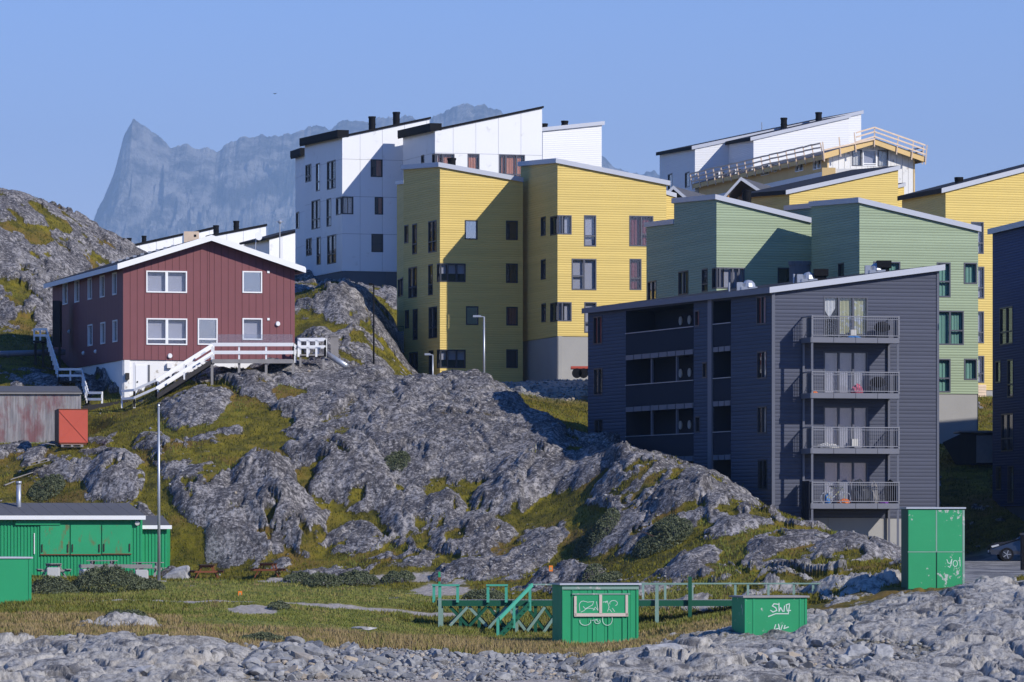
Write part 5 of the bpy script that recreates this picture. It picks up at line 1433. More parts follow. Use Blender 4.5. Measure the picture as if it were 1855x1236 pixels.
# ------------------------------------------------------------------ sheds, huts and shore things
def painted(name, col, chip=None, amt=0.3, rust=False, scale=2.2, rough=0.55):
    m, nt, b = newmat(name)
    p = pos(nt)
    c = mixc(nt, noise(nt, p, 0.8, 4, 0.6), tuple(x * 0.88 for x in col), tuple(min(1, x * 1.12) for x in col))
    if chip:
        n = math_(nt, 'ADD', math_(nt, 'MULTIPLY', noise(nt, p, scale, 8, 0.7), 0.7), math_(nt, 'MULTIPLY', noise(nt, p, 0.5, 3, 0.5), 0.3))
        c = mixc(nt, ramp(nt, n, 0.66 - 0.14 * amt, 0.69 - 0.14 * amt), c, chip)
    if rust:
        n = noise(nt, pos(nt, (3.0, 3.0, 0.8)), 1.2, 6, 0.65)
        c = mixc(nt, math_(nt, 'MULTIPLY', ramp(nt, n, 0.53, 0.66), 0.75), c, (0.17, 0.12, 0.05))
    nt.links.new(c, b.inputs['Base Color'])
    b.inputs['Roughness'].default_value = rough; b.inputs['Specular IOR Level'].default_value = 0.25
    bump(nt, b, noise(nt, p, 9, 4, 0.6), 0.4, 0.006)
    M[name] = m
GREEN = (0.022, 0.30, 0.125)
painted('green_paint', GREEN)
painted('green_rusty', (0.03, 0.32, 0.14), rust=True)
painted('green_chipped', (0.022, 0.27, 0.11), (0.40, 0.43, 0.40), 0.62, scale=3.2)
painted('green_teal', (0.07, 0.36, 0.25), (0.30, 0.36, 0.32), 0.35)
painted('green_dark', (0.012, 0.09, 0.05), (0.2, 0.24, 0.22), 0.2)
painted('green_faded', (0.20, 0.31, 0.26), (0.42, 0.42, 0.40), 0.6)
painted('orange_box', (0.50, 0.095, 0.06), (0.28, 0.07, 0.05), 0.4)
painted('brown_stain', (0.20, 0.065, 0.03), (0.28, 0.11, 0.06), 0.3)
painted('brown_dark', (0.055, 0.035, 0.028), None)
painted('signal_orange', (0.85, 0.22, 0.03), None)
painted('graffiti_white', (0.50, 0.60, 0.54), GREEN, 0.35, scale=5.0)
painted('pale_timber', (0.58, 0.48, 0.42), (0.45, 0.40, 0.36), 0.3)
m, nt, b = newmat('worn_red_boards')
p = pos(nt, (6.0, 1.0, 0.6))
c = mixc(nt, ramp(nt, noise(nt, p, 1.0, 6, 0.65), 0.35, 0.65), (0.20, 0.19, 0.20), (0.34, 0.32, 0.32))
c = mixc(nt, math_(nt, 'MULTIPLY', ramp(nt, noise(nt, pos(nt, (1.2, 1, 0.5)), 0.7, 5, 0.65), 0.45, 0.65), 0.75), c, (0.19, 0.05, 0.055))
nt.links.new(c, b.inputs['Base Color']); b.inputs['Roughness'].default_value = 0.9
M['worn_red_boards'] = m

def box_faces(px0, pxc, px1, Y0, Y1):
    """near-face corners of a box: left edge of the shaded side, near corner, right edge"""
    A = (PX(px0, Y1), Y1); B = (PX(pxc, Y0), Y0); C = (PX(px1, Y0 + (px1 - pxc) * 0), Y0 + 0.0)
    return A, B, C

def shed(name, label, px0, pxc, px1, py_top, py_bot, Y, depth, mat, roof='roof_grey', battens=0.0, boards=0, drop=0.0, cat='shed', overhang=0.08, slope=0.12):
    B = Vector((PX(pxc, Y), Y)); C = Vector((PX(px1, Y + 0.5), Y + 0.5))
    A = Vector((PX(px0, Y + depth), Y + depth))
    fl, fr = Face(A, B), Face(B, C)
    zb = PZ(py_bot, Y); zt = PZ(py_top, Y)
    o = empty(name, (B.x, B.y, zb), label, cat)
    for f, nm in ((fl, 'side_wall'), (fr, 'front_wall')):
        n = boards if f is fr else max(1, boards // 2)
        if boards:
            for i in range(n):
                mb = MB(); f.box(mb, f.L * i / n + .006, f.L * (i + 1) / n - .006, zb - drop, zt, -0.04, random.uniform(-.004, .004)); mb.build('board', M[mat], o)
        else:
            mb = MB(); f.box(mb, 0, f.L, zb - drop, zt, -0.04, 0); w = mb.build(nm, M[mat], o)
            if battens:
                mb = MB(); u = battens / 2
                while u < f.L - .03:
                    f.box(mb, u, u + battens * .45, zb - drop + 0.02, zt - 0.01, 0.0, 0.03); u += battens
                mb.build('corrugation', M[mat], w, kind='stuff')
    D = A + C - B
    mb = MB(); mb.poly([(C.x, C.y, zb - drop), (D.x, D.y, zb - drop), (D.x, D.y, zt), (C.x, C.y, zt)]); mb.poly([(D.x, D.y, zb - drop), (A.x, A.y, zb - drop), (A.x, A.y, zt), (D.x, D.y, zt)])
    mb.build('rear_wall', M[mat], o)
    roof_slab(o, A, B, C, zt + slope * 0.0, zt, zt, (overhang, overhang, overhang, overhang), 0.07, roof, ('fascia_grey',) * 4 if roof == 'roof_grey' else (roof,) * 4)
    return o, fl, fr, zb, zt

def stroke(mb, f, pts, w=0.05, o=0.012):
    """paint line on a wall: points in photo coordinates"""
    q = [(f.u(a), f.z(a, b)) for a, b in pts]
    for (u0, z0), (u1, z1) in zip(q[:-1], q[1:]):
        d = Vector((u1 - u0, z1 - z0)); L = d.length
        if L < 1e-5: continue
        d /= L; n = Vector((-d.y, d.x)) * w / 2; e = d * w * .35
        a = [(u0 - e.x + n.x, z0 - e.y + n.y), (u0 - e.x - n.x, z0 - e.y - n.y), (u1 + e.x - n.x, z1 + e.y - n.y), (u1 + e.x + n.x, z1 + e.y + n.y)]
        mb.poly([f.pt(x, y, o) for x, y in a])
        o += 0.0002
def arc(cx, cy, rx, ry, a0, a1, n=12):
    return [(cx + rx * math.cos(R(a0 + (a1 - a0) * i / n)), cy - ry * math.sin(R(a0 + (a1 - a0) * i / n))) for i in range(n + 1)]

# kiosk shed with graffiti and a boarded window
o, fl, fr, zb, zt = shed('kiosk_shed', 'green boarded kiosk shed with pale framed hatch and white graffiti scrawl', 1000.5, 1018, 1157, 1060, 1169, 200, 2.6, 'green_paint', boards=9, drop=0.25, cat='shed', overhang=0.10)
fr.box(mb := MB(), 0, fr.L, fr.z(1080, 1068), fr.z(1080, 1063), 0.006, 0.05); mb.build('cornice', M['green_faded'], o)
for pu in (1018, 1036, 1073, 1101, 1127, 1137, 1152):
    fr.box(mb := MB(), fr.u(pu) + .01, fr.u(pu) + .05, zb, fr.z(1080, 1068.5), 0.006, 0.035); mb.build('batten', M['green_paint'], o)
fr.box(mb := MB(), fr.u(1036), fr.u(1141), fr.z(1080, 1077.5), fr.z(1080, 1075), 0.04, 0.075); mb.build('shutter_track', M['green_faded'], o)
fr.box(mb := MB(), fr.u(1041), fr.u(1137), fr.z(1080, 1116), fr.z(1080, 1078.5), 0.036, 0.05); sh = mb.build('shutter', M['green_paint'], o)
for a, b_, c_, d_ in ((1039.5, 1044, 1116, 1080), (1132.5, 1137, 1116, 1078), (1085, 1090, 1112, 1077.5), (1040, 1137.5, 1117, 1111)):
    fr.box(mb := MB(), fr.u(a), fr.u(b_), fr.z(1080, c_), fr.z(1080, d_), 0.052, 0.085); mb.build('frame_board', M['pale_timber'], sh)
g = MB()
for pts in ([(1050, 1107)] + arc(1056, 1097, 7, 8, 180, 70, 8) + [(1064, 1091), (1075, 1090), (1073, 1096), (1060, 1103), (1056, 1099)], [(1052, 1109)] + arc(1068, 1107, 10, 5, 170, 20, 8), arc(1060, 1125, 10, 8, 170, 370, 14), [(1072, 1124), (1080, 1123), (1084, 1127)],
            arc(1082, 1126, 5, 4, 90, 400, 10), arc(1100, 1122, 9, 11, 130, 395, 14), [(1096, 1092), (1100, 1090), (1103, 1100), (1100, 1108)], arc(1111, 1093, 7, 5, 200, -60, 12), [(1104, 1104), (1108, 1109)], [(1109, 1102), (1113, 1108)], [(1074, 1106), (1078, 1100), (1083, 1106), (1080, 1090)], [(1092, 1091), (1100, 1089)]):
    stroke(g, fr, pts, 0.024, 0.055 if pts[0][1] < 1112 else 0.040)
g.build('graffiti', M['graffiti_white'], o)

# low green box with scratched graffiti
o, fl, fr, zb, zt = shed('storage_box', 'low green plywood storage box with peeling paint and graffiti among the shore rocks', 1325.5, 1349, 1462, 1083, 1155, 191, 1.8, 'green_chipped', roof='grey_wood', drop=0.5, cat='storage box')
g = MB()
for pts in ([(1410, 1095), (1402, 1094), (1399, 1098), (1405, 1101), (1407, 1106), (1400, 1109), (1396, 1106)], [(1411, 1093), (1411, 1108), (1414, 1101), (1418, 1108)], [(1421, 1098), (1420, 1108)], [(1430, 1094), (1424, 1096), (1426, 1107), (1432, 1106)], [(1430, 1096), (1428, 1111)], [(1392, 1117), (1405, 1112), (1428, 1112)],
            [(1405, 1132), (1402, 1141), (1412, 1138), (1410, 1131), (1412, 1142)], [(1417, 1133), (1414, 1142)], [(1422, 1133), (1420, 1139), (1428, 1136)]):
    stroke(g, fr, pts, 0.04)
g.build('graffiti', M['graffiti_white'], o, kind='stuff')
for pu in (1349, 1364, 1448, 1458):
    fr.box(mb := MB(), fr.u(pu), fr.u(pu) + .06, zb - .4, zt - .02, 0.004, 0.02); mb.build('batten', M['green_paint'], o)

# tall green cupboard shed
o, fl, fr, zb, zt = shed('tall_shed', 'tall green four-panel shed with chipped paint at the edge of the lot', 1632.5, 1644, 1747, 922, 1063, 203, 1.6, 'green_dark', roof='galvanised', drop=0.4, cat='shed', overhang=0.06)
um = fr.u(1696); zm_ = fr.z(1696, 1000)
for a, b_, z0, z1 in ((0.03, um - .03, zm_ + .02, zt - .05), (um + .03, fr.L - .1, zm_ + .02, zt - .05), (0.03, um - .03, zb - .1, zm_ - .02), (um + .03, fr.L - .1, zb - .1, zm_ - .02)):
    fr.box(mb := MB(), a, b_, z0, z1, 0.0, 0.03); mb.build('panel', M['green_chipped'], o)
for a, b_, z0, z1 in ((um - .025, um + .025, zm_, zt - .05), (0.0, fr.L, zm_ - .018, zm_ + .018), (fr.L - .09, fr.L, zb, zt - .05)):
    fr.box(mb := MB(), a, b_, z0, z1, 0.0, 0.038); mb.build('edge_strip', M['green_faded'], o)
g = MB()
for pts in ([(1715, 1014), (1717, 1020), (1721, 1021), (1724, 1013), (1723, 1021), (1720, 1028), (1717, 1026)], arc(1730, 1021, 4, 5.5, 90, 450, 14), [(1738, 1010), (1739, 1026)]):
    stroke(g, fr, pts, 0.028, 0.033)
g.build('graffiti', M['graffiti_white'], o)

# green box at the left edge
o, fl, fr, zb, zt = shed('storage_box', 'plain green plywood storage box by the gravel path', -80, -52, 57, 1012, 1094, 212, 2.0, 'green_paint', roof='fascia_grey', drop=0.3, cat='storage box', overhang=0.05)
fr.box(mb := MB(), fr.L - .12, fr.L, zb - .1, zt - .04, 0.0, 0.02); mb.build('corner_board', M['green_paint'], o)

# long corrugated hut
Yh = 255.0
hut = empty('boat_hut', (PX(100, Yh), Yh, PZ(1044, Yh)), 'long green corrugated hut with three rusty shutters and white eave', 'hut')
A, B, C = corner_pts((-140, 260), (-90, Yh), (258, Yh + 1.2))
zb, zt = PZ(1050, Yh), PZ(937, Yh)
f = Face(B, C)
fr2 = Face((PX(256, Yh + 1.9), Yh + 1.9), (PX(302, Yh + 2.1), Yh + 2.1))
fsd = Face((PX(302, Yh + 2.1), Yh + 2.1), (PX(302, Yh + 2.1) - 0.05, Yh + 5))
zt2 = PZ(955, Yh + 2)
for ff, z1, nm in ((f, zt, 'front_wall'), (fr2, zt2, 'annex_wall'), (fsd, zt2, 'annex_wall')):
    ff.box(mb := MB(), 0, ff.L, zb - .6, z1, -.05, 0); w = mb.build(nm, M['green_paint'], hut)
    mb = MB(); u = 0.04
    while u < ff.L - .06:
        ff.box(mb, u, u + .085, zb - .5, z1 - .01, 0.0, 0.035); u += 0.17
    mb.build('corrugation', M['green_paint'], w, kind='stuff')
mb = MB(); mb.poly([f.pt(f.L, zb - .5, 0), f.pt(f.L, zb - .5, -5), f.pt(f.L, zt + .4, -5), f.pt(f.L, zt, 0)]); mb.poly([f.pt(f.L, zb - .5, -5), f.pt(0, zb - .5, -5), f.pt(0, zt + .4, -5), f.pt(f.L, zt + .4, -5)])
mb.build('rear_wall', M['green_paint'], hut)
n = 15; L = f.L + 0.25
for i in range(n):
    u0_, u1_ = L * i / n + .006 - .1, L * (i + 1) / n - .006 - .1
    sk = -0.75
    a = [f.pt(u0_, zt + .04, .3), f.pt(u1_, zt + .04, .3), f.pt(u1_ + sk, zt + .04 + .66, -2.4), f.pt(u0_ + sk, zt + .04 + .66, -2.4)]
    MB().hexa(a, [q + Vector((0, 0, .05)) for q in a]).build('roof_sheet', M['roof_grey'], hut)
a = [f.pt(-.1, zt + .03, .25), f.pt(L - .12, zt + .03, .25), f.pt(L - .12 - .75, zt + .69, -2.4), f.pt(-.1, zt + .69, -2.4)]
MB().poly(a).build('roof_base', M['roof_felt'], hut)
a = [f.pt(-.7, zt + .69, -2.4), f.pt(L - .9, zt + .69, -2.4), f.pt(L - .2, zt - .1, -5.2), f.pt(-.1, zt - .1, -5.2)]
MB().poly(a).build('roof_back', M['roof_felt'], hut)
MB().hexa([f.pt(-.1, zt - .13, .36), f.pt(L - .1, zt - .13, .36), f.pt(L - .1, zt - .13, .29), f.pt(-.1, zt - .13, .29)], [f.pt(-.1, zt + .08, .36), f.pt(L - .1, zt + .08, .36), f.pt(L - .1, zt + .08, .29), f.pt(-.1, zt + .08, .29)]).build('eave_board', M['white_paint'], hut)
a = [fr2.pt(-.1, zt2 + .02, .25), fr2.pt(fr2.L + .2, zt2 + .02, .25), fr2.pt(fr2.L - .05, zt2 + .55, -2), fr2.pt(-.1, zt2 + .55, -2)]
MB().hexa(a, [q + Vector((0, 0, .05)) for q in a]).build('roof_sheet', M['roof_grey'], hut)
MB().hexa([fr2.pt(-.05, zt2 - .1, .32), fr2.pt(fr2.L + .24, zt2 - .1, .32), fr2.pt(fr2.L + .24, zt2 - .1, .25), fr2.pt(-.05, zt2 - .1, .25)], [fr2.pt(-.05, zt2 + .09, .32), fr2.pt(fr2.L + .24, zt2 + .09, .32), fr2.pt(fr2.L + .24, zt2 + .09, .25), fr2.pt(-.05, zt2 + .09, .25)]).build('eave_board', M['white_paint'], hut)
for p0, p1, y0, y1 in ((73, 126, 951, 1004), (128, 183, 951, 1004), (185, 238, 951, 1003)):
    f.box(mb := MB(), f.u(p0), f.u(p1), f.z(p0, y1), f.z(p0, y0), 0.04, 0.09); s_ = mb.build('shutter', M['green_rusty'], hut)
    for px in (p0 + 2.5, p1 - 4):
        f.box(mb := MB(), f.u(px), f.u(px) + .05, f.z(px, y1 - 4), f.z(px, y1 - 18), 0.09, 0.14); mb.build('hook', M['brown_dark'], s_)
    f.box(mb := MB(), f.u(p0), f.u(p1), f.z(p0, y1 + 1.5), f.z(p0, y1) - .002, 0.04, 0.12); mb.build('sill', M['brown_stain'], s_)
f.box(mb := MB(), f.u(28), f.u(109), f.z(60, 951), f.z(60, 944), 0.04, 0.14); mb.build('slide_track', M['green_paint'], hut)
c = f.pt(f.u(249), f.z(249, 948), 0.06); MB().tube(c, c + Vector((0, -.12, 0)), 0.12, 0.12, 14).build('wall_lamp', M['curtain_white'], hut)
c = P(34, 918, 257); MB().tube(c - Vector((0, 0, .8)), P(34, 876, 257), 0.12, 0.12, 12).tube(P(34, 877, 257), P(34, 872, 257), 0.15, 0.15, 12).build('chimney_pipe', M['galvanised'], hut, True)
f.box(mb := MB(), f.u(61.5), f.u(63), f.z(60, 1004), f.z(60, 966), 0.035, 0.06); mb.build('white_strip', M['white_paint'], hut)

# tall slim mast on a concrete foot
a = P(288, 1052, 246); a.z = min(a.z, ground(a.x, a.y) + 0.3)
o = empty('flagpole', a, 'tall slim grey pole on a concrete block beside the green hut', 'pole')
MB().tube(a, P(287.5, 735, 246), 0.085, 0.05, 12).build('pole', M['galvanised'], o, True)
MB().ball(P(287.5, 735, 246), 0.07, 8).build('cap', M['galvanised'], o)
MB().box(a.x - .35, a.x + .35, a.y - .3, a.y + .3, a.z - .7, a.z).build('foot', M['concrete'], o)

# picnic tables
def picnic(name, mat_top, mat_leg):
    o = empty(name, (0, 0, 0))
    L = 1.5
    for k in range(5): MB().box(-.36 + k * .147, -.36 + k * .147 + .135, -L / 2, L / 2, .70, .74).build('top_plank', M[mat_top], o)
    for s in (-1, 1):
        for k in range(2): MB().box(s * .72 - .13 + k * .135, s * .72 - .005 + k * .135, -L / 2, L / 2, .42, .46).build('seat_plank', M[mat_top], o)
    for y in (-.5, .5):
        for s in (-1, 1): MB().bar((s * .62, y, 0.0), (s * .22, y, .70), .05, .12, up=(0, 1, 0)).build('leg', M[mat_leg], o)
        MB().box(-.82, .82, y - .075, y - .028, .33, .42).build('cross_beam', M[mat_leg], o)
        MB().box(-.36, .36, y - .075, y - .028, .60, .70).build('cross_beam', M[mat_leg], o)
    return o
def put(o, px, py, Y, rz=0, dz=0.0, label=None, cat=None, group=None):
    x = PX(px, Y); o.location = (x, Y, ground(x, Y) + dz); o.rotation_euler.z = R(rz)
    tag(o, label, cat, group)
    return o
t0 = picnic('picnic_table', 'brown_dark', 'brown_stain')
put(t0, 374, 1047, 252, 8, 0.06, 'reddish brown picnic table on the grass beside the large boulder', 'picnic table', 'brown picnic tables')
t1_ = copy_tree(t0); put(t1_, 486, 1047, 252, -6, 0.06, 'reddish brown picnic table at the start of the upper gravel path', 'picnic table', 'brown picnic tables')
t2_ = picnic('picnic_table', 'grey_wood', 'grey_wood')
put(t2_, 97, 1045, 251.5, 10, 0.06, 'weathered grey picnic table before the hut, next to the left concrete block', 'picnic table', 'grey picnic tables')
t3_ = copy_tree(t2_); put(t3_, 268, 1045, 252.5, 80, 0.06, 'weathered grey picnic table at the right end of the plank bench', 'picnic table', 'grey picnic tables')
t4_ = copy_tree(t2_); put(t4_, 185, 1045, 252.8, 85, 0.06, 'weathered grey picnic table behind the plank bench', 'picnic table', 'grey picnic tables')
for px, lab in ((97, 'pale concrete block before the left grey picnic table'), (155, 'pale concrete block under the left end of the plank bench'), (257, 'pale concrete block under the right end of the plank bench')):
    c = P(px, 1042, 249.6); g_ = ground(c.x, c.y)
    bm = bmesh.new(); bmesh.ops.create_cube(bm, size=1.0)
    for v in bm.verts: v.co = Vector((v.co.x * .62, v.co.y * .6, v.co.z * .62))
    bmesh.ops.bevel(bm, geom=bm.edges[:], offset=.03, segments=2, affect='EDGES')
    me = bpy.data.meshes.new('concrete_block'); bm.to_mesh(me); bm.free(); me.materials.append(plain('pale_concrete', (0.50, 0.50, 0.49), 0.85, 0.1, 1.5, bumpd=0.01) if 'pale_concrete' not in M else M['pale_concrete'])
    ob = bpy.data.objects.new('concrete_block', me); COL.objects.link(ob); ob.location = (c.x, c.y, g_ + .27); tag(ob, lab, 'concrete block', 'concrete blocks by the hut')
x0, x1 = PX(143, 249.6), PX(275, 249.6); zbn = max(ground(x0, 249.6), ground(x1, 249.6)) + .62
MB().box(x0, x1, 249.4, 249.85, zbn - .04, zbn + .14).build('plank_bench', M['grey_wood'], label='long weathered plank bench resting on two concrete blocks', cat='bench')

# boarded shed, orange cabinet, pallets at the left
o = empty('boarded_shed', (PX(50, 282), 282, PZ(800, 282)), 'weathered long shed with faded red upright boards and flat felt roof', 'shed')
f = Face((PX(-150, 283), 283), (PX(147, 283.5), 283.5)); zb = PZ(801, 283); zt = PZ(712, 283)
n = 60
for i in range(n):
    f.box(mb := MB(), f.L * i / n + .004, f.L * (i + 1) / n - .004, zb, zt, -.03, random.uniform(-.006, .006)); mb.build('board', M['worn_red_boards'], o)
f.box(mb := MB(), 0, f.L, zb - .16, zb - .005, -.03, .02); mb.build('sill_board', M['grey_wood'], o)
f.box(mb := MB(), 0, f.L, zb - .8, zb - .17, -.5, -.3); mb.build('footing', M['dark_wood'], o)
a = [f.pt(-.1, zt + .02, .12), f.pt(f.L + .03, zt + .02, .12), f.pt(f.L - .35, zt + .42, -3.4), f.pt(-.5, zt + .42, -3.4)]
MB().hexa(a, [q + Vector((0, 0, .08)) for q in a]).build('roof', M['roof_grey'], o)
mb = MB(); mb.poly([f.pt(f.L, zb - .5, 0), f.pt(f.L - .35, zb - .5, -3.2), f.pt(f.L - .35, zt + .4, -3.2), f.pt(f.L, zt, 0)]); mb.build('end_wall', M['worn_red_boards'], o)
f.box(mb := MB(), 0, f.L + .05, zt - .05, zt + .02, .03, .13); mb.build('roof_edge', M['grey_wood'], o)

oc = empty('steel_cabinet', P(130, 803, 277), 'orange red steel cabinet with cross-braced panel standing on pallets', 'cabinet')
f = Face((PX(107, 276.5), 276.5), (PX(159, 276.8), 276.8)); fs = Face((PX(99.5, 278), 278), (PX(107, 276.5), 276.5))
zb, zt = PZ(802, 276.5), PZ(742, 276.5)
f.box(mb := MB(), 0, f.L, zb, zt, -1.4, 0); mb.build('body', M['orange_box'], oc)
fs.box(mb := MB(), 0, fs.L, zb, zt, 0.0, .02); mb.build('side_panel', M['brown_dark'], oc)
for a_, b_ in (((0.03, zb + .05), (f.L - .03, zt - .1)), ((0.03, zt - .1), (f.L - .03, zb + .05))):
    mb = MB(); mb.bar(f.pt(a_[0], a_[1], .012), f.pt(b_[0], b_[1], .012), .03, .035); mb.build('brace', M['orange_box'], oc)
f.box(mb := MB(), -.02, f.L + .02, zt, zt + .04, -1.42, .03); mb.build('lid', M['brown_stain'], oc)
f.box(mb := MB(), .05, f.L - .05, zb - .1, zb, -1.3, -.05); mb.build('skid', M['brown_stain'], oc)
def pallet(mat='grey_wood'):
    o = empty('pallet', (0, 0, 0))
    for k in range(5): MB().box(-.6, .6, -.4 + k * .175, -.4 + k * .175 + .1, .12, .145).build('top_slat', M[mat], o)
    for k in range(3): MB().box(-.6 + k * .54, -.6 + k * .54 + .12, -.4, .4, .022, .118).build('block', M[mat], o)
    for k in range(3): MB().box(-.6, .6, -.4 + k * .35, -.3 + k * .35, 0, .02).build('bottom_slat', M[mat], o)
    return o
for i, (px, Y, dz, rz, tx, lab) in enumerate(((131, 276.2, None, 3, 0, 'grey wooden pallet under the front of the orange cabinet'), (122, 277.4, None, -4, 0, 'grey wooden pallet under the back of the orange cabinet'), (69, 273, 0.35, 15, -14, 'tilted pallet with a red board lying on the rocks below the shed'))):
    o = pallet(); x = PX(px, Y)
    o.location = (x, Y, (zb - .26) if dz is None else ground(x, Y) + dz); o.rotation_euler = (0, R(tx), R(rz)); tag(o, lab, 'pallet', 'wooden pallets')
    ROOT[o.name] = Vector((0, 0, 0))
    if dz: MB().box(-.62, .55, -.38, .38, .146, .165).build('red_board', M['worn_red_boards'], o)
for a_, b_, lab in ((P(82, 803, 276.6), P(100, 806, 276.6), 'short dark plank jutting left from the pallet under the orange cabinet'), (P(8, 856, 271.6), P(26, 842, 272.2), 'short pale plank propped on the rocks below the boarded shed'), (P(18, 852, 272.5), P(60, 836, 273), 'long grey plank leaning toward the tilted pallet')):
    for q in (a_, b_): q.z = ground(q.x, q.y) + .08 if q.z < PZ(810, 276) else q.z
    MB().bar(a_, b_, .12, .04).build('loose_plank', M['grey_wood'], label=lab, cat='plank', group='loose planks')

# lamp posts
street_light(877, 574, 700, 308, 'tall pale street lamp standing in front of the yellow corner', r=0.075, arm=-0.55)
street_light(784, 643, 694, 306, 'short pale street lamp beside the bare rock crest', r=0.06, arm=-0.4)
street_light(677, 516, 676, 312, 'dark slim lamp post before the rough rock face', r=0.065, mat='black_metal', arm=-0.25)

# ------------------------------------------------------------------ boardwalk

bw = empty('boardwalk', (PX(1100, 212), 212, 2.0), 'green timber boardwalk on crossed piles with handrail and short stair', 'boardwalk')
zdk = PZ(1088, 212)
xs0, xs1 = PX(792, 214), PX(1552, 214)
x = xs0
mb = MB()
while x < xs1:
    mb.box(x, x + .13, 213.2, 215.0, zdk - .05, zdk); x += 0.145
mb.build('deck_planks', M['grey_wood'], bw, kind='stuff')
MB().box(xs0, xs1, 213.14, 213.19, zdk - .26, zdk - .005).build('edge_beam', M['green_dark'], bw)
MB().box(xs0, xs1, 215.02, 215.07, zdk - .26, zdk - .005).build('edge_beam', M['green_dark'], bw)
for i, px in enumerate(range(800, 1330, 34)):
    if 1005 < px < 1150: continue
    mt = 'green_dark' if i % 4 else 'green_faded'
    if px > 1160: continue
    for y in (213.3, 214.9):
        x = PX(px, y); zg_ = ground(x, y)
        MB().box(x - .07, x + .07, y - .07, y + .07, zg_ - .3, zdk - .05).build('pile', M[mt], bw)
for px in (815, 850, 885, 920, 955, 985):
    for y in (213.25, 214.95):
        xa_, xb_ = PX(px, y), PX(px + 32, y); zg_ = min(ground(xa_, y), ground(xb_, y))
        for s in (0, 1):
            MB().bar((xa_, y - .1 * s, zg_ + .15 if s else zdk - .3), (xb_, y - .1 * s, zdk - .3 if s else zg_ + .15), .05, .12).build('cross_brace', M['green_dark' if (px + s) % 2 else 'green_faded'], bw)
for px in (1190, 1250):
    x = PX(px, 213); MB().box(x - .08, x + .08, 212.98, 213.13, ground(x, 213) - .3, zdk + 1.0 * (px == 1250)).build('pile', M['green_faded' if px == 1190 else 'green_dark'], bw)
    MB().box(x - .07, x + .07, 213.0, 213.1, zdk, zdk + .68).build('rail_post', M['green_faded'], bw)
for px in (1165, 1205, 1254, 1332, 1355, 1392, 1438, 1473, 1504, 1530, 1551):
    x = PX(px, 215); MB().box(x - .05, x + .05, 214.95, 215.05, zdk - .02, zdk + .68).build('rail_post', M['green_faded'], bw)
MB().box(PX(1158, 215), PX(1552, 215), 214.92, 215.08, zdk + .66, zdk + .72).build('handrail', M['green_faded'], bw)
MB().box(PX(1158, 213), PX(1258, 213), 212.99, 213.13, zdk + .66, zdk + .72).build('handrail', M['green_faded'], bw)
MB().box(PX(962, 215), PX(1000, 215), 214.92, 215.08, zdk + .62, zdk + .68).build('handrail', M['green_faded'], bw)
# end frames
for p0, p1 in ((786, 829), (884, 917)):
    for px in (p0, p1 - 0) if p0 > 800 else (p0, 797, p1):
        x = PX(px, 213); MB().box(x - .06, x + .06, 213.0, 213.1, zdk - .1, zdk + .60).build('rail_post', M['green_teal'], bw)
    MB().box(PX(p0, 213) - .08, PX(p1, 213) + .08, 212.96, 213.12, zdk + .60, zdk + .68).build('handrail', M['green_teal'], bw)
    x = PX(p1, 215); MB().box(x - .05, x + .05, 214.95, 215.05, zdk - .1, zdk + .6).build('rail_post', M['green_teal'], bw)
x = PX(797, 213.2); MB().box(x - .07, x + .07, 212.85, 212.97, ground(x, 213) - .2, zdk + .1).build('pile', M['green_faded'], bw)
# stair down to the beach
sa = P(960, 1090, 212.6); sb = P(902, 1156, 210.2); sb.z = ground(sb.x, sb.y) + .05
for i in range(8):
    c = sa + (sb - sa) * i / 8; MB().box(c.x - .15, c.x + .15, c.y - .1, c.y + .9, c.z - .04, c.z).build('step', M['green_dark'], bw)
for dy in (-.12, .92):
    d = Vector((0, dy, 0)); MB().bar(sa + d - Vector((0, 0, .1)), sb + d - Vector((0, 0, .1)), .06, .24).build('stringer', M['green_dark'], bw)
d = Vector((0, -.16, 0))
MB().bar(sa + d + Vector((.1, 0, .72)), sb + d + Vector((.05, 0, .72)), .07, .15).build('handrail', M['green_teal'], bw)
for t in (0.0, .5, 1.0):
    c = sa + (sb - sa) * t + d; MB().box(c.x - .06, c.x + .06, c.y - .05, c.y + .05, c.z - .4, c.z + .75).build('rail_post', M['green_teal'], bw)
a = P(796, 1086, 222); 
o = empty('marker_post', a, 'thin green post with an orange band behind the boardwalk end', 'post')
MB().box(a.x - .05, a.x + .05, a.y - .05, a.y + .05, a.z - .5, P(796, 1036, 222).z).build('post', M['green_paint'], o)
MB().box(a.x - .07, a.x + .07, a.y - .07, a.y + .07, PZ(1053, 222), PZ(1046, 222)).build('band', M['brown_stain'], o)
for px, py, Y, lab in ((435, 1081, 226, 'small orange marker sign in the grass bank'), (998, 1030, 238.5, 'orange painted marker plate on the rounded rock behind the kiosk shed')):
    c = P(px, py, Y); c.z = max(c.z, ground(c.x, c.y) + .1)
    o = empty('marker_sign', c, lab, 'sign')
    MB().box(c.x - .09, c.x + .09, c.y - .02, c.y, c.z - .14, c.z + .14).build('plate', M['signal_orange'], o)
    MB().box(c.x - .04, c.x + .04, c.y - .026, c.y - .021, c.z - .07, c.z + .06).build('mark', M['curtain_yellow'], o)
    MB().box(c.x - .02, c.x + .02, c.y, c.y + .04, c.z - .6, c.z + .1).build('stake', M['grey_wood'], o)

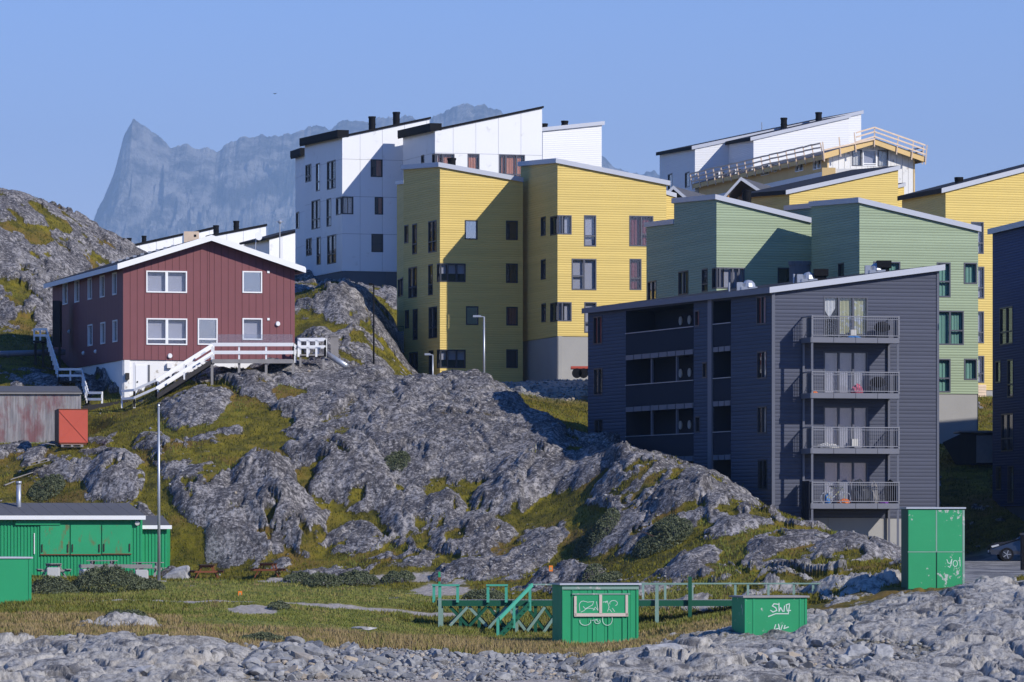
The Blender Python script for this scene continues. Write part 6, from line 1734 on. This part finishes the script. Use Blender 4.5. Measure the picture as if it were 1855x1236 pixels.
# ------------------------------------------------------------------ lot: car, bin, shaded hut, trailer
def car():
    Y = 254.5
    base = P(1838, 1019, Y); gz_ = ground(base.x + 1, Y)
    o = empty('parked_car', (base.x + 1.2, Y, gz_), 'dark blue black compact suv parked nose out in the shade', 'car')
    m, nt, b = newmat('car_paint'); b.inputs['Base Color'].default_value = (0.022, 0.028, 0.045, 1); b.inputs['Roughness'].default_value = 0.18; b.inputs['Coat Weight'].default_value = 0.6; M['car_paint'] = m
    m, nt, b = newmat('car_glass'); b.inputs['Base Color'].default_value = (0.02, 0.03, 0.05, 1); b.inputs['Roughness'].default_value = 0.05; M['car_glass'] = m
    m, nt, b = newmat('lamp_lens'); b.inputs['Base Color'].default_value = (0.5, 0.52, 0.55, 1); b.inputs['Roughness'].default_value = 0.1; M['lamp_lens'] = m
    x0 = PX(1794, Y)
    prof = [(0.05, .35), (0.0, .62), (.06, .80), (.22, .93), (.9, 1.03), (1.25, 1.10), (1.95, 1.58), (2.3, 1.66), (3.4, 1.66), (4.0, 1.45), (4.35, 1.05), (4.4, .5), (4.3, .35), (3.9, .30), (3.9, .30)]
    rows_ = []
    for sgn, w in ((-1, .88), (-.8, .9), (.8, .9), (1, .88)):
        rows_.append([(x0 + a, Y + .9 + sgn * (w if h < 1.08 else w - (h - 1.08) * .42) * (0.86 if a < .15 else 1), gz_ + h) for a, h in prof[:-1]])
    mb = MB(); n = len(prof) - 1
    for r in range(3):
        for i in range(n):
            j = (i + 1) % n; mb.poly([rows_[r][i], rows_[r][j], rows_[r + 1][j], rows_[r + 1][i]])
    mb.poly(rows_[0][::-1]); mb.poly(rows_[3]); mb.build('body', M['car_paint'], o)
    yS = Y + .9 - .90
    MB().poly([(x0 + 1.42, yS + .05, gz_ + 1.12), (x0 + 2.4, yS + .05, gz_ + 1.12), (x0 + 2.4, yS + .22, gz_ + 1.58), (x0 + 2.02, yS + .22, gz_ + 1.55)]).build('side_window', M['car_glass'], o)
    MB().poly([(x0 + 1.27, yS + .12, gz_ + 1.125), (x0 + 1.27, Y + 1.68, gz_ + 1.125), (x0 + 1.91, Y + 1.5, gz_ + 1.57), (x0 + 1.91, yS + .3, gz_ + 1.57)]).build('windscreen', M['car_glass'], o)
    for wx_ in (.85, 3.5):
        for wy_ in (yS + .02, Y + 1.68):
            c = Vector((x0 + wx_, wy_, gz_ + .35))
            w = MB().tube(c, c + Vector((0, .22, 0)), .35, .35, 20).build('wheel', M['black_metal'], o)
            rm = MB()
            rm.tube(c + Vector((0, -.012, 0)), c, .24, .24, 18, cap=True); rm.build('rim', M['dark_frame'], w)
            sp = MB()
            for k in range(5):
                t = 2 * math.pi * k / 5; sp.bar(c + Vector((0, -.02, 0)), c + Vector((math.cos(t) * .22, -.02, math.sin(t) * .22)), .03, .07, up=(0, 1, 0))
            sp.build('spokes', M['galvanised'], w)
    MB().poly([(x0 + .03, yS + .035, gz_ + .78), (x0 + .42, yS - .004, gz_ + .88), (x0 + .45, yS - .004, gz_ + .80), (x0 + .10, yS + .03, gz_ + .70)]).build('headlight', M['lamp_lens'], o)
    MB().box(x0 - .02, x0 - .005, Y + .65, Y + 1.15, gz_ + .45, gz_ + .57).build('number_plate', M['white_paint'], o)
    MB().box(x0 + 1.55, x0 + 1.72, yS - .14, yS + .02, gz_ + 1.1, gz_ + 1.24).build('mirror', M['car_paint'], o)
car()
c = P(1853, 1042, 222); g_ = ground(c.x + .2, 222)
o = empty('waste_bin', (c.x + .25, 222, g_), 'tall dark bin at the edge of the lot in front of the car', 'bin')
MB().box(c.x - .08, c.x + .6, 221.7, 222.3, g_ - .05, g_ + 1.55).build('body', M['black_metal'], o)
MB().box(c.x - .11, c.x + .63, 221.66, 222.34, g_ + 1.56, g_ + 1.66).build('lid', M['dark_frame'], o)

a = P(1752, 838, 279)
o = empty('dark_skip_hut', (a.x, 279, a.z), 'black timber hut with slanted end in the shaded gap', 'hut')
z0, z1 = PZ(842, 279), PZ(786, 279)
pf = [(PX(1730, 279), z0), (PX(1802, 279), z0), (PX(1802, 279), z1 + .05), (PX(1740, 279), z1), (PX(1706, 279), PZ(802, 279))]
mb = MB(); fr_ = [(x, 278.5, z) for x, z in pf]; bk_ = [(x + .6, 282, z) for x, z in pf]
mb.poly(fr_); mb.poly(bk_[::-1])
for i in range(5): j = (i + 1) % 5; mb.poly([fr_[i], bk_[i], bk_[j], fr_[j]])
mb.build('body', M['dark_wood'], o)
MB().box(PX(1736, 279), PX(1806, 279), 278.3, 282.3, z1 + .06, z1 + .16).build('roof', M['grey_wood'], o)
MB().box(PX(1767, 279), PX(1801, 279), 278.44, 278.49, z0 + .1, z1 - .1).build('door', M['grey_wood'], o)

a = P(1050, 681, 300); g_ = ground(a.x, 300)
o = empty('trailer', (a.x, 300, g_), 'small red flat trailer parked on the gravel behind the dark block', 'trailer')
zt_ = PZ(668, 300)
MB().box(PX(1034, 300), PX(1100, 300), 299.2, 301, zt_ - .02, zt_ + .12).build('bed', M['orange_box'], o)
MB().box(PX(1039, 300), PX(1098, 300), 299.3, 300.9, zt_ - .22, zt_ - .025).build('frame', M['black_metal'], o)
for px in (1045, 1057):
    c = Vector((PX(px, 299.3), 299.15, zt_ - .3)); MB().tube(c, c + Vector((0, .2, 0)), .3, .3, 16).build('wheel', M['black_metal'], o)

# balcony things
fr = Face(*[(PX(a_, Y_), Y_) for a_, Y_ in ((1401, 255), (1699, 257.3))])
def on_bal(k, px): return fr.u(px), fr.z(1550, SL[k]) + 0.045
for k, px, lab in ((0, 1590, 'dark covered grill on the top balcony'), (1, 1582, 'dark covered grill on the second balcony from the top')):
    u, z = on_bal(k, px); c = fr.pt(u, z, .7)
    o = empty('covered_grill', c, lab, 'grill')
    MB().ball(c + Vector((0, 0, .62)), .42, 14, sz=.75).build('hood', M['black_metal'], o, True)
    MB().box(c.x - .3, c.x + .3, c.y - .25, c.y + .25, c.z, c.z + .5).build('stand', M['dark_frame'], o)
for k, px, py, lab in ((0, 1545, 604, 'white wall box on the facade behind the top balcony'), (2, 1547, 802, 'white wall box on the facade behind the third balcony')):
    fr.box(mb := MB(), fr.u(px) - .16, fr.u(px) + .16, fr.z(px, py) - .18, fr.z(px, py) + .18, .02, .16); mb.build('wall_box', M['curtain_white'], db)
def lump(name, k, px, w, h, d, mat, lab, cat, n=7):
    u, z = on_bal(k, px); c = fr.pt(u, z, 1.1)
    rnd = random.Random(px * 7 + k); mb = MB(); mb.ball((0, 0, 0), 1.0, 10)
    mb.v = [(c.x + v[0] * w * rnd.uniform(.75, 1.1), c.y + v[1] * d * rnd.uniform(.8, 1.1), c.z + max(0, (v[2] + .75)) * h * rnd.uniform(.45, .6)) for v in mb.v]
    mb.build(name, M[mat], label=lab, cat=cat)
painted('cloth_blue', (0.05, 0.22, 0.55)); painted('cloth_orange', (0.75, 0.18, 0.03)); painted('cloth_pink', (0.6, 0.15, 0.22)); painted('cloth_purple', (0.2, 0.06, 0.35))
lump('folded_tarp', 0, 1535, .42, .18, .25, 'cloth_blue', 'small blue tarp lying on the top balcony', 'tarp')
lump('toy_heap', 1, 1540, .35, .55, .25, 'cloth_pink', 'pink and white toys heaped on the second balcony', 'toys')
lump('orange_bag', 1, 1462, .25, .15, .2, 'cloth_orange', 'flat orange bag at the left end of the second balcony', 'bag')
lump('beige_cloth', 2, 1487, .65, .35, .3, 'curtain_white', 'beige cloth bundle draped on the third balcony', 'cloth')
lump('orange_crate_toy', 3, 1516, .38, .32, .25, 'cloth_orange', 'orange plastic tub on the cluttered bottom balcony', 'tub')
lump('purple_bag', 3, 1590, .3, .18, .25, 'cloth_purple', 'purple bag on the cluttered bottom balcony', 'bag')
lump('blue_bucket', 3, 1486, .18, .6, .2, 'cloth_blue', 'blue bucket at the left of the cluttered bottom balcony', 'bucket')
lump('dark_sack', 3, 1545, .55, 1.3, .3, 'dark_frame', 'dark sacks piled on the cluttered bottom balcony', 'sack')
lump('dark_sack', 3, 1600, .35, 1.4, .3, 'black_metal', 'black tall bundle at the right of the bottom balcony', 'sack')
lump('grey_bundle', 3, 1570, .3, 1.2, .3, 'grey_wood', 'pale grey bundle beside the purple bag', 'bundle')
def bicycle(px, lab):
    u, z = on_bal(3, px); o = empty('bicycle', fr.pt(u, z, 1.2), lab, 'bicycle')
    for s in (-.48, .48):
        mb = MB()
        for i in range(16):
            a0, a1 = 2 * math.pi * i / 16, 2 * math.pi * (i + 1) / 16
            mb.bar(fr.pt(u + s + .32 * math.cos(a0), z + .33 + .32 * math.sin(a0), 1.25), fr.pt(u + s + .32 * math.cos(a1), z + .33 + .32 * math.sin(a1), 1.25), .035)
        mb.build('wheel', M['galvanised'], o)
    P_ = lambda a, b: fr.pt(u + a, z + b, 1.25)
    mb = MB()
    for a_, b_ in (((-.48, .33), (-.15, .35)), ((-.15, .35), (.35, .85)), ((-.22, .85), (.35, .85)), ((-.22, .9), (-.15, .35)), ((-.48, .33), (-.22, .8)), ((.48, .33), (.35, .95))): mb.bar(P_(*a_), P_(*b_), .04)
    mb.build('frame', M['curtain_yellow'], o)
    MB().bar(fr.pt(u + .33, z + 1.0, 1.0), fr.pt(u + .33, z + 1.0, 1.5), .035).build('handlebar', M['black_metal'], o)
    MB().bar(P_(-.33, .93), P_(-.12, .93), .12, .06).build('saddle', M['black_metal'], o)
bicycle(1500, 'pale framed bicycle leaning behind the bottom balcony railing')
# dark cloth hanging at the left end of the bottom balcony
mb = MB(); u = fr.u(1452) - .02
for i in range(8):
    fr.box(mb, u - .06 - .02 * (i % 2), u - .03 - .02 * (i % 2), fr.z(1550, 955) + .04 * i % .09, fr.z(1550, 872), .25 + i * .16, .41 + i * .16)
mb.build('hanging_cloth', M['dark_panel'], label='long dark cloth hanging from the left end of the bottom balcony', cat='cloth')

# bird
c = P(498, 170, 300); MB().ball(c, .05, 8, sz=.6).poly([c, c + Vector((-.16, 0, .05)), c + Vector((-.06, .03, .0))]).poly([c, c + Vector((.16, 0, .06)), c + Vector((.06, .03, .0))]).build('bird', M['black_metal'], label='tiny dark bird flying in the clear sky', cat='bird')

# ------------------------------------------------------------------ stones, grass, shrubs
RNG = np.random.default_rng(11)
def locate(x, y):
    pxv = CX + x / y * F
    j = np.clip(np.searchsorted(pcs, pxv) - 1, 0, nc - 2); i = np.clip(np.searchsorted(rows, y) - 1, 0, nr - 2)
    a = np.clip((pxv - pcs[j]) / (pcs[j + 1] - pcs[j]), 0, 1); b = np.clip((y - rows[i]) / (rows[i + 1] - rows[i]), 0, 1)
    return i, j, a, b
def ground_v(x, y):
    i, j, a, b = locate(x, y)
    return (Hg[i, j] * (1 - a) + Hg[i, j + 1] * a) * (1 - b) + (Hg[i + 1, j] * (1 - a) + Hg[i + 1, j + 1] * a) * b
def mask_v(k, x, y):
    i, j, a, b = locate(x, y)
    return MK[k][i, j]

def stone_mat(name, lo, hi, warm):
    m, nt, b = newmat(name)
    oi = N(nt, 'ObjectInfo')
    p = pos(nt)
    c = mixc(nt, ramp(nt, noise(nt, p, 3.0, 6, 0.65), 0.3, 0.7), lo, hi)
    at = N(nt, 'Attribute'); at.attribute_name = 'tint'
    rnd = math_(nt, 'FRACT', math_(nt, 'ADD', oi.outputs['Random'], at.outputs['Fac']))
    c = mixc(nt, math_(nt, 'MULTIPLY', ramp(nt, rnd, 0.86, 0.97), 0.6), c, warm)
    c = mixc(nt, math_(nt, 'MULTIPLY', ramp(nt, rnd, 0.35, 0.0), 0.55), c, (0.10, 0.105, 0.115))
    nt.links.new(c, b.inputs['Base Color']); b.inputs['Roughness'].default_value = 0.85; b.inputs['Specular IOR Level'].default_value = 0.25
    bump(nt, b, noise(nt, p, 9, 5, 0.65), 0.7, 0.03)
    M[name] = m
stone_mat('beach_stone', (0.15, 0.15, 0.155), (0.34, 0.335, 0.33), (0.42, 0.33, 0.22))
def stone_mesh(seed, sub=1):
    bm = bmesh.new(); bmesh.ops.create_icosphere(bm, subdivisions=sub, radius=1.0)
    r = random.Random(seed)
    planes = [(Vector((r.gauss(0, 1), r.gauss(0, 1), r.gauss(0, 1))).normalized(), r.uniform(.38, .75)) for _ in range(10)]
    sc = Vector((r.uniform(.8, 1.25), r.uniform(.7, 1.1), r.uniform(.5, .8)))
    for v in bm.verts:
        co = v.co.copy()
        for n, d in planes:
            t = co.dot(n)
            if t > d: co -= n * (t - d)
        co *= r.uniform(.94, 1.06)
        v.co = Vector((co.x * sc.x, co.y * sc.y, co.z * sc.z))
    me = bpy.data.meshes.new('beach_stone'); bm.to_mesh(me); bm.free(); me.materials.append(M['beach_stone'])
    return me
SM = [stone_mesh(k, 2) for k in range(10)]
# candidate spots on the pebble beach and in the rocky cove
cand = []
while len(cand) < 1300:
    if RNG.random() < 0.72: px, Y = RNG.uniform(420, 1230), 172.6 + 17 * RNG.random() ** 1.2
    else: px, Y = RNG.uniform(1260, 1780), RNG.uniform(174, 188)
    x = PX(px, Y)
    if mask_at('beach', x, Y) < 0.35: continue
    near = max(0, 1 - abs(px - 520) / 230)
    s = 0.09 + 0.26 * RNG.random() ** 4 + 0.24 * near * RNG.random() + (0.10 * RNG.random() if px > 1260 else 0)
    cand.append((s, x, Y))
cand.sort(reverse=True)
first = None
for k, (s, x, Y) in enumerate(cand[:290]):
    o = bpy.data.objects.new('beach_stone', SM[k % 10]); COL.objects.link(o)
    o.location = (x, Y, ground(x, Y) + s * 0.22); o.scale = (s, s, s * RNG.uniform(.8, 1.2)); o.rotation_euler = (RNG.uniform(-.4, .4), RNG.uniform(-.4, .4), RNG.uniform(0, 6.28))
    tag(o, 'loose grey stone among the others on the pebble beach', 'stone', 'loose stones on the pebble beach')
def scatter_stones(name, spots, label=None):
    base = []
    for me in [stone_mesh(40 + k, 1) for k in range(6)]:
        v = np.array([vv.co[:] for vv in me.vertices]); f_ = np.array([p.vertices[:] for p in me.polygons]); base.append((v, f_))
    V, Fc, T = [], [], []; off = 0
    for s, x, Y, z in spots:
        v, f_ = base[int(RNG.integers(6))]; a = RNG.uniform(0, 6.28); ca_, sa_ = math.cos(a), math.sin(a)
        w = v * s
        V.append(np.stack([w[:, 0] * ca_ - w[:, 1] * sa_ + x, w[:, 0] * sa_ + w[:, 1] * ca_ + Y, w[:, 2] + z], -1)); Fc.append(f_ + off); T.append(np.full(len(v), RNG.random())); off += len(v)
    V = np.concatenate(V); Fc = np.concatenate(Fc); T = np.concatenate(T)
    me = bpy.data.meshes.new(name)
    me.vertices.add(len(V)); me.vertices.foreach_set('co', V.ravel().astype(np.float32))
    me.loops.add(Fc.size); me.loops.foreach_set('vertex_index', Fc.ravel().astype(np.int32))
    me.polygons.add(len(Fc)); me.polygons.foreach_set('loop_start', np.arange(0, Fc.size, 3, dtype=np.int32))
    at = me.attributes.new('tint', 'FLOAT', 'POINT'); at.data.foreach_set('value', T.astype(np.float32))
    me.materials.append(M['beach_stone']); me.update(calc_edges=True)
    o = bpy.data.objects.new(name, me); COL.objects.link(o)
    return tag(o, label, kind='stuff')
spots = [(s, x, Y, ground(x, Y) + s * .2) for s, x, Y in cand[290:]]
n = 9000
pxs = np.where(RNG.random(n) < .7, RNG.uniform(400, 1260, n), RNG.uniform(1240, 1800, n)); Ys = RNG.uniform(172, 191, n); xs = (pxs - CX) / F * Ys
ok = mask_v('beach', xs, Ys) > .3; zs = ground_v(xs, Ys)
spots += [(0.035 + .12 * RNG.random() ** 3, x, y, z + .02) for x, y, z, k in zip(xs, Ys, zs, ok) if k]
scatter_stones('pebbles', spots)
# rubble on the gravel slope and loose stones on the hill
n = 5200
pxs = np.concatenate([RNG.uniform(860, 1085, 2200), RNG.uniform(0, 1640, 3000)]); Ys = np.concatenate([RNG.uniform(297, 320, 2200), RNG.uniform(215, 300, 3000)]); xs = (pxs - CX) / F * Ys
gm_ = mask_v('grav', xs, Ys); zs = ground_v(xs, Ys); rkm = mask_v('rock', xs, Ys); lt = mask_v('lot', xs, Ys); ln = mask_v('lawn', xs, Ys)
spots = []
for i in range(n):
    if i < 2200:
        if gm_[i] > .3: spots.append((.05 + .16 * RNG.random() ** 3, xs[i], Ys[i], zs[i] + .02))
    elif lt[i] < .2 and 0.05 < rkm[i] and ln[i] < .5: spots.append((.05 + .13 * RNG.random() ** 3, xs[i], Ys[i], zs[i] + .02))
scatter_stones('rubble', spots)
# boulders one can point to
stone_mat('boulder', (0.20, 0.20, 0.21), (0.42, 0.415, 0.41), (0.36, 0.33, 0.28))
for px, Y, s, sz, lab in ((326, 251.5, .78, .85, 'large pale boulder beside the end of the green hut'), (942, 302, .55, .7, 'pale boulder on the gravel before the yellow block'), (1000, 303, .5, .9, 'blocky boulder on the gravel near the red trailer'), (1056, 302, .4, .6, 'low boulder on the gravel beside the dark block'),
                          (268, 173.6, .75, .45, 'dark wet boulder at the foot of the left shore slab'), (470, 181, .5, .6, 'rusty stained boulder at the end of the left shore slab'), (500, 182, .42, .9, 'upright grey stone at the edge of the dry grass'), (660, 204, .55, .25, 'low pale rock lying flat in the lawn'), (1195, 184.5, .8, .5, 'broad pale boulder in front of the kiosk shed'),
                          (1400, 182, .55, .7, 'square block of rock below the low green box'), (1545, 179.5, .7, .6, 'grey boulder between the stone cove and the shore slab'), (1600, 180, .5, .7, 'pale split boulder beside the stone cove')):
    me = stone_mesh(int(px), 3).copy(); me.materials[0] = M['boulder']; me.name = 'boulder'
    o = bpy.data.objects.new('boulder', me); COL.objects.link(o); x = PX(px, Y)
    o.location = (x, Y, ground(x, Y) + s * sz * .25); o.scale = (s, s, s * sz / .65); tag(o, lab, 'boulder')

# grass
def blades(name, x, y, z, h, w, tint, mat):
    n = len(x)
    a = RNG.uniform(0, np.pi, n); dx = np.cos(a) * w; dy = np.sin(a) * w
    lx = RNG.normal(0, .35, n) * h; ly = RNG.normal(0, .35, n) * h
    V = np.empty((n, 3, 3), np.float32)
    V[:, 0] = np.stack([x - dx, y - dy, z - .03], -1); V[:, 1] = np.stack([x + dx, y + dy, z - .03], -1); V[:, 2] = np.stack([x + lx, y + ly, z + h], -1)
    me = bpy.data.meshes.new(name)
    me.vertices.add(n * 3); me.vertices.foreach_set('co', V.ravel())
    me.loops.add(n * 3); me.loops.foreach_set('vertex_index', np.arange(n * 3, dtype=np.int32))
    me.polygons.add(n); me.polygons.foreach_set('loop_start', np.arange(0, n * 3, 3, dtype=np.int32))
    at = me.attributes.new('tint', 'FLOAT', 'POINT'); at.data.foreach_set('value', np.repeat(tint, 3).astype(np.float32))
    me.materials.append(mat); me.update(calc_edges=True)
    o = bpy.data.objects.new(name, me); COL.objects.link(o)
    return tag(o, kind='stuff')
m, nt, b = newmat('grass_blade')
tn_ = attr(nt, 'tint')
cr = N(nt, 'ValToRGB'); nt.links.new(tn_, cr.inputs[0])
cr.color_ramp.elements[0].color = (0.060, 0.062, 0.010, 1); cr.color_ramp.elements[1].color = (0.30, 0.225, 0.11, 1)
for p_, c_ in ((.25, (0.150, 0.130, 0.014)), (.45, (0.120, 0.150, 0.030)), (.7, (0.215, 0.205, 0.055)), (.85, (0.23, 0.165, 0.07))):
    e = cr.color_ramp.elements.new(p_); e.color = (*c_, 1)
nt.links.new(cr.outputs[0], b.inputs['Base Color']); b.inputs['Roughness'].default_value = 0.8; b.inputs['Specular IOR Level'].default_value = 0.15
M['grass_blade'] = m
# heath on the hill
n = 330000
pxs = RNG.uniform(-40, 1900, n); Ys = 205 + 150 * RNG.random(n) ** 1.15; xs = (pxs - CX) / F * Ys
rk_ = mask_v('rock', xs, Ys); keep = (rk_ < .45) & (mask_v('lot', xs, Ys) < .2) & (mask_v('path', xs, Ys) < .35) & (mask_v('grav', xs, Ys) < .3) & (mask_v('beach', xs, Ys) < .3)
keep &= ~((pxs < 310) & (Ys > 253.5) & (Ys < 261)) 
xs, Ys, pxs = xs[keep], Ys[keep], pxs[keep]
lw_ = mask_v('lawn', xs, Ys); cl = fbm(xs / 1.5, Ys / 2.2, 3, 7); cl2 = fbm(xs / 7, Ys / 9, 2, 17)
tint = np.clip(np.where(lw_ > .5, .60 + .35 * cl, .20 + .30 * cl + .42 * cl2) + RNG.normal(0, .08, len(xs)), 0, 1)
hh = np.where(lw_ > .5, .07, .10) * RNG.uniform(.5, 1.6, len(xs)) * (1 + 1.2 * np.clip(cl, 0, 1))
blades('grass', xs, Ys, ground_v(xs, Ys), hh, .035 + 0 * xs, tint, m)
# shore meadow and tall dry grass
n = 150000
pxs = RNG.uniform(-40, 1330, n); Ys = RNG.uniform(184, 226, n); xs = (pxs - CX) / F * Ys
keep = (mask_v('rock', xs, Ys) < .5) & (mask_v('path', xs, Ys) < .35) & (mask_v('beach', xs, Ys) < .45)
keep &= ~((pxs < 60) & (Ys > 211.5) & (Ys < 216)) & ~((pxs > 1000) & (pxs < 1160) & (Ys > 199.8) & (Ys < 204))
xs, Ys, pxs = xs[keep], Ys[keep], pxs[keep]
tall = np.clip(1 - np.abs(Ys - 194) / 7, 0, 1) * np.clip((pxs - 520) / 150, 0, 1) * np.clip((1020 - pxs) / 60, 0, 1)
lw_ = mask_v('lawn', xs, Ys) * (Ys > 201); cl = fbm(xs / 1.5, Ys / 2.2, 3, 7)
mown = ((lw_ > .45) & (pxs > 330) & (pxs < 760))
tint = np.clip(np.where(mown, .58 + .30 * cl, .90 + .45 * cl - .30 * (Ys > 205)) + RNG.normal(0, .09, len(xs)), 0, 1)
hh = np.where(mown, .05, .13) * RNG.uniform(.5, 1.5, len(xs)) + .42 * tall * RNG.random(len(xs))
blades('meadow_grass', xs, Ys, ground_v(xs, Ys), hh, .03 + 0 * xs, tint, m)

# willow shrubs
m, nt, b = newmat('willow_leaf')
tn_ = attr(nt, 'tint')
nt.links.new(mixc(nt, tn_, (0.045, 0.060, 0.028), (0.150, 0.165, 0.095)), b.inputs['Base Color']); b.inputs['Roughness'].default_value = 0.7; b.inputs['Specular IOR Level'].default_value = 0.2
M['willow_leaf'] = m
def shrub(px, Y, rx, ry, h, lab, n=None):
    x0 = PX(px, Y); g0 = ground(x0, Y)
    o = empty('willow_shrub', (x0, Y, g0), lab, 'shrub', 'low willow shrubs')
    n = n or int(2600 * rx * max(ry, .6))
    t = RNG.random(n) ** .6; a = RNG.uniform(0, 6.283, n)
    x = x0 + np.cos(a) * t * rx; y = Y + np.sin(a) * t * ry
    top = h * np.sqrt(np.clip(1 - t * t, 0, 1)) * (0.75 + 0.5 * fbm(x / .45, y / .45, 2, 3))
    z = ground_v(x, y) + top * (1 - .35 * RNG.random(n) ** 2) + .02
    s = RNG.uniform(.035, .075, n)
    u = RNG.normal(0, 1, (n, 3)); u /= np.linalg.norm(u, axis=1)[:, None]; v = np.cross(u, RNG.normal(0, 1, (n, 3))); v /= np.linalg.norm(v, axis=1)[:, None]
    c = np.stack([x, y, z], -1)
    V = np.stack([c - u * s[:, None], c + v * s[:, None] * .45, c + u * s[:, None], c - v * s[:, None] * .45], 1) - np.array([x0, Y, g0])
    me = bpy.data.meshes.new('foliage')
    me.vertices.add(n * 4); me.vertices.foreach_set('co', V.ravel().astype(np.float32))
    me.loops.add(n * 4); me.loops.foreach_set('vertex_index', np.arange(n * 4, dtype=np.int32))
    me.polygons.add(n); me.polygons.foreach_set('loop_start', np.arange(0, n * 4, 4, dtype=np.int32))
    at = me.attributes.new('tint', 'FLOAT', 'POINT'); at.data.foreach_set('value', np.repeat(np.clip(RNG.normal(.5, .25, n), 0, 1), 4).astype(np.float32))
    me.materials.append(M['willow_leaf']); me.update(calc_edges=True)
    fo = bpy.data.objects.new('foliage', me); COL.objects.link(fo); fo.parent = o; fo['kind'] = 'stuff'
    mb = MB()
    for k in range(7):
        a = RNG.uniform(0, 6.28); mb.tube((x0, Y, g0 - .05), (x0 + math.cos(a) * rx * .7, Y + math.sin(a) * ry * .7, g0 + h * .6), .025, .01, 5)
    mb.build('stems', M['brown_dark'], o)
for a in ((195, 233, 1.9, 2.6, 1.25, 'large rounded willow shrub on the bank before the green hut'), (95, 228, 1.2, 2.0, .8, 'grey green willow shrub beside the plain green storage box'), (265, 235, .9, 1.6, .6, 'small willow shrub at the foot of the tall pole'),
          (585, 246, 1.0, 1.6, .7, 'willow shrub at the rock foot beyond the right picnic table'), (645, 247.5, 1.2, 1.8, .7, 'spreading willow shrub above the upper gravel path'), (720, 248, .9, 1.4, .6, 'willow shrub below the middle rocks'), (545, 249, .9, 1.4, .5, 'low willow shrub between picnic table and pale rocks'),
          (880, 229, 1.1, 1.6, .65, 'dark willow shrub behind the boardwalk end frames'), (1090, 236, 1.0, 1.5, .5, 'willow shrub on the rounded rock behind the kiosk shed'), (1200, 240, 1.5, 2.2, .6, 'dark willow patch in the hollow above the boardwalk'), (1080, 247, 1.2, 2.0, .6, 'dark green shrub in the grassy hollow of the hill'),
          (230, 203, .9, 1.4, .35, 'low willow mat beside the flat rock in the shore meadow'), (505, 214, .5, .8, .35, 'small shrub at the edge of the gravel patch'), (85, 270, 1.0, 1.8, .5, 'shrub among the rocks below the orange cabinet'), (475, 193, .9, 1.0, .3, 'low dark shrub behind the left shore slab'), (720, 268, .7, 1.4, .4, 'small green shrub beside the steep trodden gully')):
    shrub(*a)
